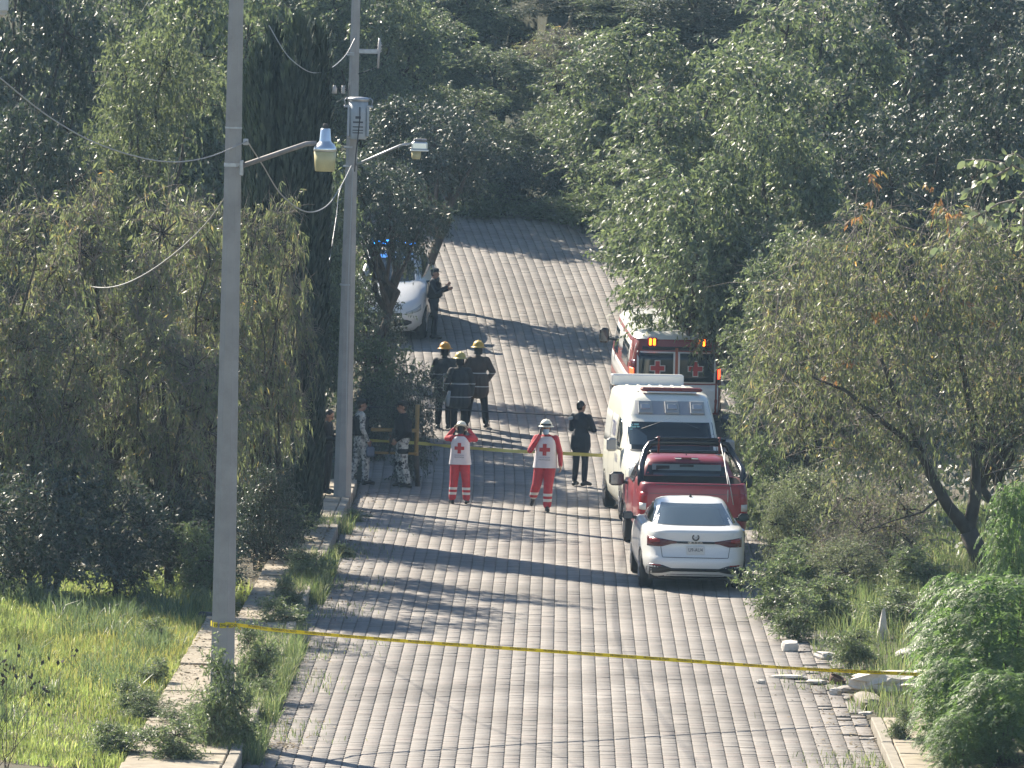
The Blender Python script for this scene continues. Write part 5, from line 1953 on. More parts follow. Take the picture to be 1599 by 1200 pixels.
    # roll bar: two hoops leaning forward, joined by thin rails
    def hoop(y0, y1, w0, w1, z1, rr):
        pts = [(-w0, y0, 1.36), (-w0 + 0.02, y0 + (y1 - y0) * 0.35, 1.36 + (z1 - 1.36) * 0.4), (-w1 - 0.02, y1 - 0.05, z1 - 0.16), (-w1 + 0.07, y1, z1 - 0.03), (-w1 + 0.2, y1, z1), (0, y1, z1 + 0.01)]
        pts += [(-p[0], p[1], p[2]) for p in pts[-2::-1]]
        return MB().tube(pts, rr, 10)
    bar = hoop(0.35, 1.70, 0.92, 0.76, 2.02, 0.062)
    rb = bar.build('roll_bar', M['gloss'], root)
    MB().tube([(-0.62, 1.66, 2.08), (-0.5, 1.66, 2.10), (0.5, 1.66, 2.10), (0.66, 1.66, 2.07)], 0.022, 8).build('top_rail', M['gloss'], rb)
    MB().tube([(-0.74, 1.72, 1.80), (-0.66, 1.72, 1.86), (0.66, 1.72, 1.86), (0.76, 1.72, 1.80)], 0.025, 8).build('lower_rail', M['gloss'], rb)
    b = MB().box((0, 2.0, 1.83), (1.35, 0.12, 0.05), bev=0.02)
    b.build('light_bar', M['ambred'], rb)
    for x in (-0.54, 0.55):
        MB().tube([(x, 1.66, 1.82), (x, 1.66, 2.06), (x, 1.66, 2.13)], [0.022, 0.022, 0.03], 8).build('upright', M['ambred'], rb)
    # two pale cords hanging from the bar down to the tailgate
    MB().tube([(0.56, 1.62, 2.05), (0.60, 1.0, 1.75), (0.60, 0.06, 1.42), (0.60, -0.03, 1.1)], 0.009, 5).build('cord', M['wire'], root)
    MB().tube([(0.64, 1.62, 1.95), (0.61, 1.0, 1.72), (0.63, 0.05, 1.43), (0.70, -0.03, 1.05)], 0.009, 5).build('cord', M['wire'], root)
    # whip aerial on the roof
    MB().tube([(0.02, 2.55, 1.72), (0.02, 2.52, 1.82)], 0.012, 6).build('roof_antenna', M['gloss'], root)
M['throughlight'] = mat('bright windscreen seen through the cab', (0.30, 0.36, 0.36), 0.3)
pickup()


# ---- white van ambulance, facing the camera
def van():
    root = vehicle('ambulance_van', 'cream white van ambulance facing the camera, with a red roof light bar', 'ambulance', 1055, 808, 127.0, 4.6)
    h = Hull([(0.25, 0.86, .16, 5.2, 8), (0.36, 0.94, .05, 5.25, 8), (0.55, 0.975, .0, 5.3, 8), (0.88, 0.985, .01, 5.3, 8), (1.02, 0.985, .05, 5.3, 8), (1.10, 0.98, .14, 5.3, 8), (1.18, 0.975, .34, 5.3, 8), (1.28, 0.97, .66, 5.3, 8), (1.34, 0.96, .78, 5.3, 8),
              (1.62, 0.93, 1.08, 5.28, 8), (1.88, 0.90, 1.36, 5.26, 8), (1.94, 0.89, 1.44, 5.25, 8), (1.97, 0.885, 1.46, 5.25, 8), (2.26, 0.84, 1.74, 5.22, 7), (2.33, 0.80, 1.86, 5.2, 6), (2.37, 0.70, 2.0, 5.1, 5)], 80)
    h.skin(MB()).build('body', M['cream'], root)
    # windscreen with the swept arc of the wiper
    rows = []
    for i in range(21):
        u = -1 + 2 * i / 20
        rows.append([h.near(u * (0.86 - 0.05 * j / 6), 1.36 + 0.50 * j / 6, 0.006) for j in range(7)])
    ws = MB().grid(rows).build('windscreen', M['glass'], root)
    rows = []
    for i in range(21):
        u = -1 + 2 * i / 20
        rows.append([h.near(u * 0.87, 1.325, 0.004), h.near(u * 0.87, 1.365, 0.009)])
    MB().grid(rows).build('windscreen_seal', M['seam'], ws)
    rows = []
    for k in range(9):
        x = -0.82 + 0.34 * k / 8
        rows.append([h.near(x, 1.40 + 0.38 * min(1, (0.82 - abs(x + 0.82) * 0) / 1) * j / 4 * (1 - 0.5 * (k / 8) ** 2) + 0.05, 0.010) for j in range(5)])
    MB().grid(rows).build('dusty_glass', M['glasslight'], ws)
    for (x, z, wd, hh) in ((-0.74, 1.80, 0.06, 0.03), (-0.66, 1.81, 0.09, 0.04), (-0.70, 1.765, 0.16, 0.035), (-0.75, 1.72, 0.07, 0.025), (-0.63, 1.77, 0.05, 0.03)):
        MB().box(h.near(x, z, 0.012), (wd, 0.004, hh), rot=Matrix.Rotation(-0.75, 3, 'X')).build('sticker', M['sticker'], ws)
    # cap above the windscreen with three square lamps
    rows = []
    for i in range(13):
        u = -1 + 2 * i / 12
        rows.append([h.near(u * (0.80 - 0.04 * j / 3), 1.99 + 0.25 * j / 3, 0.008) for j in range(4)])
    cap = MB().grid(rows).build('front_cap', M['vangrey'], root)
    for x in (-0.47, 0.04, 0.53):
        c = h.near(x, 2.12, 0.03)
        rot = Matrix.Rotation(-0.72, 3, 'X')
        lp = MB().box(c, (0.27, 0.05, 0.30), rot=rot, bev=0.012).build('lamp_frame', M['vanlamp'], cap)
        MB().box(c + rot @ Vector((0, -0.03, 0)), (0.18, 0.03, 0.13), rot=rot, bev=0.012).build('lamp_lens', M['headlamp'], lp)
    # red roof bar
    MB().box((0.07, 2.05, 2.44), (1.18, 0.24, 0.075), bev=0.025).build('light_bar', M['ambred'], root)
    MB().box((0.07, 2.0, 2.395), (0.95, 0.2, 0.03), bev=0.01).build('light_bar_base', M['white'], root)
    # raised box at the rear of the roof, ribs along the roof
    MB().box((-0.12, 4.85, 2.46), (1.42, 0.32, 0.22), bev=0.02).build('roof_box', M['white'], root)
    for i, x in enumerate((-0.55, -0.33, -0.11, 0.11, 0.33, 0.55)):
        MB().box((x, 3.4, 2.378), (0.05, 2.4, 0.02), bev=0.006).build('roof_rib', M['cream'], root)
    # headlamps, grille, bumper
    for s in (-1, 1):
        a, b_ = (0.48, 0.94) if s > 0 else (-0.94, -0.48)
        hl = near_patch(h, a, b_, lambda x: pl([(0.48, 0.86), (0.75, 0.80), (0.94, 0.84)])(abs(x)), lambda x: pl([(0.48, 0.96), (0.75, 1.06), (0.94, 1.12)])(abs(x)), 0.010, 8, 4).build('headlamp', M['headlamp'], root)
        q = (0.56, 0.70) if s > 0 else (-0.70, -0.56)
        near_patch(h, *q, lambda x: 0.875, lambda x: 0.98, 0.016, 4, 3).build('lamp_bulb', M['gloss'], hl)
        a, b_ = (0.62, 0.84) if s > 0 else (-0.84, -0.62)
        near_patch(h, a, b_, lambda x: 0.40, lambda x: 0.66, 0.008, 5, 3).build('air_intake', M['black'], root)
        for y in (0.95, 4.2):
            wheel(root, s * 0.87, y, 0.35, 0.22, s)
            arch(root, h, y, 0.41, s)
        # side glass, door seams
        side_patch(h, 1.45, 2.15, pl([(1.45, 1.36), (2.15, 1.30)]), pl([(1.45, 1.62), (1.75, 1.86), (2.15, 1.90)]), s, 0.004).build('side_window', M['glass'], root)
        side_patch(h, 2.35, 3.4, lambda y: 1.32, lambda y: 1.90, s, 0.004).build('side_panel_glass', M['vanglass'], root)
        side_patch(h, 3.5, 4.9, lambda y: 1.32, lambda y: 1.90, s, 0.004).build('side_panel_glass', M['vanglass'], root)
        for y in (1.2, 2.25, 3.45):
            side_patch(h, y, y + 0.02, lambda y: 0.45, lambda y: 1.95, s, 0.003, 1, 5).build('door_gap', M['seam'], root)
        mirror(root, (s * 1.13, 1.25, 1.42), s, (0.2, 0.12, 0.26), 'vanlamp', 0.08, 1)
    near_patch(h, -0.46, 0.46, lambda x: 0.80, lambda x: 0.97, 0.008, 10, 3).build('grille', M['black'], root)
    near_patch(h, -0.58, 0.58, lambda x: 0.36, lambda x: 0.60, 0.006, 10, 3).build('bumper_grille', M['black'], root)
    near_patch(h, -0.9, 0.9, lambda x: 1.125, lambda x: 1.133, 0.004, 14, 1).build('hood_gap', M['seam'], root)
    MB().box((0, -0.015, 0.70), (0.31, 0.012, 0.14), bev=0.004).build('number_plate', M['plate'], root)
    # unit number on the near side
    up = (h.side(2.6, 1.85, -1) - h.side(2.6, 1.35, -1)).normalized()
    c = h.side(2.85, 1.62, -1, 0.012)
    text_on('706', 0.42, M['bluegray'], root, basis(c, (0, -1, 0), up), width=0.72)
    text_on('016', 0.24, M['bluegray'], root, basis(h.side(1.85, 1.12, -1, 0.012), (0, -1, 0), (0, 0, 1)), width=0.4)
    MB().box((0, 2.6, 0.27), (1.7, 4.6, 0.14)).build('underbody', M['black'], root)
M['vangrey'] = mat('grey cap plastic', (0.36, 0.37, 0.38), 0.5)
M['vanlamp'] = mat('pale grey lamp frame', (0.40, 0.40, 0.38), 0.5)
M['vanglass'] = mat('frosted white side glass', (0.60, 0.61, 0.58), 0.25)
van()


# ---- red and white ambulance, rear doors to the camera
def ambulance():
    root = vehicle('ambulance', 'red and white ambulance with lit rear lamps, parked farthest up the road', 'ambulance', 1053, 690, 144.9, 3.6)
    root.scale = (1.03, 1.0, 1.05)
    h = Hull([(0.34, 0.92, .12, 5.4, 9), (0.45, 0.985, .03, 5.5, 9), (0.8, 1.01, .0, 5.55, 9), (1.15, 1.01, .01, 5.55, 9), (1.75, 0.96, .07, 5.0, 9), (2.02, 0.92, .12, 4.75, 8), (2.13, 0.86, .18, 4.6, 7), (2.17, 0.75, .3, 4.4, 6)], 72)
    h.skin(MB()).build('body', M['ambred'], root)
    # white roof skin and white upper sides
    top = Hull([(2.05, 0.925, .10, 4.75, 8), (2.14, 0.87, .17, 4.62, 7), (2.19, 0.74, .32, 4.4, 6)], 72)
    top.skin(MB(), capbot=False).build('roof', M['white'], root)
    for x in (-0.6, -0.36, -0.12, 0.12, 0.36, 0.6):
        MB().box((x, 2.4, 2.195), (0.06, 3.6, 0.02), bev=0.006).build('roof_rib', M['white'], root)
    for s in (-1, 1):
        side_patch(h, 0.25, 5.0, lambda y: 1.52, lambda y: 1.95, s, 0.004, 14, 4).build('white_side', M['white'], root)
        side_patch(h, 0.25, 5.2, lambda y: 0.95, lambda y: 1.28, s, 0.004, 14, 3).build('white_side', M['white'], root)
        side_patch(h, 0.7, 2.2, lambda y: 1.40, lambda y: 1.85, s, 0.008, 8, 3).build('side_window', M['glass'], root)
        side_patch(h, 3.3, 4.3, lambda y: 1.35, lambda y: 1.85, s, 0.008, 8, 3).build('side_window', M['glass'], root)
        # rear doors
        a, b_ = (0.035, 0.90) if s > 0 else (-0.90, -0.035)
        d = near_patch(h, a, b_, lambda x: 0.55, lambda x: 1.13, 0.012, 8, 4).build('rear_door', M['white'], root)
        a2, b2 = (0.06, 0.80) if s > 0 else (-0.80, -0.06)
        fr = near_patch(h, a2 - 0.03, b2 + 0.03, lambda x: 1.16, lambda x: 1.80, 0.008, 8, 4).build('window_frame', M['white'], d)
        near_patch(h, a2 + 0.01, b2 - 0.01, lambda x: 1.19, lambda x: 1.77, 0.014, 8, 4).build('window', M['glass'], d)
        cx = s * 0.40
        cr = MB()
        for (q, mt, o_) in ((0.165, 1, 0.018), (0.145, 0, 0.022)):
            t = 0.062 if mt == 1 else 0.046
            for (x0, x1, z0, z1) in ((-t, t, -q, q), (-q, -t, -t, t), (t, q, -t, t)):
                rows = [[h.near(cx + x0 + (x1 - x0) * i / 2, 1.46 + z0 + (z1 - z0) * j / 2, o_) for j in range(3)] for i in range(3)]
                cr.grid(rows, mt)
        cr.build('cross_emblem', [M['cross'], M['plate']], d)
        # tall lamp pillars with the lit lamps
        a, b_ = (0.86, 0.985) if s > 0 else (-0.985, -0.86)
        lm = near_patch(h, a, b_, lambda x: 1.16, lambda x: 1.60, 0.010, 5, 5).build('tail_lamp', M['taildark'], root)
        near_patch(h, a + 0.025, b_ - 0.025, lambda x: 1.24, lambda x: 1.44, 0.016, 3, 3).build('lit_lamp', M['lit_red'], lm)
        c = h.near(s * 0.52, 2.0, 0.03)
        hb = MB().box(c, (0.21, 0.06, 0.17), bev=0.02).build('roof_lamp', M['tail'], root)
        for k in (-1, 1):
            MB().box(c + Vector((k * 0.042, -0.035, 0)), (0.05, 0.03, 0.14), bev=0.012).build('lit_lamp', M['lit_amber'], hb)
        mirror(root, (s * 1.22, 4.3, 1.62), s, (0.2, 0.12, 0.32), 'black', 0.26)
        for y in (0.95, 4.6):
            wheel(root, s * 0.9, y, 0.37, 0.24, s)
            arch(root, h, y, 0.44, s)
    near_patch(h, -0.030, 0.030, lambda x: 0.55, lambda x: 1.88, 0.010, 2, 6).build('door_post', M['orange'], root)
    near_patch(h, -0.84, 0.84, lambda x: 1.83, lambda x: 1.90, 0.008, 12, 2).build('header_rail', M['black'], root)
    MB().box((0, -0.06, 0.45), (1.8, 0.22, 0.14), bev=0.03).build('rear_step', M['black'], root)
    MB().box((0, 2.7, 0.42), (1.7, 4.8, 0.16)).build('underbody', M['black'], root)
M['orange'] = mat('orange red door post', (0.42, 0.11, 0.05), 0.5)
ambulance()


# ---- police car behind the leaves
def police():
    root = vehicle('police_car', 'white police car with a lit blue light bar, half hidden by the dark tree', 'police car', 597, 522, 158.0, -4.0)
    root.scale = (1.1, 1.05, 1.2)
    zw = lambda y, z: -0.20 * max(0.0, (1.3 - y) / 1.3) * max(0.0, min(1.0, (z - 0.5) / 0.4)) if y < 1.3 else 0.0
    h = Hull([(0.22, 0.80, .22, 4.3, 4.5), (0.34, 0.88, .04, 4.5, 4.5), (0.55, 0.90, .0, 4.55, 4.5), (0.75, 0.90, .04, 4.55, 4.5), (0.90, 0.88, .14, 4.5, 4.5), (0.98, 0.84, .3, 4.45, 4.5), (1.03, 0.78, 1.05, 4.3, 4), (1.06, 0.75, 1.18, 4.25, 4),
              (1.22, 0.70, 1.62, 4.0, 3.6), (1.38, 0.62, 2.05, 3.7, 3.4), (1.46, 0.52, 2.3, 3.5, 3.2), (1.49, 0.38, 2.5, 3.3, 3)], 64, zw)
    h.skin(MB()).build('body', M['white'], root)
    rows = []
    for i in range(15):
        u = -1 + 2 * i / 14
        rows.append([h.near(u * (0.66 - 0.12 * j / 5), 1.075 + 0.32 * j / 5, 0.006) for j in range(6)])
    MB().grid(rows).build('windscreen', M['glass'], root)
    for s in (-1, 1):
        a, b_ = (0.50, 0.84) if s > 0 else (-0.84, -0.50)
        near_patch(h, a, b_, lambda x: pl([(0.5, 0.66), (0.84, 0.70)])(abs(x)), lambda x: pl([(0.5, 0.74), (0.84, 0.86)])(abs(x)), 0.010, 6, 3).build('headlamp', M['headlamp'], root)
        side_patch(h, 1.75, 3.6, lambda y: 1.07, pl([(1.75, 1.15), (2.2, 1.38), (3.2, 1.38), (3.6, 1.15)]), s, 0.005).build('side_window', M['glass'], root)
        for y in (0.85, 3.5):
            wheel(root, s * 0.78, y, 0.33, 0.2, s)
            arch(root, h, y, 0.38, s)
        mirror(root, (s * 1.0, 1.6, 1.05), s, (0.18, 0.1, 0.13), 'gloss', 0.1, 1)
    near_patch(h, -0.42, 0.42, lambda x: 0.62, lambda x: 0.72, 0.008, 8, 2).build('grille', M['black'], root)
    near_patch(h, -0.5, 0.62, lambda x: pl([(0, 0.34), (0.5, 0.36), (0.62, 0.40)])(abs(x)), lambda x: pl([(0, 0.50), (0.5, 0.49), (0.62, 0.44)])(abs(x)), 0.008, 12, 3).build('bumper_grille', M['black'], root)
    b = MB().box((0, 2.55, 1.60), (1.15, 0.26, 0.05), bev=0.015)
    lb = b.build('light_bar', M['black'], root)
    MB().box((0.0, 2.52, 1.655), (1.0, 0.26, 0.06), bev=0.025).build('lit_lamp', M['lit_blue'], lb)
    MB().box((0, 2.3, 0.25), (1.5, 3.8, 0.1)).build('underbody', M['black'], root)
police()


# ------------------------------------------------------------------ people
def cap_geo(p0, p1, r0, r1, sx=1.0, n=10):
    """tapered capsule as a closed surface"""
    p0, p1 = Vector(p0), Vector(p1)
    d = p1 - p0
    L = d.length
    d, u, w = frame(d if L > 1e-6 else (0, 0, 1))
    prof = []
    for k in range(4):
        a = -math.pi / 2 + (k + 0.35) * (math.pi / 2) / 4
        prof.append((r0 * math.cos(a), r0 * math.sin(a)))
    prof.append((r0, 0))
    prof.append((r1, L))
    for k in range(4):
        a = (k + 0.65) * (math.pi / 2) / 4
        prof.append((r1 * math.cos(a), L + r1 * math.sin(a)))
    vs, fs = [], []
    for r_, z in prof:
        for k in range(n):
            a = 2 * math.pi * k / n
            vs.append(p0 + d * z + (u * math.cos(a) + w * math.sin(a)) * r_)
    m_ = len(prof)
    for i in range(m_ - 1):
        for k in range(n):
            fs.append((i * n + k, i * n + (k + 1) % n, (i + 1) * n + (k + 1) % n, (i + 1) * n + k))
    fs.append(tuple(range(n - 1, -1, -1)))
    fs.append(tuple(range((m_ - 1) * n, m_ * n)))
    return vs, fs


def ell_geo(c, r, rot=None, n=12, m_=9):
    vs, fs = [], []
    M3 = rot if rot is not None else Matrix.Identity(3)
    for i in range(m_):
        a = -math.pi / 2 + math.pi * (i + 0.3) / (m_ - 0.4)
        for k in range(n):
            b = 2 * math.pi * k / n
            vs.append(M3 @ Vector((r[0] * math.cos(a) * math.cos(b), r[1] * math.cos(a) * math.sin(b), r[2] * math.sin(a))) + Vector(c))
    for i in range(m_ - 1):
        for k in range(n):
            fs.append((i * n + k, i * n + (k + 1) % n, (i + 1) * n + (k + 1) % n, (i + 1) * n + k))
    fs.append(tuple(range(n - 1, -1, -1)))
    fs.append(tuple(range((m_ - 1) * n, m_ * n)))
    return vs, fs


class Body:
    """one continuous figure: limbs and trunk are merged into a single surface, then coloured by the nearest limb"""

    def __init__(self):
        self.mb = MB()
        self.prims = []     # (kind, data, material)

    def cap(self, p0, p1, r0, r1, mt):
        self.mb.add(*cap_geo(p0, p1, r0, r1))
        self.prims.append(('c', Vector(p0), Vector(p1), r0, r1, mt))

    def chain(self, pts, rs, mt):
        for i in range(len(pts) - 1):
            self.cap(pts[i], pts[i + 1], rs[i], rs[i + 1], mt)

    def ell(self, c, r, mt, rot=None):
        self.mb.add(*ell_geo(c, r, rot))
        self.prims.append(('e', Vector(c), rot, r, None, mt))

    def build(self, name, order, stripes=(), voxel=0.0105):
        me = self.mb.mesh('raw', [])
        ob = bpy.data.objects.new('raw', me)
        COL.objects.link(ob)
        md = ob.modifiers.new('merge', 'REMESH')
        md.mode = 'VOXEL'
        md.voxel_size = voxel
        sm = ob.modifiers.new('soft', 'SMOOTH')
        sm.factor = 0.5
        sm.iterations = 2
        dg = bpy.context.evaluated_depsgraph_get()
        out = bpy.data.meshes.new_from_object(ob.evaluated_get(dg))
        COL.objects.unlink(ob)
        bpy.data.objects.remove(ob)
        out.name = name
        n = len(out.polygons)
        C = np.zeros(n * 3, dtype=np.float32)
        out.polygons.foreach_get('center', C)
        C = C.reshape(-1, 3)
        best = np.full(n, 1e9)
        idx = np.zeros(n, dtype=np.int32)
        for p in self.prims:
            if p[0] == 'c':
                a, b = np.array(p[1]), np.array(p[2])
                ab = b - a
                t = np.clip(((C - a) @ ab) / max(1e-9, ab @ ab), 0, 1)
                dd = np.linalg.norm(C - a - t[:, None] * ab, axis=1) - (p[3] + (p[4] - p[3]) * t)
            else:
                q = C - np.array(p[1])
                if p[2] is not None:
                    q = q @ np.array(p[2])
                r_ = np.array(p[3])
                k = np.linalg.norm(q / r_, axis=1)
                dd = (k - 1) * r_.min()
            mi = order.index(p[5])
            sel = dd < best
            best[sel] = dd[sel]
            idx[sel] = mi
        for (on, z0, z1, mt) in stripes:
            sel = np.isin(idx, [order.index(o_) for o_ in on if o_ in order]) & (C[:, 2] > z0) & (C[:, 2] < z1)
            idx[sel] = order.index(mt)
        out.materials.clear()
        for k in order:
            out.materials.append(M[k])
        out.polygons.foreach_set('material_index', idx)
        out.polygons.foreach_set('use_smooth', np.ones(n, dtype=bool))
        out.update()
        return out


def hand(B, wrist, d, nrm_, thumb, mt, curl=0.6, s=1.0):
    """palm, four bent fingers of unequal length and a thumb from the side of the palm"""
    d, nv = Vector(d).normalized(), Vector(nrm_).normalized()
    side = d.cross(nv).normalized() * thumb
    nv = side.cross(d).normalized() * thumb if side.length else nv
    wrist = Vector(wrist)
    palm = wrist + d * 0.055
    for k in (-0.026, 0.0, 0.026):
        B.cap(wrist + side * k * 0.6, wrist + d * 0.085 + side * k, 0.017, 0.016, mt)
    for k, L in ((-0.032, 0.062), (-0.011, 0.075), (0.011, 0.08), (0.032, 0.072)):
        a = wrist + d * 0.09 + side * k
        b = a + (d * math.cos(curl * 0.5) + nv * math.sin(curl * 0.5)) * L * 0.55
        c = b + (d * math.cos(curl * 1.3) + nv * math.sin(curl * 1.3)) * L * 0.5
        B.cap(a, b, 0.0105, 0.0100, mt)
        B.cap(b, c, 0.0100, 0.0085, mt)
    a = wrist + d * 0.03 + side * 0.03
    b = a + (d * 0.6 + side * 0.75 + nv * 0.2).normalized() * 0.04
    c = b + (d * 0.9 + side * 0.2 + nv * 0.35).normalized() * 0.032
    B.cap(a, b, 0.013, 0.0115, mt)
    B.cap(b, c, 0.0115, 0.0095, mt)


DEF = dict(head=(0, -0.02, 1.625), neck=(0, 0.01, 1.47), chest=(0, 0, 1.30), belly=(0, 0, 1.09), pelvis=(0, 0, 0.96),
           shR=(-0.185, 0.01, 1.42), shL=(0.185, 0.01, 1.42), elR=(-0.245, 0.03, 1.14), elL=(0.245, 0.03, 1.14), wrR=(-0.25, -0.06, 0.90), wrL=(0.25, -0.06, 0.90),
           hipR=(-0.092, 0, 0.93), hipL=(0.092, 0, 0.93), knR=(-0.105, -0.02, 0.51), knL=(0.105, -0.02, 0.51), anR=(-0.115, 0.02, 0.095), anL=(0.115, 0.02, 0.095),
           toeR=(-0.14, -0.15, 0.045), toeL=(0.14, -0.15, 0.045))


def figure(name, label, px, py, D, rz, height, pose, top, legs, boots='bootblack', sleeve=None, glove='skin', bulk=0.0, coat=0.0, hair='hair', hairlen=0.0, headyaw=0.0, headpitch=0.0, stripes=(), extra=None, handR=None, handL=None, legb=0.0, z=None, bare=False, face=True, group=None, gz=None):
    J = {k: Vector(v) for k, v in DEF.items()}
    for k, v in pose.items():
        J[k] = Vector(v)
    sleeve = sleeve or top
    B = Body()
    b = bulk
    # trunk
    B.ell(J['chest'], (0.175 + b, 0.118 + b, 0.20), top)
    B.ell(J['belly'], (0.155 + b, 0.112 + b, 0.18), top)
    B.ell(J['pelvis'], (0.172 + b, 0.125 + b, 0.125), top if coat else legs)
    for s_ in 'RL':
        B.cap((J['shR'] + J['shL']) / 2 + Vector((0, 0, 0.015)), J['sh' + s_] + Vector((0, 0, -0.02)), 0.078 + b * 0.4, 0.058 + b * 0.6, top)
    B.cap(J['chest'] + Vector((0, 0.01, 0.12)), J['neck'] + Vector((0, 0, 0.02)), 0.075, 0.058, top)
    if coat:
        for sx in (-1, 0, 1):
            B.cap(J['pelvis'] + Vector((sx * 0.07, 0, 0.05)), J['pelvis'] + Vector((sx * 0.085, 0, -coat)), 0.125 + b, 0.125 + b, top)
    # neck and head
    hd_ = J['head']
    rot = Matrix.Rotation(headyaw, 3, 'Z') @ Matrix.Rotation(headpitch, 3, 'X')
    B.cap(J['neck'], hd_ + rot @ Vector((0, 0.02, -0.06)), 0.056, 0.052, 'skin')
    B.ell(hd_ + rot @ Vector((0, 0.012, 0.025)), (0.075, 0.093, 0.098), 'skin', rot)
    B.ell(hd_ + rot @ Vector((0, -0.025, -0.055)), (0.056, 0.062, 0.062), 'skin', rot)
    B.cap(hd_ + rot @ Vector((0, -0.085, 0.01)), hd_ + rot @ Vector((0, -0.103, -0.025)), 0.011, 0.015, 'skin')
    for s in (-1, 1):
        B.ell(hd_ + rot @ Vector((s * 0.076, 0.015, -0.005)), (0.012, 0.022, 0.034), 'skin', rot)
        B.ell(hd_ + rot @ Vector((s * 0.030, -0.081, 0.012)), (0.014, 0.010, 0.009), 'hair', rot)
        B.ell(hd_ + rot @ Vector((s * 0.030, -0.083, 0.034)), (0.020, 0.010, 0.006), 'hair', rot)
    B.ell(hd_ + rot @ Vector((0, -0.082, -0.058)), (0.024, 0.010, 0.008), 'lip', rot)
    if hair:
        B.ell(hd_ + rot @ Vector((0, 0.026, 0.042)), (0.081, 0.092, 0.092), hair, rot)
        B.ell(hd_ + rot @ Vector((0, 0.050, -0.005 - hairlen * 0.5)), (0.072, 0.062, 0.075 + hairlen), hair, rot)
    # arms
    for s in 'RL':
        sh, el, wr = J['sh' + s], J['el' + s], J['wr' + s]
        B.chain([sh, sh.lerp(el, 0.5), el], [0.062 + b * 0.7, 0.054 + b * 0.6, 0.047 + b * 0.5], sleeve)
        if bare:
            m2 = el.lerp(wr, 0.05)
            B.chain([el, el.lerp(wr, 0.35), wr], [0.043, 0.040, 0.028], 'skin')
        else:
            B.chain([el, el.lerp(wr, 0.35), wr], [0.046 + b * 0.5, 0.044 + b * 0.4, 0.034 + b * 0.4], sleeve)
        dv = (wr - el).normalized()
        hh = handR if s == 'R' else handL
        inward = Vector((1 if s == 'R' else -1, 0, 0))
        if hh is None:
            hand(B, wr, dv + Vector((0, 0, -0.1)), inward, 1 if s == 'R' else -1, glove, 0.7)
        else:
            hand(B, wr, hh[0], hh[1], 1 if s == 'R' else -1, glove, hh[2])
    # legs
    lb = b * 0.35 + legb
    for s in 'RL':
        hp, kn, an, toe = J['hip' + s], J['kn' + s], J['an' + s], J['toe' + s]
        B.chain([hp, hp.lerp(kn, 0.45), kn], [0.098 + lb, 0.083 + lb, 0.064 + lb], legs)
        B.chain([kn, kn.lerp(an, 0.35), an.lerp(kn, 0.12)], [0.062 + lb, 0.063 + lb, 0.052 + lb], legs)
        B.chain([an.lerp(kn, 0.22), an], [0.047, 0.046], boots)
        heel = an + (an - toe).normalized() * 0.05
        heel.z = an.z - 0.05 if abs(toe.z - 0.045) < 0.02 else heel.z
        B.chain([heel, an.lerp(toe, 0.4) + Vector((0, 0, -0.005)), toe], [0.042, 0.046, 0.038], boots)
    order = []
    for p in B.prims:
        if p[5] not in order: order.append(p[5])
    for s_ in stripes:
        if s_[3] not in order: order.append(s_[3])
    me = B.build('person', order, stripes)
    if gz is None:
        D = G(px, py).y
    p = P(px, py, D)
    base = gz if gz is not None else road_z(D)
    o = link('person', me)
    o.location = (p.x, D, base + 0.002)
    o.rotation_euler = (0, 0, rz)
    k = height / 1.745
    o.scale = (k, k, k)
    tag(o, label, 'person', group)
    o['pose_joints'] = 0
    del o['pose_joints']
    return o, J, rot


M['lip'] = mat('lips', (0.22, 0.09, 0.07), 0.5)


def helmet(parent, hd_, rot, mt, kind, name='helmet'):
    """brimmed rescue helmet"""
    b = MB()
    M4 = rot
    def T(p): return hd_ + M4 @ (Vector(p) * 1.1)
    prof = [(0.118, 0.0), (0.114, 0.03), (0.10, 0.07), (0.075, 0.10), (0.04, 0.118), (0.012, 0.123)]
    c = T((0, 0.012, 0.035))
    prof = [(a * 1.1, z * 1.1) for a, z in prof]
    b.lathe(prof, c, 20, rot=M4, sx=0.93, sy=1.1)
    brim = [(0.112, 0.004), (0.150, -0.010), (0.152, -0.004), (0.112, 0.016)]
    brim = [(a * 1.13, z * 1.1) for a, z in brim]
    b.lathe(brim, c, 20, rot=M4, sx=0.92, sy=1.12)
    # ridge over the crown
    pts = []
    for k in range(9):
        a = math.pi * (0.08 + 0.84 * k / 8)
        pts.append(T((0, 0.012 - math.cos(a) * 0.118, 0.035 + math.sin(a) * 0.124)))
    b.tube(pts, 0.012, 6)
    for s in (-1, 1):
        pts = [T((s * 0.05, 0.012 - math.cos(math.pi * (0.12 + 0.76 * k / 8)) * 0.105, 0.035 + math.sin(math.pi * (0.12 + 0.76 * k / 8)) * 0.112)) for k in range(9)]
        b.tube(pts, 0.008, 5)
    o = b.build(name, M[mt], parent)
    if kind == 'rescue':
        v = MB()
        rows = []
        for i in range(11):
            a = -math.pi / 2 + (i / 10 - 0.5) * 2.0
            rows.append([T((0.115 * math.cos(a) * 0.95, 0.012 + 0.128 * math.sin(a) * 1.02, z)) for z in (0.045, 0.085)])
        v.grid(rows)
        v.build('goggles', M['gloss'], o)
    MB().tube([T((-0.078, 0.0, 0.03)), T((-0.07, -0.03, -0.05)), T((0, -0.06, -0.115)), T((0.07, -0.03, -0.05)), T((0.078, 0.0, 0.03))], 0.007, 5).build('chin_strap', M['black'], o)
    return o


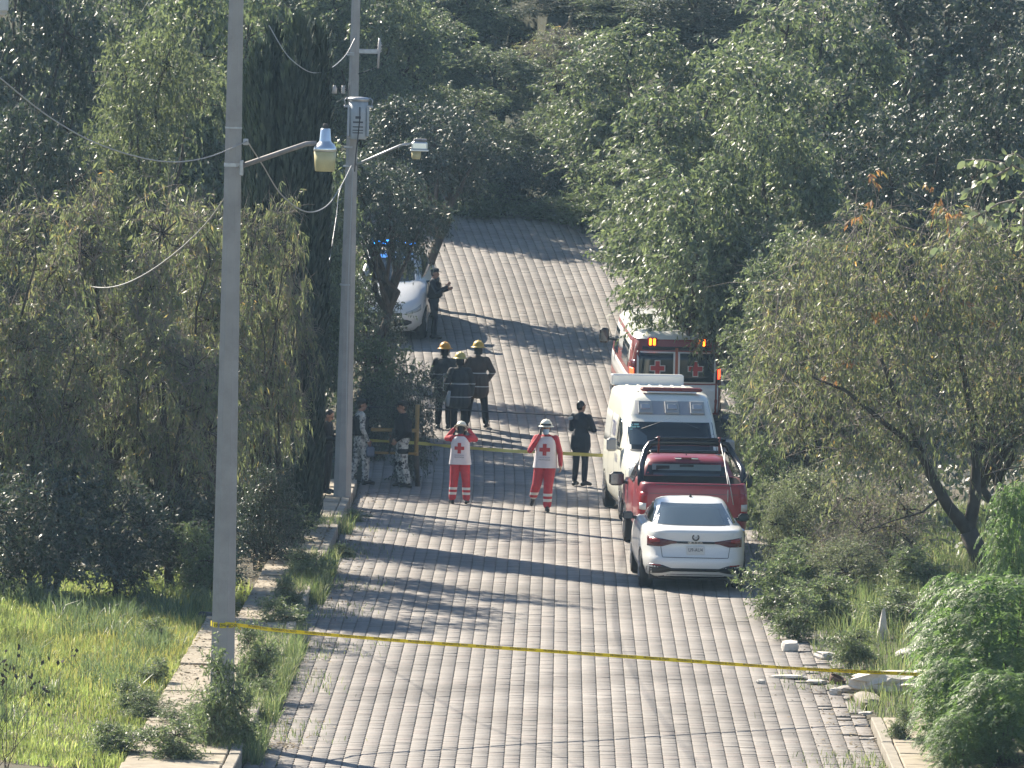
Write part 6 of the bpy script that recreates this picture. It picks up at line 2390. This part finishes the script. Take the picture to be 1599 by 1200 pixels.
def vest(parent, J, cross_front, text=True, bulk=0.0):
    """white tabard with a red cross, over shoulders and hips"""
    c0 = J['chest']
    levels = [(0.86, 0.235, 0.175), (1.0, 0.215, 0.160), (1.15, 0.20, 0.150), (1.30, 0.197, 0.148), (1.38, 0.180, 0.138), (1.43, 0.150, 0.120), (1.465, 0.105, 0.09)]
    def rad(z):
        zs = [l[0] for l in levels]
        return float(np.interp(z, zs, [l[1] for l in levels])) + bulk, float(np.interp(z, zs, [l[2] for l in levels])) + bulk
    lean = lambda z: (J['pelvis'].lerp(J['chest'], (z - 0.96) / 0.34))
    b = MB()
    rows = []
    n = 36
    for (z, rx, ry) in levels:
        q = lean(z)
        row = []
        for k in range(n + 1):
            a = 2 * math.pi * k / n
            w = 0.008 * math.sin(a * 7 + z * 5) * (1.4 - z)
            row.append(Vector((q.x + (rx + bulk + w) * math.copysign(abs(math.cos(a)) ** 0.8, math.cos(a)), q.y + (ry + bulk + w) * math.copysign(abs(math.sin(a)) ** 0.8, math.sin(a)), z)))
        rows.append(row)
    b.grid(rows, flip=True)
    v = b.build('vest', M['vest'], parent)
    sy = -1 if cross_front else 1
    def on(x, z, off):
        rx, ry = rad(z)
        q = lean(z)
        k = max(0.02, 1 - abs(x / rx) ** 2.5) ** (1 / 2.5)
        return Vector((q.x + x, q.y + sy * (ry * k + off), z))
    cr = MB()
    L, t, zc = 0.105, 0.037, 1.215
    for (x0, x1, z0, z1) in ((-t, t, -L * 1.08, L * 1.08), (-L, -t, -t, t), (t, L, -t, t)):
        cr.grid([[on(x0 + (x1 - x0) * i / 4, zc + z0 + (z1 - z0) * j / 4, 0.012) for j in range(5)] for i in range(5)], flip=sy > 0)
    cr.build('cross_emblem', M['cross'], v)
    if text:
        xd = (1, 0, 0) if sy < 0 else (-1, 0, 0)
        text_on('CRUZ ROJA', 0.035, M['bluegray'], v, basis(on(0, 1.065, 0.020), xd, (0, 0, 1)), width=0.22)
        text_on('MEXICANA', 0.035, M['darkmark'], v, basis(on(0, 1.02, 0.022), xd, (0, 0, 1)), width=0.22)
    return v


DP = 'emergency responders on the road'
ST = [(('rcred',), 0.20, 0.255, 'reflect'), (('rcred',), 0.31, 0.365, 'reflect')]
# paramedic with both hands at the helmet
o, J, rot = figure('person', 'paramedic in red with white cross vest, both hands raised to a white helmet', 717, 788, 131.2, R(180 - 8), 1.58,
    dict(head=(0, -0.07, 1.60), elR=(-0.315, -0.08, 1.40), elL=(0.315, -0.08, 1.40), wrR=(-0.17, -0.06, 1.60), wrL=(0.17, -0.06, 1.60), anR=(-0.16, 0.02, 0.095), anL=(0.155, 0.02, 0.095), knR=(-0.135, -0.02, 0.51), knL=(0.13, -0.02, 0.51), toeR=(-0.17, -0.15, 0.045), toeL=(0.22, -0.12, 0.045)),
    'rcred', 'rcred', headpitch=0.45, hairlen=0.05, stripes=ST, bulk=0.02, legb=0.022, handR=((0.5, -0.2, 0.8), (1, 0, 0), 0.5), handL=((-0.5, -0.2, 0.8), (-1, 0, 0), 0.5), group=DP)
helmet(o, J['head'] + Vector((0, 0.0, 0.01)), rot, 'helmetwhite', 'rescue')
vest(o, J, False, bulk=0.008)
# paramedic walking with a mask
o, J, rot = figure('person', 'paramedic in red walking towards us with blue face mask and hand at the ear', 850, 800, 130.0, R(-8), 1.74,
    dict(elR=(-0.285, -0.15, 1.19), wrR=(-0.115, -0.12, 1.48), elL=(0.275, 0.03, 1.15), wrL=(0.30, -0.05, 0.92), hipR=(-0.095, 0, 0.93), knR=(-0.16, 0.0, 0.53), anR=(-0.26, 0.25, 0.27), toeR=(-0.28, 0.20, 0.12), knL=(0.07, -0.06, 0.51), anL=(0.06, -0.06, 0.095), toeL=(0.10, -0.23, 0.045), head=(0, -0.03, 1.625)),
    'rcred', 'rcred', hairlen=0.0, stripes=ST, bulk=0.02, legb=0.022, handR=((0.25, 0.0, 0.95), (1, 0, 0), 0.7), group=DP, headyaw=R(8))
h_ = helmet(o, J['head'], rot, 'helmetwhite', 'rescue')
vest(o, J, True, bulk=0.008)
mk = MB()
rows = []
for i in range(9):
    a = -math.pi / 2 + (i / 8 - 0.5) * 2.1
    rows.append([J['head'] + rot @ Vector((0.068 * math.cos(a) * (1.0 if z > -0.09 else 0.8), -0.025 + 0.088 * math.sin(a) * (1.05 if z > -0.09 else 0.85), z)) for z in (-0.115, -0.08, -0.045, -0.012)])
mk.grid(rows)
mk.build('face_mask', M['mask'], o)
MB().box(J['wrR'] + Vector((0.03, -0.02, 0.08)), (0.03, 0.07, 0.13), bev=0.008).build('phone', M['black'], o)
# three firefighters
def firefighter(label, px, py, D, rz, h, topm, hel, pose, stripes):
    pose = dict(dict(shR=(-0.172, 0.01, 1.385), shL=(0.172, 0.01, 1.385), chest=(0, 0, 1.27)), **pose)
    o, J, rot = figure('person', label, px, py, D, rz, h, pose, topm, 'blackcloth', glove='black', bulk=0.038, coat=0.20, hairlen=0.02, stripes=stripes, group='firefighters talking on the left of the road')
    helmet(o, J['head'], rot, hel, 'fire')
    # neck flap under the helmet
    f = MB()
    rows = []
    for i in range(11):
        a = math.pi / 2 + (i / 10 - 0.5) * 3.0
        rows.append([J['head'] + rot @ Vector((0.085 * math.cos(a) * w, 0.015 + 0.105 * math.sin(a) * w, z)) for (w, z) in ((1, 0.04), (0.96, -0.05), (1.1, -0.11))])
    f.grid(rows)
    f.build('neck_flap', M['blackcloth'], o)
    return o, J
SF = lambda m_: [((m_,), 1.115, 1.14, 'dullstripe'), ((m_,), 0.845, 0.87, 'dullstripe')]
o, J = firefighter('firefighter with orange yellow helmet, leftmost of the three, behind the glossy bush', 692, 671, 142.6, R(165), 1.84, 'bunker', 'helmetgold', dict(), SF('bunker'))
b = MB()
for (x0, z0, x1, z1) in ((-0.12, 1.13, 0.05, 1.15), (-0.06, 1.13, -0.05, 0.80), (0.04, 1.15, 0.05, 0.80), (-0.06, 0.80, 0.06, 0.80)):
    b.tube([(x0 - 0.08, 0.175, z0), (x1 - 0.08, 0.175, z1)], 0.012, 5)
b.build('harness_straps', M['dullstripe'], o)
o, J = firefighter('firefighter with pale yellow helmet seen from behind, middle of the three', 716, 684, 139.2, R(185), 1.80, 'bunker', 'helmetpale', dict(elR=(-0.27, -0.02, 1.14), elL=(0.28, 0.03, 1.15)), SF('bunker'))
MB().tube([(0.22, 0.12, 0.98), (0.26, 0.15, 0.80), (0.25, 0.13, 0.66)], [0.03, 0.055, 0.03], 7).build('glove_pouch', M['patch'], o)
o, J = firefighter('firefighter in brownish coat with legs apart, rightmost of the three', 744, 669, 142.4, R(178), 1.85, 'bunkerbrown', 'helmetyellow',
    dict(elR=(-0.31, 0.02, 1.16), wrR=(-0.20, -0.12, 0.98), elL=(0.31, 0.02, 1.16), wrL=(0.20, -0.12, 0.98), knR=(-0.15, -0.02, 0.51), anR=(-0.19, 0.02, 0.095), toeR=(-0.22, -0.15, 0.045), knL=(0.16, -0.02, 0.51), anL=(0.21, 0.02, 0.095), toeL=(0.25, -0.15, 0.045)), SF('bunkerbrown'))
# man in black with folded arms
o, J, rot = figure('person', 'man in a long dark jacket standing with folded arms beside the white van', 905, 760, 134.6, R(150), 1.72,
    dict(elR=(-0.27, -0.08, 1.16), wrR=(0.02, -0.20, 1.20), elL=(0.27, -0.08, 1.16), wrL=(-0.03, -0.19, 1.16), toeR=(-0.17, -0.14, 0.045), head=(0.01, -0.02, 1.63)),
    'navy', 'navy', bulk=0.018, coat=0.13, headyaw=R(-20), handR=((0.9, 0.1, 0.2), (0, 0.6, -0.6), 0.5), handL=((-0.9, 0.1, 0.1), (0, 0.6, -0.6), 0.5))
MB().box(J['shL'] + Vector((0.015, 0.075, -0.03)), (0.11, 0.02, 0.07), rot=Matrix.Rotation(0.25, 3, 'Y'), bev=0.008).build('shoulder_patch', M['patch'], o)
# soldiers
def cap_hat(o, J, rot, mt='blackcloth', rim=True, name='cap'):
    b = MB()
    c = J['head'] + rot @ Vector((0, 0.012, 0.055))
    b.lathe([(0.098, -0.01), (0.102, 0.02), (0.10, 0.055), (0.085, 0.075), (0.03, 0.085)], c, 18, rot=rot, sx=0.92, sy=1.08)
    if rim:
        b.add([J['head'] + rot @ Vector(p) for p in ((-0.07, -0.07, 0.05), (0.07, -0.07, 0.05), (0.055, -0.17, 0.035), (-0.055, -0.17, 0.035), (-0.07, -0.07, 0.06), (0.07, -0.07, 0.06), (0.055, -0.17, 0.045), (-0.055, -0.17, 0.045))],
              [(3, 2, 1, 0), (4, 5, 6, 7), (0, 1, 5, 4), (1, 2, 6, 5), (2, 3, 7, 6), (3, 0, 4, 7)])
    return b.build(name, M[mt], o)
def plate_carrier(o, J, bulk=0.0):
    b = MB()
    b.lathe([(0.20, -0.30), (0.205, -0.15), (0.20, 0.0), (0.175, 0.08)], J['chest'] + Vector((0, 0, 0.02)), 22, sx=1.02 + bulk, sy=0.86 + bulk)
    v = b.build('tactical_vest', M['blackcloth'], o)
    for i in range(4):
        a = -math.pi / 2 + (i - 1.5) * 0.42
        MB().box(J['chest'] + Vector((0.21 * math.cos(a), 0.19 * math.sin(a), -0.18)), (0.075, 0.05, 0.13), rot=Matrix.Rotation(a + math.pi / 2, 3, 'Z'), bev=0.012).build('pouch', M['blackcloth'], v)
    for s in (-1, 1):
        MB().tube([J['chest'] + Vector((s * 0.10, -0.15, 0.06)), J['chest'] + Vector((s * 0.12, 0.0, 0.17)), J['chest'] + Vector((s * 0.10, 0.14, 0.06))], 0.025, 6).build('shoulder_strap', M['blackcloth'], v)
    return v
SO = 'soldiers by the wooden barricade'
o, J, rot = figure('person', 'soldier in pale camouflage carrying a whitish bag, just right of the far pole', 561, 758, 134.2, R(105), 1.72,
    dict(elR=(-0.25, 0.02, 1.15), wrR=(-0.24, -0.10, 0.93), knR=(-0.10, -0.10, 0.52), anR=(-0.10, -0.10, 0.095), toeR=(-0.11, -0.27, 0.045), knL=(0.10, 0.04, 0.52), anL=(0.10, 0.14, 0.10), toeL=(0.11, -0.02, 0.05)), 'camo', 'camo', bulk=0.015, legb=0.015, group=SO)
cap_hat(o, J, rot)
plate_carrier(o, J)
b = MB()
b.box(J['wrR'] + Vector((0, -0.06, -0.24)), (0.08, 0.17, 0.22), bev=0.03)
b.tube([J['wrR'] + Vector((0, -0.10, -0.14)), J['wrR'] + Vector((0, -0.05, -0.06)), J['wrR'] + Vector((0, 0.0, -0.14))], 0.008, 5)
bg_ = b.build('carried_bag', M['bluebag'])
kk = 1.72 / 1.745
bg_.location = o.location
bg_.rotation_euler = o.rotation_euler
bg_.scale = (kk, kk, kk)
tag(bg_, 'pale plastic bag hanging from the hand of the soldier in camouflage', 'bag')
o, J, rot = figure('person', 'soldier in black top and pale camouflage trousers with knee pads, facing left', 627, 762, 133.6, R(-85), 1.73,
    dict(elR=(-0.24, 0.04, 1.15), wrR=(-0.16, -0.16, 1.02), elL=(0.25, 0.06, 1.15), wrL=(0.20, -0.12, 0.98), knR=(-0.10, -0.06, 0.52), anR=(-0.11, 0.02, 0.095), knL=(0.10, 0.02, 0.52), anL=(0.11, 0.12, 0.095), toeL=(0.12, -0.04, 0.045)), 'blackcloth', 'camo', bulk=0.02, legb=0.015, group=SO)
cap_hat(o, J, rot, rim=True)
plate_carrier(o, J, 0.04)
for s, kn in (('R', J['knR']), ('L', J['knL'])):
    MB().lathe([(0.072, -0.08), (0.085, -0.02), (0.083, 0.05), (0.07, 0.08)], kn, 12).build('knee_pad', M['blackcloth'], o)
MB().lathe([(0.105, -0.05), (0.115, 0.0), (0.108, 0.05)], J['hipL'].lerp(J['knL'], 0.45), 12).build('thigh_holster', M['blackcloth'], o)
rb = MB()
rb.tube([J['chest'] + Vector((0.10, -0.18, -0.12)), J['chest'] + Vector((0.0, -0.23, -0.35)), J['chest'] + Vector((-0.08, -0.26, -0.62))], [0.025, 0.032, 0.014], 7)
rb.box(J['chest'] + Vector((0.02, -0.24, -0.36)), (0.035, 0.06, 0.14), bev=0.008)
rf = rb.build('slung_rifle', M['gloss'])
kk = 1.73 / 1.745
rf.location, rf.rotation_euler, rf.scale = o.location, o.rotation_euler, (kk, kk, kk)
tag(rf, 'black rifle slung in front of the soldier facing left', 'rifle')
# man on the sidewalk, half behind the pole
o, J, rot = figure('person', 'person in black looking at a phone on the sidewalk, half hidden behind the far pole', 507, 795, 130.0, R(70), 1.66,
    dict(head=(0, -0.06, 1.60), elR=(-0.26, -0.02, 1.16), wrR=(-0.10, -0.28, 1.14), elL=(0.26, -0.02, 1.16), wrL=(0.08, -0.28, 1.12), toeR=(-0.13, -0.15, 0.045)),
    'blackcloth', 'blackcloth', bulk=0.02, headpitch=0.5, handR=((0.5, -0.8, 0.1), (0, 0, 1), 0.9), handL=((-0.4, -0.8, 0.1), (0, 0, 1), 0.9), gz=0.20)
MB().box(J['wrR'] + Vector((0.08, -0.11, 0.06)), (0.07, 0.14, 0.012), bev=0.004).build('phone', M['lens'], o)
# police officer by the car
o, J, rot = figure('person', 'police officer in dark uniform and cap raising a hand beside the police car', 676, 530, 159.2, R(80), 1.66,
    dict(elR=(-0.27, -0.12, 1.18), wrR=(-0.17, -0.34, 1.30), elL=(0.26, -0.08, 1.17), wrL=(0.16, -0.30, 1.22), knR=(-0.10, -0.06, 0.52), anR=(-0.12, -0.05, 0.095), toeR=(-0.13, -0.22, 0.045)),
    'navy', 'navy', bulk=0.02, handR=((0.3, -0.5, 0.8), (1, 0, 0), 0.3), handL=((0, -0.9, 0.4), (-1, 0, 0), 0.5))
cap_hat(o, J, rot, 'navy')
plate_carrier(o, J)


# ------------------------------------------------------------------ rubble and litter on the right
def lump(name, px, py, D, size, mt, label, cat, seed, rough=0.12, z=None, rotz=None, group=None, flat=None, sub=2):
    """angular broken block: a bevelled box with its corners knocked about"""
    r = np.random.default_rng(seed)
    bm = bmesh.new()
    bmesh.ops.create_cube(bm, size=1.0)
    bmesh.ops.subdivide_edges(bm, edges=bm.edges[:], cuts=sub, use_grid_fill=True)
    for v in bm.verts:
        v.co += Vector(r.normal(0, rough * 0.35, 3))
        k = v.co.length
        if k > 0.62: v.co *= 0.62 / k * (1 + 0.08 * r.random()) * 1.05
        v.co.x *= size[0]
        v.co.y *= size[1]
        v.co.z *= size[2]
    me = bpy.data.meshes.new(name)
    bm.to_mesh(me)
    bm.free()
    me.materials.append(M[mt])
    p = P(px, py, D)
    on_road = abs(p.x - road_x(D)) < HALF
    g = z if z is not None else (road_z(D) if on_road else ground_z(p.x, D))
    o = link(name, me, None, (p.x, D, g + size[2] * 0.42))
    o.rotation_euler = (r.normal(0, 0.06), r.normal(0, 0.06), rotz if rotz is not None else r.uniform(0, 3.1))
    return tag(o, label, cat, group)


def at_g(x, y):
    p = G(x, y)
    return p


def rub(name, x, y, size, mt, label, cat, seed, **kw):
    g = at_g(x, y)
    return lump(name, x, y, g.y, size, mt, label, cat, seed, **kw)


RB = 'rubble dumped on the right sidewalk'
rub('concrete_block', 1233, 1018, (0.24, 0.22, 0.17), 'rubblewhite', 'whitish squared block alone at the right road edge beyond the tape', 'block', 1, rough=0.07, rotz=0.2)
rub('brick', 1368, 1087, (0.30, 0.20, 0.14), 'darkblock', 'dark grey block lying at the end of the right kerb, lower of two', 'block', 2, rough=0.05, rotz=-0.1, group=RB)
g = at_g(1368, 1087)
lump('brick', 1386, 1072, g.y + 0.15, (0.20, 0.16, 0.14), 'darkblock', 'small dark block resting on the larger one at the kerb end', 'block', 3, rough=0.06, z=ground_z(g.x, g.y) + 0.12, group=RB)
rub('concrete_slab', 1355, 1100, (0.30, 0.9, 0.14), 'kerb', 'pale broken kerb piece ending in front of the dark blocks', 'kerb', 4, rough=0.04, rotz=0.1, group=RB)
rub('concrete_fragment', 1325, 1082, (0.32, 0.28, 0.10), 'rock', 'grey tilted concrete fragment left of the dark blocks', 'rubble', 5, rough=0.16, group=RB)
rub('concrete_fragment', 1304, 1086, (0.16, 0.14, 0.10), 'rubblewhite', 'small pale chunk at the foot of the clay pot', 'rubble', 6, rough=0.2, group=RB)
rub('concrete_fragment', 1335, 1092, (0.15, 0.12, 0.05), 'claybrown', 'small brown flake in front of the grey fragment', 'rubble', 7, rough=0.2, group=RB)
rub('concrete_fragment', 1288, 1030, (0.30, 0.22, 0.12), 'rubblewhite', 'pale crumpled lump just behind the tape at the grass edge', 'rubble', 8, rough=0.2, group=RB)
rub('concrete_fragment', 1188, 1068, (0.11, 0.10, 0.06), 'rubblewhite', 'small white stone on the pavers below the tape', 'stone', 9, rough=0.2)
rub('concrete_fragment', 1230, 1060, (0.55, 0.3, 0.05), 'sack', 'flat pale patch of debris on the pavers under the tape', 'rubble', 10, rough=0.15)
rub('concrete_fragment', 1275, 1068, (0.35, 0.25, 0.06), 'sack', 'pale flat debris left of the clay pot', 'rubble', 11, rough=0.15)
rub('concrete_fragment', 1352, 1120, (0.20, 0.10, 0.04), 'rubblewhite', 'white flat chip at the end of the right kerb', 'rubble', 12, rough=0.12)
rub('concrete_fragment', 1362, 1156, (0.14, 0.05, 0.03), 'rubblewhite', 'white sliver of litter beside the right kerb', 'litter', 13, rough=0.1)
rub('mound_of_rubble', 1425, 1078, (1.15, 1.6, 0.30), 'sack', 'pale heap of spilled plaster behind the dark blocks', 'rubble heap', 14, rough=0.10, sub=5)
for i, (x, y, s, mt, lab) in enumerate(((1418, 965, (0.5, 0.5, 0.3), 'sack', 'crumpled white sack uppermost in the rubble by the feathery bush'), (1440, 985, (0.45, 0.4, 0.24), 'sack', 'dirty white sack under the topmost one'),
                                (1455, 945, (0.35, 0.35, 0.25), 'sack', 'pale sack against the feathery bush behind the rubble'), (1430, 1020, (0.55, 0.4, 0.2), 'rubblewhite', 'flattened white lump above the plaster heap'),
                                (1462, 1030, (0.35, 0.4, 0.2), 'sack', 'pale lump right of the plaster heap'), (1432, 1005, (0.24, 0.2, 0.16), 'darkblock', 'dark lump between the white sacks'))):
    rub('rubble_sack', x, y + 12, s, mt, lab, 'sack', 30 + i, rough=0.22, group=RB, sub=4)
# broken clay pot
g = at_g(1302, 1068)
b = MB()
b.lathe([(0.06, 0.0), (0.10, 0.05), (0.125, 0.16), (0.13, 0.19), (0.115, 0.19), (0.10, 0.1), (0.06, 0.03)], n=14)
pot = b.build('clay_pot', M['claybrown'], None, (g.x, g.y, ground_z(g.x, g.y) + 0.02), (0.15, 0.35, 0))
tag(pot, 'brown clay pot standing tilted at the rubble under the tape', 'pot')
# pointed concrete shard
g = at_g(1378, 1002)
b = MB()
b.add([(-0.09, -0.03, -0.1), (0.10, -0.03, -0.1), (0.02, 0.0, 0.52), (-0.02, 0.0, 0.50), (-0.09, 0.2, -0.1), (0.24, 0.25, -0.1), (0.1, 0.16, 0.2)],
      [(0, 1, 2, 3), (1, 5, 6, 2), (0, 3, 4), (3, 2, 6, 4), (4, 6, 5), (0, 4, 5, 1)])
tag(b.build('concrete_shard', M['rubblewhite'], None, (g.x, g.y, ground_z(g.x, g.y)), (0.05, 0, 0.15)), 'pale pointed concrete shard standing upright in the grass', 'shard')
# blue plastic sheet and grey plastic heap behind the ambulances
def crumple(name, x, y, D, w, dpt, h, mt, label, cat, seed):
    r = np.random.default_rng(seed)
    n = 14
    p = P(x, y, D)
    rows = []
    f = r.normal(0, 1, (5, 4))
    for i in range(n):
        row = []
        for j in range(n):
            u, v = i / (n - 1) - 0.5, j / (n - 1) - 0.5
            z = max(0, 1 - (u * 2) ** 2) * max(0, 1 - (v * 2) ** 2) * h
            z += sum(0.12 * h * math.sin(f[k, 0] * 9 * u + f[k, 1] * 9 * v + f[k, 2] * 3) for k in range(5))
            row.append((u * w * (1 + 0.1 * r.normal()), v * dpt, z))
        rows.append(row)
    b = MB().grid(rows, flip=True, smooth=False)
    g = ground_z(p.x, D)
    o = b.build(name, M[mt], None, (p.x, D, g))
    return tag(o, label, cat)
crumple('plastic_sheet', 1192, 604, 146.0, 0.9, 0.8, 0.9, 'bluetarp', 'bright blue plastic sheet showing through the leaves right of the ambulance', 'plastic sheet', 3)
crumple('plastic_bag', 1140, 648, 147.0, 0.7, 1.2, 0.4, 'bluebag', 'grey blue plastic heap beside the roof of the white van', 'plastic bag', 5)
crumple('plastic_bag', 1128, 600, 150.0, 0.35, 0.4, 0.3, 'sack', 'white plastic litter between the ambulance and the leaves', 'litter', 6)
crumple('plastic_bag', 76, 938, 106.3, 0.22, 0.3, 0.25, 'bluebag', 'pale scrap of plastic in the shaded grass on the left', 'litter', 8)
g = at_g(322, 990)
lump('rock', 322, 990, g.y, (0.22, 0.22, 0.16), 'darkblock', 'dark stone at the lawn edge just left of the near pole', 'rock', 51, rough=0.15)


# ------------------------------------------------------------------ air
def haze():
    mt = bpy.data.materials.new('haze air')
    mt.use_nodes = True
    nt = mt.node_tree
    nt.nodes.remove(nt.nodes['Principled BSDF'])
    v = nt.nodes.new('ShaderNodeVolumePrincipled')
    v.inputs['Color'].default_value = (0.50, 0.76, 1.0, 1)
    v.inputs['Density'].default_value = HAZE
    v.inputs['Anisotropy'].default_value = 0.2
    nt.links.new(v.outputs[0], nt.nodes['Material Output'].inputs['Volume'])
    b = MB()
    x0, x1, y0, y1, z0, z1 = -95, 95, -8, 335, -3.5, 75
    b.box(((x0 + x1) / 2, (y0 + y1) / 2, (z0 + z1) / 2), (x1 - x0, y1 - y0, z1 - z0))
    o = b.build('haze', mt)
    tag(o, 'thin bluish haze in the air of the whole valley', kind='stuff')
    o.display_type = 'WIRE'


HAZE = 0.00025
haze()
